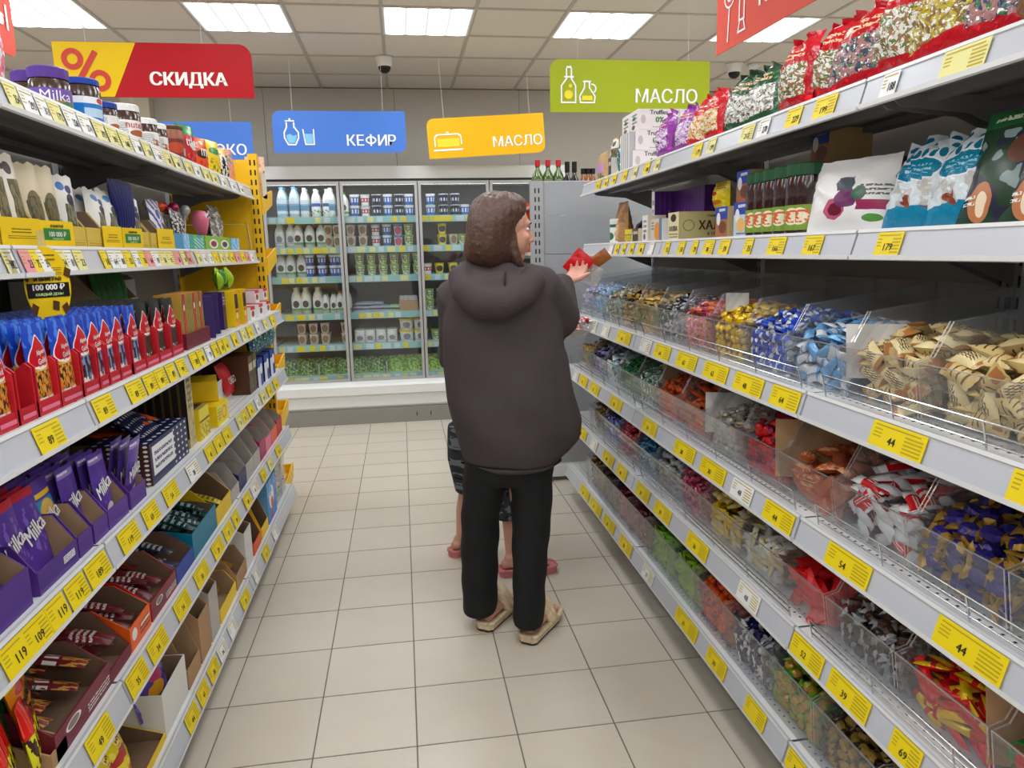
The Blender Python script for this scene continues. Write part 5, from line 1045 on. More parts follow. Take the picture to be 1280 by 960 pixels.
print_mat('kraftp', (196, 160, 118), [('r', .1, .3, .9, .6, (200, 150, 200)), ('n', .1, .0, .9, .3, 5, .5, (110, 130, 80)), ('r', 0, .8, 1, 1, (190, 150, 100))])
for i, (x, m_, w_, h_, lab) in enumerate(((747, 'kraftp', .15, .15, 'kraft pouch with lilac band at the shelf end'), (762, 'oat_white', .12, .19, 'tall cream pouch beside the kraft pouch'), (771, 'purp_green', .09, .17, 'slim white and green pouch by the blue-topped sticks'))): put('R', 5, pouch_kit('snack_pouch', 'bag', w_, h_, .05, m_, seed=i), lab, x=x, sb=.02, lean=.05)
SK = box_kit('slim_box', 'box', .018, .05, .17, 'p_silver', front='p_white', top='p_blue')
for i in range(5): put('R', 5, SK, 'slim blue-topped box in the row beside the truffle boxes', x=776+2.4*i, sb=.02, group='slim blue-topped boxes')
put('R', 5, box_kit('snack_box', 'box', .05, .1, .19, 'kraft'), 'kraft box standing against the truffle boxes', Y=3.57, sb=.05)
put('R', 5, box_kit('snack_box', 'box', .05, .08, .09, 'p_white', front='plain_dark'), 'small white box in front of the kraft box', Y=3.58, sb=.012, z=RLEV[5][1])

# ================================================================ level 4 (right): boxes, jars and pouches at eye height
put('R', 4, pouch_kit('paper_bag', 'bag', .16, .2, .1, print_mat('paperbag', (186, 140, 92), [('r', .2, .1, .75, .45, (214, 180, 140)), ('n', 0, .5, 1, 1, 4, .5, (160, 112, 66))], bump=.6), seed=4, kind='stand'), 'crumpled brown paper bag at the far end of its shelf', x=767, sb=.03)
print_mat('whitejar', (240, 242, 240), [('r', 0, .8, 1, .95, (30, 110, 70)), ('e', .5, .35, .2, .2, (60, 120, 80))])
put('R', 4, jar_kit('white_jar', .05, .12, 'p_white', 'p_white', 'whitejar', .02, neck=.97, lab=(.02, .98)), 'round white tub with a green band', x=775, sb=.07)
for i, (x, w_, h_, m_, lab) in enumerate(((785, .1, .06, 'yel_small', 'small cream and yellow box before the white tub'), (794, .08, .06, 'plain_dark', 'small white box with dark logo'), (806, .07, .11, 'truffle_s', 'white wedge-shaped pouch with dark logo'))): put('R', 4, box_kit('snack_box', 'box', w_, .08, h_, 'p_cream', front=m_), lab, x=x, sb=.015)
put('R', 4, pouch_kit('snack_bag', 'bag', .2, .13, .08, print_mat('darkmix', (90, 50, 60), [('n', 0, 0, 1, 1, 4, .5, (180, 80, 140)), ('n', 0, 0, 1, 1, 6, .58, (40, 34, 30)), ('r', 0, .75, 1, 1, (60, 120, 110))]), seed=6), 'dark and magenta snack bag behind the white tub', x=790, sb=.12, dz=.0, lean=.3)
print_mat('purple_side', (76, 34, 110), [('s', 0, 0, 1, 1, 9, .12, 'x', (110, 60, 150)), ('n', .3, 0, .8, .7, 4, .6, (120, 80, 160))])
put('R', 4, box_kit('biscuit_carton', 'carton', .30, .10, .21, 'p_purple', front='purple_side', side='purple_side'), 'tall purple carton standing behind the halva box', Y=2.90, sb=.15)
put('R', 4, box_kit('biscuit_carton', 'carton', .035, .2, .21, 'p_white', front='truffle_s', side='purple_side'), 'white-edged purple carton turned spine outwards', Y=3.08, sb=.06)
print_mat('orangecarton', (210, 206, 200), [('e', .6, .45, .28, .4, (240, 150, 40)), ('w', .05, .5, .3, .9, 3, (80, 80, 80)), ('r', .75, 0, 1, 1, (110, 130, 170))])
put('R', 4, box_kit('snack_box', 'box', .13, .09, .09, 'p_white', front='orangecarton'), 'white box with an orange picture beside the halva box', x=820, sb=.015)
print_mat('halva', (196, 184, 130), [('e', .17, .52, .1, .2, (120, 118, 80)), ('e', .17, .52, .085, .17, (196, 184, 130))]); print_mat('halva_e', (228, 220, 178), [('e', .5, .8, .26, .14, (60, 40, 30)), ('w', .1, .1, .9, .3, 2, (120, 100, 60))])
ya = y_at(848, RLEV[4][0]+.012, RLEV[4][1]); wd = .11; dp = .23; hk = MB()
hk.box(-wd/2, wd/2, 0, dp, 0, .105, 'p_cream', front='halva_e', side='halva', top='card_dark'); Ms = Matrix.Translation((wd/2+.0008, dp/2, 0)) @ Matrix.Rotation(PI/2, 4, 'Z')
hk.text('ХАЛВА', .034, .035, .038, 'p_brown', 0, 'c', .03, wmax=dp*.62, M=Ms); hk.text('Глазированная', .011, .04, .083, 'p_brown', 0, 'c', .03, wmax=dp*.5, M=Ms); hk.text('в глазури', .014, .04, .014, 'p_brown', 0, 'c', .02, wmax=dp*.5, M=Ms); hk.text('ХАЛВА', .018, 0, .036, 'p_brown', -.0008, 'c', .02, wmax=wd*.8)
put('R', 4, Kit('halva_box', 'box', ('carton', hk.mesh('halva_box'))), 'khaki halva display box with brown lettering', Y=ya+wd/2)
print_mat('cookie_or', (170, 110, 70), [('r', 0, .6, 1, 1, (40, 70, 170)), ('e', .25, .62, .16, .2, (236, 236, 240)), ('e', .6, .35, .3, .2, (120, 66, 40)), ('w', .3, .78, .8, .95, 1, (236, 236, 245)), ('w', .3, .05, .7, .16, 1, (230, 70, 60))]); print_mat('cookie_bl', (196, 212, 232), [('r', 0, .65, 1, 1, (40, 70, 170)), ('e', .25, .62, .16, .2, (236, 236, 240)), ('e', .5, .35, .3, .2, (240, 190, 110)), ('w', .3, .78, .8, .95, 1, (236, 236, 245)), ('w', .2, .05, .8, .14, 1, (40, 60, 140))])
KO = box_kit('cookie_box', 'box', .09, .13, .10, 'p_blue', front='cookie_or', side='p_tan'); KB = box_kit('cookie_box', 'box', .095, .13, .105, 'p_sky', front='cookie_bl', side='p_sky')
put('R', 4, KO, 'blue and orange cookie box next to the halva box', x=901, sb=.012); put('R', 4, KB, 'blue and pale cookie box next to the dark jars', x=925, sb=.012); put('R', 4, KO, 'blue and orange cookie box standing on the pale cookie box', x=928, sb=.06, dz=.107, yaw=.0); put('R', 4, KO, 'blue and orange cookie box at the back above the dark jars', Y=1.98, sb=.16, dz=.19)
put('R', 4, box_kit('storage_carton', 'carton', .4, .12, .19, 'p_brown'), 'plain brown carton behind the dark jars', Y=1.95, sb=.16)
put('R', 4, pouch_kit('snack_bag', 'bag', .12, .1, .06, 'yelbag', seed=12), 'yellow snack bag lying on top of the halva box', x=893, sb=.1, dz=.1)
for i, x in enumerate((862, 874)): put('R', 4, pouch_kit('snack_bag', 'bag', .14, .12, .07, print_mat('darkblue_or', (40, 50, 90), [('e', .3, .5, .2, .3, (220, 140, 70))]), seed=i), ('dark blue snack bag with orange spot behind the halva box', 'dark blue snack bag next to its twin behind the halva box')[i], x=x, sb=.17, dz=.03, lean=.1)
mat('cranberry', (40, 10, 14), rough=.15, coat=.8, nscale=160, namp=.5)
print_mat('jar_green', (126, 158, 60), [('e', .35, .55, .2, .34, (240, 230, 200)), ('n', .15, .3, .55, .8, 6, .5, (220, 100, 60)), ('r', .72, .05, .95, .3, (236, 236, 236)), ('s', .72, .05, .95, .3, 26, .4, 'x', (30, 30, 30))])
mat('lid_green', (22, 78, 46), rough=.35)
JC = jar_kit('berry_jar', .042, .185, 'cranberry', 'lid_green', 'jar_green', .03, neck=.92, lab=(.08, .5), shoulder=.88)
for i, (x, sb) in enumerate(((949, .05), (959, .05), (970, .05), (984, .05), (1000, .05), (958, .15), (975, .15), (993, .15), (1010, .06))): put('R', 4, JC, 'tall dark berry jar with green lid and label', x=x, sb=sb, yaw=.9, group='green-lidded berry jars')
print_mat('plum', (240, 238, 238), [('e', .42, .32, .14, .13, (196, 90, 120)), ('e', .42, .32, .09, .08, (110, 20, 50)), ('e', .55, .45, .14, .12, (110, 50, 100)), ('r', .42, .55, .62, .72, (70, 80, 90)), ('e', .7, .5, .07, .1, (60, 110, 80)), ('r', .68, .3, 1, .42, (160, 40, 90)), ('e', .85, .2, .1, .05, (90, 150, 70)), ('w', .7, .46, 1, .62, 3, (90, 90, 90))], rough=.3)
put('R', 4, pouch_kit('dried_fruit_pouch', 'bag', .24, .19, .075, 'plum', 'p_white', seed=5, wr=1.6, nu=14, nv=14), 'white dried plum pouch with purple plums printed on it', x=1042, sb=.03, lean=.2, yaw=.3)
put('R', 4, pouch_kit('dried_fruit_pouch', 'bag', .22, .18, .05, 'p_magenta', seed=7), 'magenta-edged pouch standing behind the white plum pouch', x=1075, sb=.10, lean=.3)
print_mat('nougat', (214, 224, 230), [('d', 0, .55, 1, 1, 8, 7, .33, (20, 110, 140)), ('r', 0, 0, 1, .26, (16, 130, 170)), ('n', 0, .26, 1, .5, 5, .5, (190, 186, 182)), ('n', .2, .24, .8, .36, 5, .58, (130, 60, 40)), ('e', .45, .62, .34, .13, (236, 240, 244)), ('e', .45, .62, .31, .115, (16, 130, 165)), ('w', .25, .57, .65, .67, 2, (150, 215, 235))], rough=.15, bump=.5, bscale=40)
for i, (x, lab) in enumerate(((1120, 'teal and silver nougat bag leaning on the white plum pouch'), (1178, 'teal and silver nougat bag beside the dark green pouch'))): put('R', 4, pouch_kit('nougat_bag', 'bag', .2, .22, .09, 'nougat', seed=20+i, wr=1.5, nu=14, nv=16, rag=.8), lab, x=x, sb=.03, lean=.35, yaw=.12, roll=-.08*i)
print_mat('prune', (30, 60, 40), [('n', 0, 0, 1, .75, 3, .5, (40, 40, 60)), ('n', 0, .2, 1, .8, 4, .58, (130, 150, 150)), ('r', 0, .84, 1, 1, (30, 100, 50)), ('w', .1, .88, .9, .97, 1, (220, 235, 200)), ('e', .55, .62, .14, .12, (96, 56, 40)), ('e', .25, .22, .13, .16, (190, 120, 80)), ('e', .27, .2, .06, .1, (240, 220, 190)), ('e', .85, .4, .12, .14, (200, 120, 70)), ('w', .05, .2, .2, .3, 2, (230, 240, 230))], rough=.25)
for i, (x, lab) in enumerate(((1238, 'dark green and violet dried fruit pouch beside the teal bags'), (1300, 'dark green and violet dried fruit pouch, next in its row'))): put('R', 4, pouch_kit('dried_fruit_pouch', 'bag', .22, .23, .06, 'prune', seed=30+i), lab, x=x, sb=.03, lean=.3, yaw=.1)
# oil bottles on the grey back panels
mat('oilglass', (70, 96, 30), rough=.12, coat=.5); mat('darkglass', (24, 26, 24), rough=.1, coat=.5); mat('amberglass', (150, 80, 20), rough=.12, coat=.5)
PB = [(0, 0), (.036, 0), (.038, .01), (.038, .15), (.03, .185), (.013, .215), (.013, .25), (0, .25)]
OB = bottle_kit('oil_bottle', PB, 'oilglass', 'p_red', (.016, .235, .27)); DB = bottle_kit('oil_bottle', [(0, 0), (.028, 0), (.028, .15), (.012, .18), (.012, .24), (0, .24)], 'darkglass', 'p_black', (.015, .20, .26)); AB = bottle_kit('sauce_bottle', [(0, 0), (.025, 0), (.027, .12), (.012, .17), (.012, .2), (0, .2)], 'amberglass', 'p_black', (.015, .19, .22), 'p_orange', (.0278, .02, .09))
for i, (x, kt, lab) in enumerate(((672, OB, 'green oil bottle with red cap on the grey panels, outermost'), (685, OB, 'green oil bottle with red cap between its twins'), (698, OB, 'green oil bottle with red cap beside the black-capped bottle'), (709, DB, 'dark bottle with black cap beside the green bottles'), (718, DB, 'dark bottle with black cap beside the amber bottles'), (729, AB, 'small amber bottle next to the dark bottles'), (735, AB, 'small amber bottle between two others'), (741, AB, 'small amber bottle by the kraft pouch'))):
    p_ = on_y(x, 222, PY+.12); kt.put(lab, (p_.x, PY+.12, 1.691), 0)
print_mat('cereal', (240, 170, 30), [('e', .5, .5, .3, .2, (120, 60, 30)), ('w', .1, .75, .9, .92, 2, (60, 40, 20))])
for j, (z, m_, lab, hh) in enumerate(((1.42, 'cereal', 'orange cereal box', .30), (1.15, 'yelbag', 'yellow noodle bag', .2), (1.15, 'f_red', 'red noodle bag', .12))):
    box_kit('cereal_box', 'box', .19, .06, hh, 'p_orange', front='cereal').put('%s poking past the slotted grey upright' % lab, (.79, 4.62-.0*j, z+.001), PI) if j == 0 else pouch_kit('noodle_bag', 'bag', .12, hh, .06, m_, seed=j).put('%s poking past the slotted grey upright' % lab, (.80+.08*(j == 2), 4.66-.09*(j == 2), z+.001), PI/2+1.2)

# ================================================================ clear bins of wrapped sweets
clear_mat('acrylic', (.955, .96, .965), gloss=.03, haze=.045, rough=.05)
clear_mat('acrylic_edge', (.70, .74, .76), gloss=.3, haze=.35, rough=.15)
BW_, BD = .238, .42
def bin_parts(hf, hb, lean, scoop):
    """panels of an open bin: front slopes outwards, sides rise to the back"""
    t = .0025; w_ = BW_; x0, x1 = -w_/2, w_/2
    fr_ = MB(); a = lean
    P = [(0+a, 0), (0, hf), (t, hf), (a+t, 0)]
    fr_.prism([(q[0], q[1]) for q in P][::-1], x0, x1, 'acrylic'); 
    fr_.box(x0, x1, -.0004, t+.0004, hf-.001, hf+.0008, 'acrylic_edge')
    sd = MB(); prof = [(a+t, 0), (t, hf), (scoop*.2, hf+.008), (scoop*.42, hb*.80), (BD, hb), (BD, 0)][::-1]
    sd.prism(prof, 0, t, 'acrylic')
    top = [(t, hf), (scoop*.2, hf+.008), (scoop*.42, hb*.80), (BD, hb)]
    for p, q in zip(top[:-1], top[1:]): sd.poly([(-.0006, *p), (t+.0006, *p), (t+.0006, q[0], q[1]+.0012), (-.0006, q[0], q[1]+.0012)], 'acrylic_edge')
    sd.poly([(-.0003, a, 0), (t+.0003, a, 0), (t+.0003, -.0003, hf), (-.0003, -.0003, hf)], 'acrylic_edge')
    bk = MB().box(x0, x1, BD-t, BD, 0, hb, 'acrylic'); fl_ = MB().box(x0, x1, a, BD, 0, t, 'acrylic')
    return [q.mesh(n_) for q, n_ in ((fr_, 'front_panel'), (sd, 'side_panel'), (bk, 'back_panel'), (fl_, 'bottom_panel'))]
BINS = {'low': bin_parts(.115, .235, .018, .16), 'tall': bin_parts(.158, .205, .012, .10)}
def put_bin(k, Yc, kind, label):
    X, z = RLEV[k]; f_, s_, b_, l_ = BINS[kind]
    t = thing('candy_bin', label, 'bin', (X+(.022 if k else .006), Yc, z+.001), FACE['R'])
    obj('front_panel', f_, t); obj('side_panel', s_, t, loc=(-BW_/2, 0, 0)); obj('side_panel', s_, t, loc=(BW_/2-.0025, 0, 0)); obj('back_panel', b_, t); obj('bottom_panel', l_, t)
    return t
# sweets -----------------------------------------------------------
def twist(m, m2, ln=.05, r=.011, seed=0):
    rg = random.Random(seed); b_ = MB(); n = 8; L2 = ln/2
    prof = [(-L2, 1.15, m2), (-L2*.82, .7, m2), (-L2*.6, .32, m2), (-L2*.5, .85, m), (-L2*.2, 1.05, m), (L2*.2, 1.05, m), (L2*.5, .85, m2), (L2*.6, .32, m2), (L2*.82, .7, m2), (L2, 1.15, m2)]
    R_ = []
    for (x, q, mm) in prof: R_.append([(x+(rg.uniform(-.002, .002) if q > 1.1 else 0), q*r*rg.uniform(.8, 1.2)*math.cos(2*PI*i/n)*(1 if abs(x) < L2*.55 else 1.25), q*r*rg.uniform(.8, 1.15)*math.sin(2*PI*i/n)*(1 if abs(x) < L2*.55 else .35)) for i in range(n)])
    for j in range(len(prof)-1):
        for i in range(n): b_.poly([R_[j][i], R_[j+1][i], R_[j+1][(i+1) % n], R_[j][(i+1) % n]], prof[j][2])
    return b_
def pillow(m, m2, ln=.06, wd=.026, t=.015, seed=0, zig=.0015):
    rg = random.Random(seed); b_ = MB(); nu, nv = (7, 4) if ln < .07 else (9, 6)
    def g(sgn):
        def f(u, v):
            e = min(1, max(0, (.5-abs(u-.5)-.09)/.41)); q = (e**.45)*(max(0, math.sin(PI*v))**.5)
            x = (u-.5)*ln + (zig*(1 if int(round(v*nv)) % 2 else -1) if u in (0, 1) else 0)
            return (x, (v-.5)*wd*(1-.12*e), sgn*t/2*q*(1+rg.uniform(-.16, .16)))
        return f
    st = rg.getstate()
    b_.sheet(g(1), nu, nv, m); b_.sheet(g(-1), nu, nv, m2, flip=True)
    k2 = b_.mi(m2)
    for i in range(len(b_.f)):
        if i % nu in (0, nu-1): b_.m[i] = k2
        elif (i % nu) == nu//2 and m2 != m: b_.m[i] = b_.mi(m2) if seed % 2 else b_.m[i]
    return b_
def ball(m, m2, r=.014, seed=0):
    rg = random.Random(seed); b_ = MB(); pr = [(0, -r), (r*.8, -r*.6), (r, 0), (r*.85, r*.55), (r*.3, r*.95), (r*.75, r*1.6), (r*.2, r*1.5)]
    b_.lathe([(q[0]*rg.uniform(.9, 1.1), q[1], m if j < 4 else m2) for j, q in enumerate(pr)], 8, m); return b_
for n_, c_ in dict(copper=(196, 100, 60), brownred=(96, 34, 30), bluefoil=(20, 70, 190), lilac=(150, 150, 210), cyan=(120, 200, 220), mint=(70, 150, 110), darkgold=(150, 120, 50), cocoa=(70, 44, 34), scarlet=(214, 24, 30), leaf=(110, 180, 30), indigo=(50, 40, 130), rose=(160, 40, 80), whitefoil=(226, 228, 232), ochre=(206, 170, 100), straw=(226, 210, 160)).items(): mat('f_'+n_, c_, rough=.22, metal=.15, var=.16, bump=.4, bscale=90)
clear_mat('cello', (.93, .9, .86), gloss=.12, haze=.2, rough=.1)
print_mat('wr_tan', (222, 204, 152), [('r', 0, 0, .12, 1, (176, 120, 70)), ('r', .88, 0, 1, 1, (176, 120, 70)), ('s', .2, .25, .8, .75, 7, .3, 'd', (92, 62, 40)), ('w', .25, .3, .75, .7, 3, (80, 50, 30))], rough=.25); print_mat('wr_tan2', (206, 180, 120), [('s', .15, .1, .6, .9, 6, .25, 'x', (96, 66, 40)), ('r', .7, .2, .95, .8, (176, 116, 66))], rough=.25); print_mat('wr_red', (214, 26, 34), [('r', 0, 0, .3, 1, (236, 234, 232)), ('w', .4, .3, .9, .7, 2, (250, 240, 240))], rough=.25); print_mat('wr_copper', (206, 110, 66), [('n', 0, 0, 1, 1, 5, .52, (236, 170, 120)), ('w', .2, .3, .8, .7, 2, (110, 50, 30))], rough=.2)
# one entry per sort: shape, main, second, size
SORT = {
 'tan': ('p', 'wr_tan', 'wr_tan2', (.085, .04, .034)), 'tan2': ('p', 'wr_tan2', 'wr_tan', (.08, .04, .032)), 'whiteblue': ('p', 'f_whitefoil', 'f_sky', (.06, .026, .016)), 'blue': ('t', 'f_bluefoil', 'f_whitefoil', (.05, .012)), 'yellow': ('t', 'f_yellow', 'f_gold', (.05, .011)), 'pinkbrown': ('t', 'f_copper', 'f_pink', (.05, .011)),
 'darksilver': ('t', 'f_black', 'f_silver', (.05, .011)), 'goldbrown': ('p', 'f_darkgold', 'f_gold', (.055, .024, .015)), 'goldmix': ('t', 'f_gold', 'f_cocoa', (.05, .011)), 'olive': ('t', 'f_olive', 'f_white', (.05, .011)), 'bluewhite': ('t', 'f_sky', 'f_whitefoil', (.05, .011)), 'pale': ('t', 'f_lilac', 'f_white', (.05, .011)),
 'goldpurple': ('t', 'f_indigo', 'f_gold', (.075, .016)), 'purplebrown': ('t', 'f_indigo', 'f_gold', (.07, .016)), 'redwhite': ('p', 'wr_red', 'f_whitefoil', (.085, .03, .024)), 'copper': ('p', 'wr_copper', 'f_copper', (.075, .04, .028)), 'red': ('b', 'f_scarlet', 'f_rose', (.015,)), 'silverbeige': ('t', 'f_silver', 'f_beige', (.05, .011)), 'orangebig': ('p', 'f_orange', 'f_copper', (.08, .036, .024)), 'orange': ('b', 'f_orange', 'f_copper', (.013,)), 'green': ('t', 'f_mint', 'f_white', (.045, .01)), 'cyan': ('p', 'f_cyan', 'f_white', (.055, .024, .014)), 'lilac': ('t', 'f_lilac', 'f_violet', (.05, .011)), 'oliveyellow': ('p', 'f_olive', 'f_gold', (.055, .024, .014)),
 'redgreen': ('t', 'f_scarlet', 'f_green', (.055, .013)), 'multi': ('p', 'f_yellow', 'f_scarlet', (.09, .02, .016)), 'cocoa': ('t', 'f_cocoa', 'f_silver', (.055, .012)), 'redbag': ('p', 'f_scarlet', 'f_scarlet', (.09, .05, .03)), 'whiteyellow': ('p', 'f_straw', 'f_yellow', (.055, .024, .017)), 'whiteyellow2': ('p', 'f_white', 'f_straw', (.055, .024, .017)), 'redpink': ('t', 'f_rose', 'f_pink', (.05, .012)), 'greysilver': ('b', 'f_silver', 'f_grey', (.013,)), 'tealsilver': ('t', 'f_teal', 'f_sky', (.05, .011)), 'rednut': ('t', 'f_red', 'f_white', (.05, .011)), 'navyblue': ('p', 'f_blue', 'f_lilac', (.055, .024, .015)), 'browngold': ('t', 'f_brown', 'f_gold', (.05, .011)),
 'darkred': ('t', 'f_brownred', 'f_scarlet', (.055, .012)), 'goldcocoa': ('t', 'f_darkgold', 'f_cocoa', (.055, .012)), 'mixgold': ('t', 'f_gold', 'f_leaf', (.05, .012)), 'navy': ('t', 'f_navy', 'f_whitefoil', (.055, .012)), 'orangered': ('b', 'f_orange', 'f_magenta', (.014,)), 'leaf': ('p', 'f_leaf', 'f_lime', (.06, .024, .018)), 'leaf2': ('p', 'f_lime', 'f_leaf', (.06, .024, .018)), 'magenta': ('p', 'f_magenta', 'f_rose', (.05, .022, .014)), 'rosedark': ('p', 'f_rose', 'f_maroon', (.05, .022, .014)), 'cocoadark': ('t', 'f_cocoa', 'f_brown', (.05, .011)), 'cocoagold': ('t', 'f_brown', 'f_darkgold', (.05, .011))}
DESC = {'tan': 'large cream and tan', 'tan2': 'large ochre', 'whiteblue': 'white and pale blue foil', 'blue': 'bright blue twist-wrapped', 'yellow': 'yellow twist-wrapped', 'pinkbrown': 'copper and pink twist-wrapped', 'darksilver': 'black and silver', 'goldbrown': 'dark gold pillow-wrapped', 'goldmix': 'gold and cocoa', 'olive': 'olive twist-wrapped', 'bluewhite': 'sky blue and white', 'pale': 'pale lilac', 'goldpurple': 'big indigo and gold', 'purplebrown': 'long indigo and gold', 'redwhite': 'red and white striped', 'copper': 'large copper orange', 'red': 'round scarlet', 'silverbeige': 'silver and beige', 'orangebig': 'large bright orange', 'orange': 'small round orange', 'green': 'mint green', 'cyan': 'cyan foil', 'lilac': 'lilac and violet', 'oliveyellow': 'olive and gold', 'redgreen': 'red and green', 'multi': 'long yellow and red', 'cocoa': 'dark cocoa and silver', 'redbag': 'big shiny red', 'whiteyellow': 'cream and yellow', 'whiteyellow2': 'white and cream', 'redpink': 'rose and pink', 'greysilver': 'round silver grey', 'tealsilver': 'teal and sky blue', 'rednut': 'red and white twist-wrapped', 'navyblue': 'royal blue pillow-wrapped', 'browngold': 'brown and gold', 'darkred': 'dark brown-red', 'goldcocoa': 'dark gold and cocoa', 'mixgold': 'gold and leaf green', 'navy': 'navy and white', 'orangered': 'round orange and magenta', 'leaf': 'leaf green', 'leaf2': 'lime green', 'magenta': 'magenta foil', 'rosedark': 'dark rose', 'cocoadark': 'dark chocolate brown', 'cocoagold': 'brown and old gold'}
SHAPE = {}
def sweets(s):
    if s not in SHAPE:
        k, m1, m2, sz = SORT[s]; vs = []
        for q in range(3):
            b_ = twist(m1, m2, *sz, seed=q) if k == 't' else pillow(m1, m2, *sz, seed=q) if k == 'p' else ball(m1, m2, *sz, seed=q)
            vs.append(b_)
        SHAPE[s] = (vs, [b_.mesh('wrapped_sweet', smooth=True) for b_ in vs])
    return SHAPE[s]
def fill_bin(k, Yc, kind, s, level, seed):
    """a slope of sweets: the ones that show are single objects, those beneath are one heap"""
    rg = random.Random(seed); vs, ms = sweets(s); kk, m1, m2, sz = SORT[s]
    X, z = RLEV[k]; ln = sz[0] if kk != 'b' else .03; th = {'t': sz[-1]*2.0, 'p': sz[-1]*1.25, 'b': sz[0]*1.9}[kk]; wd = {'t': sz[-1]*2.3, 'p': sz[1] if kk == 'p' else 0, 'b': sz[0]*2.1}[kk]
    hf = (.115 if kind == 'low' else .15)*level; hm = hf+.02
    def top(y): return hf*.88+(.05*level if kind == 'low' else .02)*min(1, y/.14)-.25*max(0, y-.2)
    W2 = BW_/2-.006; root = Matrix.Translation((X+(.022 if k else .006), Yc, z+.004)) @ Matrix.Rotation(FACE['R'], 4, 'Z')
    cname = '_'.join(w_ for w_ in DESC[s].replace('-', ' ').split() if w_ not in ('and',))[:60]
    lab = '%s sweet heaped in its clear bin' % DESC[s]
    heap_ = MB()
    def one(x, y, zz, tilt, single):
        yw = rg.uniform(0, 2*PI) if kk == 'b' else rg.choice((0, PI))+rg.uniform(-.7, .7) if rg.random() < .7 else rg.uniform(0, 2*PI)
        ext = (abs(math.cos(yw))*ln+abs(math.sin(yw))*wd)/2; ext = min(ext, W2*.95)
        x = max(-W2+ext, min(W2-ext, x))
        Ml = Matrix.Translation((x, y, zz)) @ Matrix.Rotation(tilt+rg.uniform(-.25, .25), 4, 'X') @ Matrix.Rotation(yw, 4, 'Z') @ Matrix.Rotation(rg.uniform(-.3, .3), 4, 'Y') @ Matrix.Rotation(rg.uniform(0, 6.28) if kk == 'b' else rg.choice((0, PI))+rg.uniform(-.4, .4), 4, 'X')
        v = rg.randrange(3)
        if single: tag(obj(cname+'_sweet', ms[v], M=root @ Ml), lab, 'sweet', '%s sweets' % DESC[s])
        else: heap_.add(vs[v], Ml)
    # layer against the front panel
    zz = th*.6
    while zz < hf*.9:
        n = max(2, int(2*W2/(ln*.72)));
        for i in range(n): one(-W2+(i+.5)*2*W2/n+rg.uniform(-.01, .01), .022+th*.55+(.014 if kind == 'low' else .010)*(1-zz/hf), zz+rg.uniform(-.003, .003), PI/2-.1, True)
        zz += max(wd*.9, .017)
    # top surface
    y = .03+wd
    while y < .30:
        n = max(2, int(2*W2/(ln*.8)))
        for i in range(n): one(-W2+(i+.5)*2*W2/n+rg.uniform(-.014, .014), y+rg.uniform(-.008, .008), top(y)+rg.uniform(-.005, .009), .12 if y < .15 else -.2, y < .24)
        y += max(wd*1.05, .021)
    # what fills the bin beneath
    for q in range(int(70*level)):
        y = rg.uniform(.05, .32); one(rg.uniform(-W2, W2), y, rg.uniform(.012, max(.02, top(y)-.012)), rg.uniform(-.6, .6), False)
    for sx in (-1, 1):
        for q in range(int(16*level)):
            y = rg.uniform(.04, .25); one(sx*(W2-.014), y, rg.uniform(.012, max(.02, top(y)-.008)), rg.uniform(-.6, .6), False)
    o = obj('sweet_heap', heap_.mesh('sweet_heap', smooth=True), M=root); tag(o, 'lower layers of %s sweets in their clear bin' % DESC[s], 'sweets', kind='stuff')
PITCH = .245; Y00 = 0.97
def edges(i): return Y00+PITCH*(i+.5)
# sorts from the near end (bin 0 starts at Y 0.97-0.245) to the far end
ROWS = {3: ['rednut', 'tan', 'tan2', 'whiteblue', 'blue', 'yellow', 'pinkbrown', 'darksilver', 'goldbrown', 'goldmix', 'olive', 'bluewhite', 'pale'],
        2: ['goldpurple', 'purplebrown', 'redwhite', 'copper', 'red', 'silverbeige', 'orangebig', 'orange', 'green', 'mintdummy', 'cyan', 'lilac', 'oliveyellow'],
        1: ['redgreen', 'multi', 'cocoa', 'redbag', 'whiteyellow2', 'whiteyellow', 'redpink', 'greysilver', 'tealsilver', 'rednutdummy', 'navyblue', 'browngold'],
        0: [None, 'darkred', 'goldcocoa', 'mixgold', 'navy', 'orangered', 'leaf', 'leaf2', 'rosedark', 'magenta', 'cocoadark', 'cocoagold']}
SORT['mintdummy'] = ('t', 'f_green', 'f_mint', (.045, .01)); DESC['mintdummy'] = 'grass green twist-wrapped'; SORT['rednutdummy'] = ('b', 'f_red', 'f_pink', (.014,)); DESC['rednutdummy'] = 'small round red'
LEVEL = {('whiteyellow2'): .75, 'goldpurple': .8, 'silverbeige': .85, 'copper': .8, 'redbag': .8, 'cocoa': .8, 'multi': .85, 'redgreen': .7, 'darkred': .6, 'goldcocoa': .75, 'mixgold': .8, 'navy': .7}
for k, row in ROWS.items():
    for i, s in enumerate(row):
        if s is None: continue
        kind = 'tall' if k == 0 else 'low'; Yc = edges(i-1)
        if Yc+BW_/2 > 4.02: continue
        put_bin(k, Yc, kind, 'clear plastic bin of %s sweets' % DESC[s]); fill_bin(k, Yc, kind, s, LEVEL.get(s, .95), k*100+i)
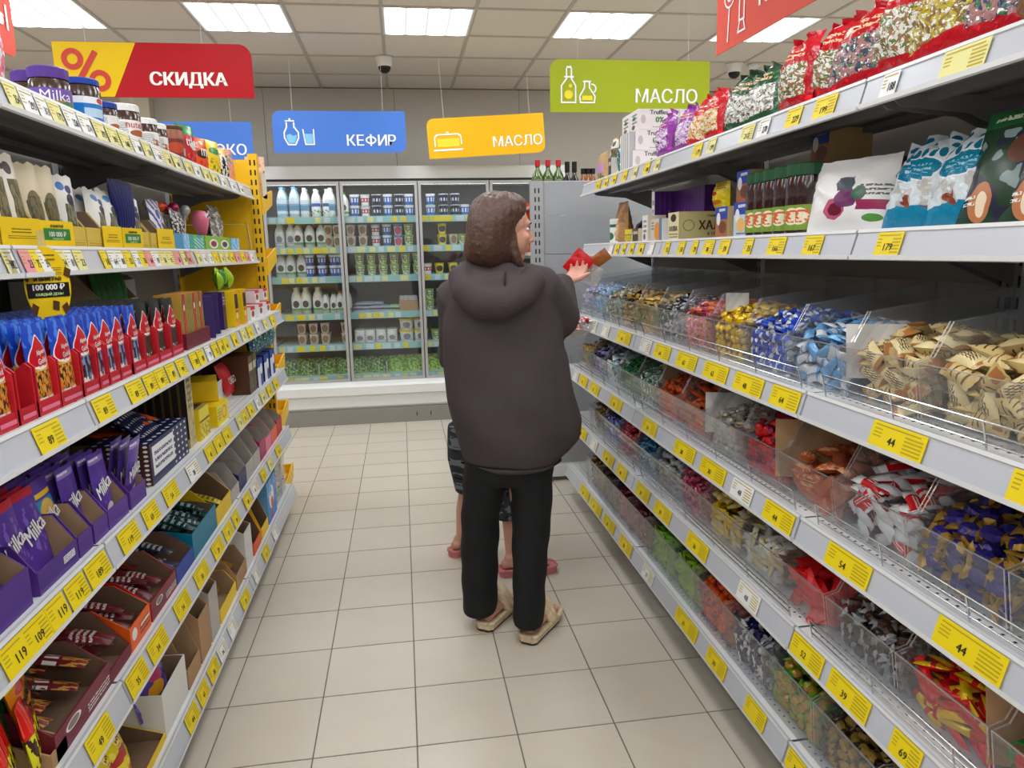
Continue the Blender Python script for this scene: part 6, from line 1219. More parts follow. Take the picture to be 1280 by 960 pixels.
# cartons left standing in some bins
for k, Yc, w_, h_, m_, lab in ((2, edges(2), .21, .15, 'kraft', 'brown cardboard carton standing in the bin of large copper sweets'), (3, edges(1), .17, .12, 'card_white', 'white cardboard sheet leaning in the bin of pale blue sweets'), (2, edges(6), .12, .17, 'card', 'cardboard divider beside the small orange sweets'), (1, edges(-1), .2, .15, 'kraft', 'brown cardboard carton in the bin of red and green sweets'), (2, edges(4), .18, .13, 'card_white', 'white cardboard sheet in the bin of silver and beige sweets'), (3, edges(4), .07, .15, 'card_white', 'small white card in the bin of yellow sweets')):
    X, z = RLEV[k]; box_kit('cardboard_sheet', 'cardboard', w_, .004, h_, m_).put(lab, (X+.022+.10, Yc+.09, z+.045), (-.25, 0, FACE['R']+1.2))

# ================================================================ dairy behind the glass doors
print_mat('d_A', (238, 240, 242), [('r', .1, .55, .9, .8, (60, 90, 170)), ('n', 0, 0, 1, .3, 5, .5, (90, 160, 90))]); print_mat('d_bl', (214, 226, 236), [('r', 0, .2, 1, .7, (120, 170, 200)), ('w', .2, .3, .8, .6, 3, (50, 80, 140))]); print_mat('d_gr', (232, 236, 230), [('r', .0, .0, 1, .2, (110, 170, 110)), ('e', .5, .55, .2, .3, (90, 80, 70))]); print_mat('d_dk', (222, 224, 222), [('e', .5, .5, .2, .3, (130, 130, 136)), ('w', .2, .1, .8, .3, 2, (90, 90, 96))])
print_mat('c_blue', (50, 100, 180), [('s', 0, .3, 1, .7, 4, .5, 'x', (235, 240, 246)), ('r', 0, .8, 1, 1, (236, 240, 246))]); print_mat('c_red', (230, 232, 234), [('r', 0, .3, 1, .7, (190, 50, 60)), ('s', 0, .4, 1, .6, 4, .5, 'x', (240, 240, 240))]); print_mat('c_navy', (30, 40, 70), [('s', 0, .35, 1, .65, 4, .5, 'x', (220, 226, 236))]); print_mat('c_green', (222, 226, 190), [('n', 0, 0, 1, 1, 5, .5, (130, 170, 80)), ('w', .2, .3, .8, .7, 2, (60, 70, 50))]); print_mat('c_brown', (224, 220, 212), [('e', .5, .5, .26, .4, (150, 120, 90)), ('r', 0, 0, 1, .15, (200, 190, 170))]); print_mat('c_pink', (226, 226, 230), [('e', .5, .4, .3, .4, (210, 80, 110)), ('r', 0, .8, 1, 1, (70, 130, 190))]); print_mat('c_yel', (244, 224, 60), [('e', .5, .5, .3, .3, (60, 60, 70))])
mat('milk', (236, 236, 230), rough=.35); mat('milkblue', (190, 212, 222), rough=.25)
BP = lambda r, h_: [(0, 0), (r, 0), (r, h_*.62), (r*.75, h_*.78), (r*.38, h_*.9), (r*.38, h_*.95), (0, h_*.95)]
def dairy(name, r, h_, m, cap, lab_m): return bottle_kit(name, BP(r, h_), m, cap, (r*.45, h_*.92, h_), lab_m, (r+.0008, h_*.12, h_*.58), n=14)
D = dict(A=dairy('milk_bottle', .038, .23, 'milk', 'p_white', 'd_A'), big=dairy('water_bottle', .042, .25, 'milkblue', 'p_sky', 'd_bl'), wh=dairy('milk_bottle', .036, .24, 'milk', 'p_white', 'd_bl'), gr=dairy('milk_bottle', .042, .2, 'milk', 'p_green', 'd_gr'), dk=dairy('milk_bottle', .04, .2, 'milk', 'p_white', 'd_dk'), cl=dairy('kefir_bottle', .042, .22, 'p_cream', 'p_cream', 'd_gr'), sg=dairy('yogurt_bottle', .03, .17, 'milk', 'p_green', 'd_gr'), so=dairy('yogurt_bottle', .03, .18, 'milk', 'p_orange', 'd_gr'))
Cc = {n_: cup_kit('yogurt_cup', .030, .038, .085, 'c_'+n_, l_) for n_, l_ in (('blue', 'p_white'), ('red', 'p_silver'), ('navy', 'p_silver'), ('green', 'p_lime'), ('brown', 'p_beige'), ('pink', 'p_sky'), ('yel', 'p_yellow'))}
Cc['tub'] = jar_kit('cream_tub', .045, .11, 'milk', 'p_white', 'd_dk', .02, neck=.95, lab=(.1, .8), n=14); Cc['bucket'] = cup_kit('sour_cream_bucket', .052, .06, .085, 'd_dk', 'p_yellow', n=16, lid=.012)
CN = dict(A='white milk bottle with a blue letter band', big='pale blue one-litre bottle', wh='slim white milk bottle', gr='white milk bottle with green cap', dk='wide milk bottle with dark round print', cl='cream kefir bottle', sg='small yogurt bottle with green cap', so='small yogurt bottle with orange cap', blue='blue and white yogurt cup', red='red and white yogurt cup', navy='navy yogurt cup', green='green and cream yogurt cup', brown='white cup with a brown oval', pink='white cup with pink fruit', yel='yellow cheese cup', tub='white round cream tub', bucket='sour cream bucket with yellow lid')
SHN = ['top', 'second', 'third', 'fourth', 'fifth', 'lowest']
def row(lv, items):
    """items: (image column start, kit key, count, pitch m, stacked)"""
    Yf = FY+.17
    for (xp, key, n, pt, st) in items:
        kt = D.get(key) or Cc[key]; x0_ = on_y(xp, 300, Yf).x; hh = {'tub': .112, 'bucket': .1}.get(key, .092)
        for i in range(n):
            x_ = x0_+i*pt
            if any(abs(x_-c_) < .05 for c_ in FX): x_ += .0
            for j in range(st): kt.put('%s on the %s fridge shelf' % (CN[key], SHN[lv]), (x_, Yf, FZ[lv]+.001+j*hh), 0, 'fridge: %s, %s shelf' % (CN[key], SHN[lv]))
            if lv < 5: kt.put('%s behind on the %s fridge shelf' % (CN[key], SHN[lv]), (x_, Yf+.11, FZ[lv]+.001), 0, 'fridge back row: %s, %s shelf' % (CN[key], SHN[lv]))
P8 = .088
row(0, [(356, 'big', 2, .098, 1), (384, 'wh', 1, P8, 1), (398, 'A', 2, .092, 1), (416, 'wh', 1, P8, 1), (432, 'gr', 1, P8, 1), (446, 'blue', 1, P8, 2), (459, 'red', 1, P8, 2), (473, 'navy', 1, P8, 2), (487, 'blue', 1, P8, 2), (501, 'navy', 1, P8, 2), (513, 'blue', 1, P8, 2), (540, 'blue', 1, P8, 2), (556, 'navy', 2, .1, 2), (582, 'blue', 2, .1, 1)])
row(1, [(350, 'dk', 2, .09, 1), (373, 'gr', 3, .095, 1), (411, 'brown', 1, P8, 2), (422, 'brown', 1, P8, 2), (439, 'brown', 2, .10, 2), (470, 'red', 1, P8, 2), (484, 'blue', 1, P8, 2), (498, 'pink', 1, P8, 2), (511, 'green', 1, P8, 2), (553, 'yel', 1, P8, 2), (567, 'brown', 1, P8, 1), (578, 'green', 2, .1, 1)])
row(2, [(349, 'gr', 1, .09, 1), (361, 'gr', 2, .09, 1), (385, 'blue', 3, .1, 2), (424, 'blue', 1, .1, 2), (448, 'green', 6, .098, 2), (533, 'red', 1, .1, 1), (548, 'yel', 2, .12, 1), (580, 'brown', 2, .1, 1)])
row(3, [(365, 'cl', 1, .1, 1), (377, 'cl', 2, .1, 1), (402, 'sg', 2, .066, 1), (420, 'so', 2, .066, 1), (534, 'green', 2, .1, 2)])
row(4, [(369, 'brown', 1, .1, 2), (384, 'brown', 2, .098, 2), (425, 'brown', 1, .1, 2), (443, 'tub', 1, .1, 1), (456, 'tub', 3, .095, 1), (503, 'bucket', 2, .125, 2), (540, 'green', 1, .1, 1)])
# flat blue-striped packets, green packets and a basket on the fourth shelf
print_mat('stripepk', (230, 234, 240), [('s', 0, 0, 1, 1, 5, .5, 'd', (40, 60, 130))]); print_mat('greenpk', (220, 234, 220), [('s', 0, 0, 1, 1, 4, .5, 'd', (90, 170, 90))])
SPK = pouch_kit('curd_packet', 'packet', .1, .13, .03, 'stripepk', nu=6, nv=6, seed=1); GPK = pouch_kit('curd_packet', 'packet', .1, .13, .03, 'greenpk', nu=6, nv=6, seed=2)
rg = random.Random(9)
for i in range(14): x_ = on_y(444+8*(i % 5), 300, FY+.2).x; SPK.put('blue-striped packet stacked on the fourth fridge shelf', (x_, FY+.13+.02*(i//5), FZ[3]+.016+.03*(i//5)), (-1.45, 0, rg.uniform(-.3, .3)), 'blue-striped packets')
for i in range(4): x_ = on_y(486+5*(i % 2), 300, FY+.2).x; GPK.put('green-striped packet stacked on the fourth fridge shelf', (x_, FY+.13, FZ[3]+.016+.03*(i//2)), (-1.45, 0, rg.uniform(-.3, .3)), 'green-striped packets')
x_ = on_y(507, 300, FY+.17).x; tray_kit('curd_basket', .16, .14, .11, .09, 'kraft', 'card', slope=.5, cat='basket').put('kraft basket of silver packets on the fourth fridge shelf', (x_, FY+.12, FZ[3]+.001), 0)
for i in range(4): pouch_kit('curd_packet', 'packet', .04, .1, .02, 'p_silver', nu=4, nv=5, seed=i).put('silver packet standing in the kraft basket', (x_-.055+.037*i, FY+.16, FZ[3]+.03), (-.1, 0, 0), 'silver packets in basket')
# bagged greens in the well
print_mat('greens', (60, 110, 50), [('n', 0, 0, 1, 1, 6, .5, (130, 180, 80)), ('n', 0, 0, 1, 1, 9, .58, (210, 220, 190))], rough=.2); print_mat('greens2', (130, 190, 60), [('n', 0, 0, 1, 1, 6, .5, (190, 220, 120)), ('n', 0, 0, 1, 1, 9, .6, (60, 120, 40))], rough=.2)
for i, xp in enumerate(list(range(362, 610, 11))):
    G = pouch_kit('salad_bag', 'bag', .14, .17, .07, 'greens2' if 486 < xp else 'greens', seed=i % 4, nu=8, nv=8); p_ = on_y(xp, 460, FY+.2)
    G.put('pale green salad bag in the fridge well' if 486 < xp else 'dark green salad bag in the fridge well', (p_.x, FY+.14+.05*(i % 2), FZ[5]+.001), (-.5, 0, rg.uniform(-.3, .3)), 'pale salad bags' if 486 < xp else 'dark salad bags')
for i, xp in enumerate((399, 484)): p_ = on_y(xp, 465, FY+.12); tag(obj('well_divider', MB().box(p_.x-.003, p_.x+.003, FY+.1, 6.9, FZ[5], FZ[5]+.1, 'fridge_shelf')), ('white divider among the dark salad bags in the fridge well', 'white divider between dark and pale salad bags')[i], 'divider')

# ================================================================ people
mat('skin', (214, 158, 138), rough=.5, nscale=40, namp=.03); mat('hair', (84, 58, 48), rough=.38, nscale=14, namp=.28, bump=.6, bscale=60, stretch=(14, 14, 1)); mat('hoodie', (73, 63, 66), rough=.95, nscale=60, namp=.07, bump=.15, bscale=300); mat('trousers', (17, 19, 23), rough=.9, bump=.1, bscale=200)
mat('sandal', (226, 205, 172), rough=.6, nscale=55, namp=.4); mat('sole_dark', (70, 50, 40), rough=.8); mat('slipper', (206, 122, 128), rough=.6); mat('lip', (176, 92, 88), rough=.45); mat('eye_white', (235, 232, 228), rough=.2); mat('brow', (60, 42, 36), rough=.8); mat('fold_shade', (34, 30, 32), rough=.9)
print_mat('shorts', (52, 56, 62), [('n', 0, 0, 1, 1, 18, .55, (120, 126, 134)), ('n', 0, 0, 1, 1, 30, .6, (20, 22, 26))], rough=.9); mat('tshirt', (70, 74, 84), rough=.9)
def W(x, y, Y): return on_y(x, y, Y)
LAT = Vector((math.cos(CYAW), -math.sin(CYAW), 0)); DEP = Vector((math.sin(CYAW), math.cos(CYAW), 0)); UP = Vector((0, 0, 1))
def loft(mb, rings, m, n=20):
    """closed skin through elliptical rings: (centre, axis a, axis b)"""
    b = len(mb.v); k = mb.mi(m)
    for c, a, d in rings:
        for i in range(n): g = 2*PI*i/n; mb.v.append(tuple(c+a*math.cos(g)+d*math.sin(g)))
    for j in range(len(rings)-1):
        for i in range(n): i2 = (i+1) % n; mb.f.append((b+j*n+i, b+j*n+i2, b+(j+1)*n+i2, b+(j+1)*n+i)); mb.m.append(k); mb.uv.append([(i/n*4, j/4), ((i+1)/n*4, j/4), ((i+1)/n*4, (j+1)/4), (i/n*4, (j+1)/4)])
    e = b+(len(rings)-1)*n
    mb.f.append(tuple(range(b, b+n))[::-1]); mb.m.append(k); mb.uv.append([(0, 0)]*n); mb.f.append(tuple(range(e, e+n))); mb.m.append(k); mb.uv.append([(0, 0)]*n)
def blob(mb, c, r, m, R=None, n=14):
    """ellipsoid"""
    R = R or Matrix.Identity(3); c = Vector(c); pr = []
    for j in range(n//2+1): a = -PI/2+PI*j/(n//2); pr.append((math.cos(a), math.sin(a)))
    b = len(mb.v); k = mb.mi(m)
    for (q, z) in pr:
        for i in range(n): g = 2*PI*i/n; mb.v.append(tuple(c+R @ Vector((r[0]*q*math.cos(g), r[1]*q*math.sin(g), r[2]*z))))
    for j in range(len(pr)-1):
        for i in range(n): i2 = (i+1) % n; mb.f.append((b+j*n+i, b+j*n+i2, b+(j+1)*n+i2, b+(j+1)*n+i)); mb.m.append(k); mb.uv.append([(0, 0)]*4)
def fuse(name, mb, m, vox, smooth=4, fac=.5, fold=None):
    """melt overlapping volumes into one continuous surface"""
    me = mb.mesh(name, weld=True); o = bpy.data.objects.new(name, me); COL.objects.link(o)
    r = o.modifiers.new('r', 'REMESH'); r.mode = 'VOXEL'; r.voxel_size = vox
    s = o.modifiers.new('s', 'SMOOTH'); s.iterations = smooth; s.factor = fac
    bpy.context.view_layer.update()
    nm = bpy.data.meshes.new_from_object(o.evaluated_get(bpy.context.evaluated_depsgraph_get())); bpy.data.objects.remove(o); bpy.data.meshes.remove(me)
    nm.name = name; nm.materials.clear(); nm.materials.append(MATS[m])
    if fold:
        co = np.empty(len(nm.vertices)*3); no = np.empty(len(nm.vertices)*3); nm.vertices.foreach_get('co', co); nm.vertices.foreach_get('normal', no)
        co = co.reshape(-1, 3); no = no.reshape(-1, 3); co += no*fold(co)[:, None]; nm.vertices.foreach_set('co', co.ravel())
    nm.polygons.foreach_set('use_smooth', [True]*len(nm.polygons)); nm.polygons.foreach_set('material_index', [0]*len(nm.polygons)); nm.update(); return nm
def hand(mb, wrist, d, nrm, side, m='skin', curl=(.3, .35, .3), s=1.0, spread=.12, thumb_curl=.3):
    """palm and five jointed fingers. d: towards the fingers, nrm: out of the palm, side: towards the thumb"""
    d = d.normalized(); nrm = (nrm-d*nrm.dot(d)).normalized(); sd = d.cross(nrm); sd = sd if sd.dot(side) > 0 else -sd
    loft(mb, [(wrist-d*.03*s, sd*.026*s, nrm*.019*s), (wrist+d*.005*s, sd*.027*s, nrm*.018*s), (wrist+d*.035*s, sd*.038*s, nrm*.017*s), (wrist+d*.07*s, sd*.041*s, nrm*.015*s), (wrist+d*.092*s, sd*.036*s, nrm*.011*s)], m, 14)
    for i, (o, ln, r) in enumerate(((.029, .070, .0086), (.010, .079, .0090), (-.010, .074, .0086), (-.028, .058, .0076))):
        p = wrist+d*(.085-.004*abs(i-1.2))*s+sd*o*s; v = (d+sd*spread*(1.2-i)*.5).normalized(); pts = [p-v*.012*s, p]; a = 0
        for q, f in enumerate((.42, .32, .26)):
            a += curl[q]*(1+.08*i); vv = v*math.cos(a)+nrm*math.sin(a); pts.append(pts[-1]+vv*ln*f*s)
        mb.tube(pts, [r*1.05*s, r*1.05*s, r*.98*s, r*.9*s, r*.62*s], m, 8)
    p = wrist+d*.025*s+sd*.026*s; v = (d*.62+sd*.7+nrm*.25).normalized(); pts = [p-v*.015*s, p, p+v*.034*s]; vv = (v*math.cos(thumb_curl)+(d*.8+nrm*.5).normalized()*math.sin(thumb_curl)).normalized(); pts += [pts[-1]+vv*.028*s, pts[-1]+vv*.048*s]
    mb.tube(pts, [.013*s, .0125*s, .0105*s, .0095*s, .006*s], m, 8)
def head_mb(mb, c, R, s=1.0, m='skin'):
    """R columns: right, forward, up"""
    P = lambda x, y, z: Vector(c)+R @ Vector((x*s, y*s, z*s))
    blob(mb, P(0, -.012, .035), (.073*s, .090*s, .083*s), m, R, 18); blob(mb, P(0, .028, -.028), (.057*s, .058*s, .075*s), m, R, 18); blob(mb, P(0, .050, -.088), (.030*s, .028*s, .024*s), m, R)
    blob(mb, P(0, .068, .028), (.048*s, .020*s, .018*s), m, R)
    loft(mb, [(P(0, .078, .020), R @ Vector((.008*s, 0, 0)), R @ Vector((0, .008*s, 0))), (P(0, .090, -.004), R @ Vector((.010*s, 0, 0)), R @ Vector((0, .012*s, 0))), (P(0, .103, -.026), R @ Vector((.014*s, 0, 0)), R @ Vector((0, .013*s, 0))), (P(0, .092, -.036), R @ Vector((.015*s, 0, 0)), R @ Vector((0, .012*s, 0)))], m, 12)
    for sx in (-1, 1):
        blob(mb, P(sx*.034, .062, -.020), (.020*s, .018*s, .018*s), m, R); blob(mb, P(sx*.068, -.010, -.012), (.009*s, .018*s, .028*s), m, R)
    blob(mb, P(0, .083, -.052), (.021*s, .012*s, .007*s), m, R); blob(mb, P(0, .080, -.064), (.019*s, .012*s, .008*s), m, R)
def face_parts(t, c, R, s=1.0):
    P = lambda x, y, z: Vector(c)+R @ Vector((x*s, y*s, z*s))
    for sx in (-1, 1):
        e = MB(); blob(e, P(sx*.031, .0695, .008), (.0125*s, .0085*s, .0065*s), 'eye_white', R, 12); eo = obj('eye', e.mesh('eye', smooth=True), t)
        i_ = MB(); blob(i_, P(sx*.031, .0765, .008), (.0058*s, .0026*s, .0058*s), 'p_brown', R, 10); obj('iris', i_.mesh('iris', smooth=True), eo)
        b_ = MB().tube([P(sx*.014, .083, .026), P(sx*.030, .084, .031), P(sx*.048, .071, .026)], [.002*s, .003*s, .0015*s], 'brow', 6); obj('eyebrow', b_, t)
        l_ = MB().tube([P(sx*.019, .076, .0125), P(sx*.031, .080, .0155), P(sx*.044, .072, .0115)], .0018*s, 'brow', 5); obj('eyelash', l_, t)
    m_ = MB(); blob(m_, P(0, .088, -.0535), (.018*s, .0065*s, .0040*s), 'lip', R, 12); blob(m_, P(0, .0865, -.0620), (.016*s, .007*s, .0048*s), 'lip', R, 12); obj('lips', m_.mesh('lips', smooth=True), t)
def basis(a, tilt=0.0):
    """right, forward, up for a heading a (clockwise from +Y) and a nod"""
    f = Vector((math.sin(a), math.cos(a), 0)); r = Vector((math.cos(a), -math.sin(a), 0)); f2 = f*math.cos(tilt)-UP*math.sin(tilt); u = r.cross(f2)
    return Matrix((r, f2, u)).transposed()
def vnoise(co, fx, fy, fz, ph): return np.sin(co[:, 0]*fx+ph)*np.sin(co[:, 1]*fy+ph*1.7)*np.sin(co[:, 2]*fz+ph*.6)

# ---- the woman in the hoodie
wp = thing('person', 'person in a dark grey hoodie and black trousers holding sweets', 'person', (.345, 2.52, 0)); inv = Matrix.Translation((-.345, -2.52, 0))
def child(name, me, par=None):
    me = me.mesh(name) if isinstance(me, MB) else me
    me.transform(inv); return obj(name, me, par or wp)
YB = 2.52
heelL, heelR = on_z(606, 779, .03), on_z(660, 795, .03); toeL, toeR = on_z(640, 742, .03), on_z(688, 762, .03)
dL = (toeL-heelL); dL.z = 0; dL.normalize(); dR = (toeR-heelR); dR.z = 0; dR.normalize(); FT = .235
ankL, ankR = heelL+dL*.042, heelR+dR*.042
hipL, hipR = W(610, 545, YB), W(660, 548, YB-.02)
sk = MB()
hc = W(632, 288, 2.50); HR = basis(1.36, .08); head_mb(sk, hc, HR, .96)
neck0 = W(628, 345, 2.50)
loft(sk, [(neck0-UP*.05, LAT*.07, DEP*.06), (neck0, LAT*.055, DEP*.055), (hc-UP*.06-HR.col[1]*.02, LAT*.05, DEP*.052), (hc, LAT*.045, DEP*.045)], 'skin')
loft(sk, [(W(632, 575, YB)-UP*.04, LAT*.13, DEP*.10), (W(632, 540, YB), LAT*.15, DEP*.11), (W(632, 470, YB), LAT*.12, DEP*.09), (W(630, 390, 2.5), LAT*.15, DEP*.09), (W(629, 352, 2.5), LAT*.11, DEP*.07), (neck0, LAT*.05, DEP*.05)], 'skin')
for hip, ank, heel, d in ((hipL, ankL, heelL, dL), (hipR, ankR, heelR, dR)):
    kn = (W(603, 680, 2.575) if hip is hipL else W(661, 685, 2.50)); a3 = Vector((d.y, -d.x, 0))
    A = lambda c, r, q=1.0: (c, LAT*r, DEP*r*q)
    loft(sk, [A(hip+UP*.02, .085), A(hip*.6+kn*.4, .075), A(kn, .046), A(kn*.62+ank*.38, .046), A(kn*.25+ank*.75+UP*.02, .034), (Vector((ank.x, ank.y, .10)), a3*.031, d*.036), (Vector((ank.x, ank.y, .055)), a3*.030, d*.042)], 'skin', 16)
    g0 = Vector((heel.x, heel.y, 0))
    loft(sk, [(g0+d*.002+UP*.055, a3*.014, UP*.016), (g0+d*.015+UP*.055, a3*.028, UP*.026), (g0+d*.06+UP*.062, a3*.033, UP*.032), (g0+d*.12+UP*.058, a3*.037, UP*.026), (g0+d*.17+UP*.048, a3*.041, UP*.016), (g0+d*.20+UP*.045, a3*.038, UP*.012)], 'skin', 14)
    for i in range(5):
        o_ = (-.030+.015*i); p0 = g0+d*.19+a3*o_+UP*.045; sk.tube([p0, p0+d*(.022+.004*(2-abs(i-1.5))), p0+d*(.034+.004*(2-abs(i-1.5)))-UP*.004], [.0085, .009, .006], 'skin', 8)
# arms: right one bent up towards the shelf, left one across the front with the bag
shR, elR, wrR = W(672, 362, 2.50), W(700, 400, 2.60), W(702, 352, 2.74); shL, elL, wrL = W(575, 372, 2.54), W(574, 452, 2.70), W(700, 414, 2.84)
for a_, b_, c_ in ((shR, elR, wrR), (shL, elL, wrL)):
    for p0, p1, r0, r1 in ((a_, b_, .05, .042), (b_, c_, .042, .027)): sk.tube([p0, p0*.6+p1*.4, p1], [r0, (r0+r1)/2, r1], 'skin', 12)
hdR = (W(738, 338, 2.86)-wrR).normalized(); hand(sk, wrR, hdR, UP*.9-DEP*.2, -DEP+UP*.2, curl=(.45, .55, .45), thumb_curl=.5)
hdL = (W(735, 408, 2.95)-wrL).normalized(); hand(sk, wrL, hdL, UP, -DEP, curl=(.35, .45, .4))
child('body', fuse('body', sk, 'skin', .0055, 3, .5)); face_parts(wp, hc, HR, .96)
for ch in list(wp.children):
    if ch.name.split('.')[0] in ('eye', 'eyebrow', 'eyelash', 'lips'):
        ch.data.transform(inv)
        for g_ in ch.children: g_.data.transform(inv)
# hair: smooth bob falling to the shoulders, face left free
hr = MB()
def hring(y, xl, xr, Yc, dd): c0, c1 = W(xl, y, Yc), W(xr, y, Yc); return ((c0+c1)/2, (c1-c0)/2, DEP*dd)
loft(hr, [hring(240, 611, 636, 2.50, .035), hring(243, 601, 648, 2.50, .068), hring(251, 591, 657, 2.50, .094), hring(264, 586, 658, 2.495, .110), hring(278, 583, 652, 2.49, .113), hring(292, 582, 645, 2.485, .108), hring(306, 580, 642, 2.48, .098), hring(318, 579, 641, 2.475, .080), hring(328, 582, 638, 2.47, .055), hring(334, 592, 630, 2.465, .03)], 'hair', 28)
# lock falling beside the cheek towards the chest
loft(hr, [hring(290, 636, 646, 2.455, .022), hring(306, 636, 648, 2.45, .026), hring(322, 638, 653, 2.45, .026), hring(334, 644, 656, 2.45, .016)], 'hair', 12)
def strands(co):
    ax = (co[:, :2]-np.array([hc.x, hc.y])) @ np.array([LAT.x, LAT.y]); an = np.arctan2(co[:, 1]-hc.y, co[:, 0]-hc.x)
    return .0010*np.sin(an*31+np.sin(co[:, 2]*18)*1.5)+.0007*np.sin(an*67+co[:, 2]*25)+.002*np.sin(an*7+co[:, 2]*8)
child('hair', fuse('hair', hr, 'hair', .006, 4, .5, strands))
# hoodie
hd = MB()
def bring(y, xl, xr, Yc, dd): c0, c1 = W(xl, y, Yc), W(xr, y, Yc); return ((c0+c1)/2, (c1-c0)/2, DEP*dd)
loft(hd, [bring(577, 586, 690, YB, .125), bring(572, 580, 702, YB, .15), bring(558, 574, 716, YB, .165), bring(535, 567, 722, YB, .175), bring(500, 559, 716, YB, .178), bring(455, 553, 708, YB, .17), bring(410, 553, 703, 2.51, .155), bring(375, 560, 698, 2.50, .13), bring(352, 574, 684, 2.50, .105), bring(338, 592, 668, 2.50, .08), bring(328, 604, 656, 2.50, .06)], 'hoodie', 32)
def sleeve(pts, rr): hd.tube(pts, rr, 'hoodie', 16)
mid = lambda a, b, t: a*(1-t)+b*t
sleeve([W(655, 360, 2.50), shR, mid(shR, elR, .5)+UP*.005, elR, elR+(wrR-elR)*.18+DEP*.0], [.085, .088, .084, .080, .074]); sleeve([elR, mid(elR, wrR, .4), mid(elR, wrR, .8), mid(elR, wrR, .97)], [.074, .064, .054, .046])
sleeve([W(600, 365, 2.50), shL, mid(shL, elL, .5), elL], [.085, .086, .080, .074]); sleeve([elL, mid(elL, wrL, .5), mid(elL, wrL, .93)], [.072, .060, .046])
# flank of cloth hanging out over the right hip
loft(hd, [bring(565, 690, 712, YB, .05), bring(545, 688, 724, YB, .09), bring(522, 684, 727, YB, .10), bring(480, 680, 716, YB, .10), bring(440, 676, 708, YB, .09)], 'hoodie', 18)
# the hood lying on the back: a thick roll round the neck and a pouch below
roll = [W(664, 338, 2.44), W(668, 350, 2.40), W(655, 368, 2.355), W(630, 380, 2.335), W(602, 378, 2.345), W(580, 362, 2.38), W(574, 346, 2.42), W(586, 334, 2.47)]
hd.tube(roll, [.030, .042, .05, .054, .054, .048, .042, .032], 'hoodie', 14)
blob(hd, W(618, 362, 2.40), (.13, .075, .055), 'hoodie', basis(.15, 0), 18)
loft(hd, [(W(600, 330, 2.46), LAT*.03, DEP*.02), (W(585, 345, 2.42), LAT*.05, DEP*.03), (W(582, 362, 2.40), LAT*.05, DEP*.03)], 'hoodie', 12)
def cloth(co): return .006*vnoise(co, 9, 7, 14, .6)+.005*np.sin((co[:, 2]*1.0+co[:, 0]*.9)*24+1.0)*np.clip((1.15-co[:, 2])*2.2, 0, 1)+.0022*vnoise(co, 26, 20, 30, 2.1)
ho = child('hoodie', fuse('hoodie', hd, 'hoodie', .009, 7, .5, cloth))
hem = MB(); rg_ = [bring(573.5, 582.5, 702, YB, .150), bring(579.5, 586, 693, YB, .137)]
loft(hem, [rg_[0], rg_[1]], 'hoodie', 40); child('hem_band', hem.mesh('hem_band', smooth=True), ho)
cd = MB(); cd.tube([W(632, 340, 2.36), W(631, 352, 2.33), W(632, 362, 2.325)], .0035, 'fold_shade', 6); child('hood_fold_shade', cd, ho)  # dark strip standing in for the shade in the hood's middle fold
cu = MB(); cu.tube([mid(elR, wrR, .82), mid(elR, wrR, 1.0)], [.049, .043], 'hoodie', 18); child('cuff', cu.mesh('cuff', smooth=True), ho)
cu = MB(); cu.tube([mid(elL, wrL, .85), mid(elL, wrL, 1.0)], [.048, .042], 'hoodie', 18); child('cuff', cu.mesh('cuff', smooth=True), ho)
# trousers: wide straight legs
tr = MB()
loft(tr, [bring(540, 588, 694, YB, .13), bring(575, 580, 693, YB, .135), bring(590, 579, 692, YB, .125), bring(600, 582, 690, YB, .10)], 'trousers', 24)
def tring(y, xl, xr, Yc, dd): return bring(y, xl, xr, Yc, dd)
loft(tr, [tring(575, 580, 634, YB+.01, .12), tring(604, 579, 633, YB+.02, .115), tring(640, 577, 625, 2.55, .10), tring(690, 576, 623, 2.575, .09), tring(735, 577, 623, 2.60, .085), tring(757, 578, 622, 2.61, .085), tring(763, 579, 621, 2.61, .083)], 'trousers', 20)
loft(tr, [tring(575, 633, 692, YB, .12), tring(604, 635, 691, YB, .115), tring(640, 639, 690, YB, .10), tring(690, 640, 685, 2.50, .09), tring(735, 641, 682, 2.49, .085), tring(769, 641, 681, 2.485, .085), tring(777, 642, 680, 2.485, .083)], 'trousers', 20)
child('trousers', fuse('trousers', tr, 'trousers', .008, 4, .5, lambda co: .004*vnoise(co, 16, 12, 9, .9)+.0018*np.sin(co[:, 2]*45+co[:, 0]*30)))
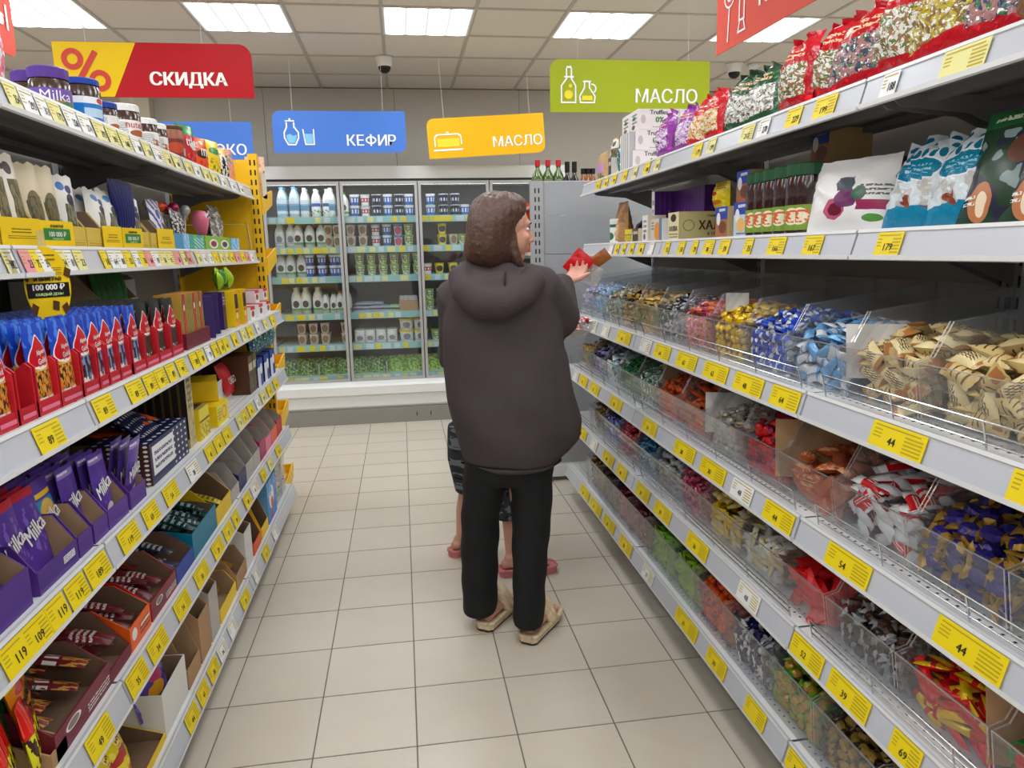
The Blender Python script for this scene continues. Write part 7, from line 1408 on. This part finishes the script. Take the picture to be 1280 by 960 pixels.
# open-toed cream sandals with a ruched cross strap
for q, (heel, d) in enumerate(((heelL, dL), (heelR, dR))):
    g0 = Vector((heel.x, heel.y, 0)); a3 = Vector((d.y, -d.x, 0)); so = MB(); out = [(-.012, .022), (.0, .036), (.06, .040), (.13, .046), (.19, .050), (.235, .042), (.255, .022)]
    P = [(x, w_) for x, w_ in out]+[(x, -w_) for x, w_ in reversed(out)]
    for (z0, z1, m_, gr_) in ((.001, .010, 'sole_dark', -.002), (.0095, .034, 'sandal', 0)):
        lo = [g0+d*x+a3*(w_+gr_*(1 if w_ > 0 else -1))+UP*z0 for x, w_ in P]; hi = [g0+d*x+a3*(w_+gr_*(1 if w_ > 0 else -1))+UP*z1 for x, w_ in P]; n_ = len(P)
        for i in range(n_): j = (i+1) % n_; so.poly([lo[i], lo[j], hi[j], hi[i]], m_)
        so.poly(hi, m_); so.poly(lo[::-1], m_)
    rim = [g0+d*x+a3*w_+UP*.034 for x, w_ in P]; so.tube(rim+[rim[0]], .0075, 'sandal', 8)
    sc_ = child('sandal', so.mesh('sandal', smooth=False))
    for st_ in range(2):
        pt = []
        for i in range(11): t_ = i/10; pt.append(g0+d*(.10+.06*st_+(.03 if st_ == 0 else -.03)*(t_-.5)*2)+a3*(-.048+.096*t_)+UP*(.034+.064*math.sin(PI*t_)))
        child('strap', MB().tube(pt, [.019+.004*(i % 2) for i in range(11)], 'sandal', 8).mesh('strap', smooth=True), sc_)
# ---- what she holds
mat('packet_red', (206, 18, 28), rough=.25, bump=.5, bscale=40); mat('packet_brown', (150, 86, 30), rough=.3, bump=.4, bscale=40); clear_mat('poly', (.9, .9, .9), gloss=.12, haze=.25, rough=.12)
c_ = W(716, 328, 2.83)
pk = pouch_mb(.085, .10, .018, 'packet_red', seed=3, nu=8, nv=10, wr=1.4); o = obj('wafer_packet', pk.mesh('wafer_packet', smooth=True), loc=c_-UP*.045-LAT*.01, rot=(.1, .72, -.2)); tag(o, 'red sweet packet held up in the raised hand', 'packet')
c_ = W(738, 322, 2.87)
o = obj('wafer_packet', pouch_mb(.05, .10, .016, 'packet_brown', seed=5, nu=6, nv=8).mesh('wafer_packet', smooth=True), loc=c_-UP*.04-LAT*.01, rot=(.2, .95, -.3)); tag(o, 'brown sweet packet held behind the red one', 'packet')
o = obj('clear_bag', pouch_mb(.075, .085, .03, 'poly', seed=9, nu=8, nv=8, wr=1.8).mesh('clear_bag', smooth=True), loc=W(733, 350, 2.87)-UP*.02, rot=(.2, .5, -.3)); tag(o, 'crumpled clear bag under the raised hand', 'bag')
# scale-pan shaped plastic bag with red sweets in the lower hand
c_ = W(720, 404, 2.84); bgm = MB()
bgm.lathe([(0, -.075), (.035, -.065), (.07, -.03), (.08, .002), (.084, .008)], 18, 'poly')
o = obj('plastic_bag', bgm.mesh('plastic_bag', smooth=True), loc=c_); o.scale = (1.0, .85, .8); tag(o, 'open clear plastic bag of red sweets in the lower hand', 'bag')
rg = random.Random(4)
for i in range(22): a_ = rg.uniform(0, 6.28); r_ = .066*math.sqrt(rg.random()); tag(obj('red_sweet', sweets('redwhite' if i % 3 else 'rednut')[1][i % 3], loc=c_+Vector((r_*math.cos(a_), r_*.85*math.sin(a_), .004+rg.uniform(-.012, .012))), rot=(rg.uniform(-.4, .4), rg.uniform(-.4, .4), rg.uniform(0, 6)), scale=(.65, .65, .65)), 'red wrapped sweet in the hand-held plastic bag', 'sweet', 'sweets in the hand-held bag')

# ---- the second person, mostly hidden behind her: patterned shorts, pink slippers
q0 = Vector((.345, 3.22, 0)); sp_ = thing('person', 'person in dark patterned shorts and pink slippers behind the hooded shopper', 'person', q0); inv2 = Matrix.Translation(-q0)
def child2(name, me, par=None):
    me = me.mesh(name) if isinstance(me, MB) else me
    me.transform(inv2); return obj(name, me, par or sp_)
hl, hrr = on_z(566, 688, .03), on_z(627, 711, .03); tl_, trr = on_z(598, 676, .03), on_z(692, 704, .03)
s2 = MB(); F2 = basis(.95, .05); hc2 = Vector((.36, 3.22, 1.30)); head_mb(s2, hc2, F2, .93)
loft(s2, [(Vector((.35, 3.22, .68)), LAT*.13, DEP*.10), (Vector((.35, 3.22, .80)), LAT*.12, DEP*.095), (Vector((.35, 3.22, 1.02)), LAT*.14, DEP*.09), (Vector((.35, 3.22, 1.10)), LAT*.10, DEP*.07), (Vector((.355, 3.22, 1.16)), LAT*.045, DEP*.048), (hc2, LAT*.04, DEP*.04)], 'skin')
for heel, toe, sx in ((hl, tl_, -1), (hrr, trr, 1)):
    d = (toe-heel); d.z = 0; d.normalize(); a3 = Vector((d.y, -d.x, 0)); an = Vector((heel.x, heel.y, 0))+d*.05; hip = Vector((.35, 3.22, .66))+LAT*.075*sx; kn = (hip+an)/2+d*.03+UP*.02; g0 = Vector((heel.x, heel.y, 0))
    loft(s2, [(hip, LAT*.085, DEP*.085), (mid(hip, kn, .6), LAT*.068, DEP*.068), (kn, LAT*.05, DEP*.05), (mid(kn, an, .35), LAT*.052, DEP*.054), (mid(kn, an, .75), LAT*.034, DEP*.036), (an+UP*.09, a3*.03, d*.034), (an+UP*.05, a3*.03, d*.04)], 'skin', 16)
    loft(s2, [(g0+UP*.05, a3*.016, UP*.016), (g0+d*.015+UP*.05, a3*.028, UP*.024), (g0+d*.07+UP*.058, a3*.034, UP*.03), (g0+d*.13+UP*.052, a3*.038, UP*.022), (g0+d*.19+UP*.044, a3*.04, UP*.013), (g0+d*.215+UP*.043, a3*.034, UP*.009)], 'skin', 14)
    sl = MB(); out = [(-.012, .02), (.0, .034), (.07, .038), (.14, .046), (.20, .048), (.235, .038), (.25, .018)]; P = [(x, w_) for x, w_ in out]+[(x, -w_) for x, w_ in reversed(out)]
    lo = [g0+d*x+a3*w_+UP*.001 for x, w_ in P]; hi = [g0+d*x+a3*w_+UP*.03 for x, w_ in P]
    for i in range(len(P)): j = (i+1) % len(P); sl.poly([lo[i], lo[j], hi[j], hi[i]], 'slipper')
    sl.poly(hi, 'slipper'); sl.poly(lo[::-1], 'slipper'); sl.tube([g0+d*x+a3*w_+UP*.03 for x, w_ in P]+[g0+d*P[0][0]+a3*P[0][1]+UP*.03], .007, 'slipper', 8)
    so = child2('slipper', sl)
    band = MB(); band.sheet(lambda u, v: g0+d*(.11+.085*v)+a3*(-.047+.094*u)+UP*(.03+.058*math.sin(PI*u)*(1-.15*v)), 10, 3, 'slipper'); band.sheet(lambda u, v: g0+d*(.11+.085*v)+a3*(-.044+.088*u)+UP*(.03+.053*math.sin(PI*u)*(1-.15*v)), 10, 3, 'slipper', flip=True); child2('strap', band.mesh('strap', smooth=True), so)
for sx in (-1, 1):
    sh_ = Vector((.36, 3.22, 1.07))+LAT*.135*sx; el_ = sh_+LAT*(-.03*sx)+F2.col[1]*.06-UP*.21; wr_ = el_+F2.col[1]*.15-UP*.04-LAT*.04*sx
    s2.tube([sh_, mid(sh_, el_, .5), el_], [.045, .04, .036], 'skin', 12); s2.tube([el_, mid(el_, wr_, .5), wr_], [.036, .032, .024], 'skin', 12); hand(s2, wr_, (wr_-el_), -LAT*sx, F2.col[1]+UP*.3, curl=(.25, .3, .25), s=.9)
child2('body', fuse('body', s2, 'skin', .0065, 3, .5)); n0 = len(sp_.children); face_parts(sp_, hc2, F2, .93)
for ch in list(sp_.children):
    if ch.name.split('.')[0] in ('eye', 'eyebrow', 'eyelash', 'lips'):
        ch.data.transform(inv2)
        for g_ in ch.children: g_.data.transform(inv2)
h2 = MB(); R2 = lambda z, r, q, o: (hc2+UP*z-F2.col[1]*o, LAT*r, DEP*q)
loft(h2, [R2(.112, .03, .03, .012), R2(.10, .062, .066, .014), R2(.07, .082, .086, .02), R2(.03, .085, .082, .03), R2(-.03, .08, .07, .04), R2(-.09, .07, .05, .05), R2(-.13, .05, .03, .055)], 'hair', 22); child2('hair', fuse('hair', h2, 'hair', .007, 3, .5))
t2 = MB(); loft(t2, [(Vector((.35, 3.22, .66)), LAT*.155, DEP*.125), (Vector((.35, 3.22, .82)), LAT*.145, DEP*.12), (Vector((.35, 3.22, 1.02)), LAT*.16, DEP*.105), (Vector((.35, 3.22, 1.10)), LAT*.12, DEP*.085), (Vector((.35, 3.22, 1.145)), LAT*.065, DEP*.06)], 'tshirt', 22)
for sx in (-1, 1): sh_ = Vector((.35, 3.22, 1.07))+LAT*.13*sx; t2.tube([sh_-LAT*.04*sx, sh_, sh_+LAT*.03*sx-UP*.12], [.065, .066, .06], 'tshirt', 14)
child2('t_shirt', fuse('t_shirt', t2, 'tshirt', .009, 5, .5, lambda co: .003*vnoise(co, 20, 16, 14, .4)))
s_ = MB(); loft(s_, [(Vector((.35, 3.22, .72)), LAT*.145, DEP*.12), (Vector((.35, 3.22, .62)), LAT*.16, DEP*.125), (Vector((.35, 3.22, .55)), LAT*.155, DEP*.12)], 'shorts', 22)
for heel, toe, sx in ((hl, tl_, -1), (hrr, trr, 1)):
    an = Vector((heel.x, heel.y, 0)); hip = Vector((.35, 3.22, .66))+LAT*.075*sx; kn = mid(hip, an, .42); bt = mid(hip, an, .50 if sx < 0 else .62)+(Vector((.035, .01, 0)) if sx < 0 else Vector((.02, .0, 0)))
    loft(s_, [(hip, LAT*.10, DEP*.11), (mid(hip, kn, .6), LAT*.082, DEP*.095), (bt, LAT*.066, DEP*.08)], 'shorts', 18)
me_ = fuse('shorts', s_, 'shorts', .008, 4, .5, lambda co: .004*vnoise(co, 20, 18, 12, 1.3))
uv_ = me_.uv_layers.new(name='UVMap'); co_ = np.empty(len(me_.vertices)*3); me_.vertices.foreach_get('co', co_); co_ = co_.reshape(-1, 3); vi = np.empty(len(me_.loops), dtype=np.int32); me_.loops.foreach_get('vertex_index', vi); P_ = co_[vi]; uv_.data.foreach_set('uv', np.stack([(P_[:, 0]+P_[:, 1])*1.2 % 1, P_[:, 2]*1.3 % 1], 1).ravel()); child2('shorts', me_)
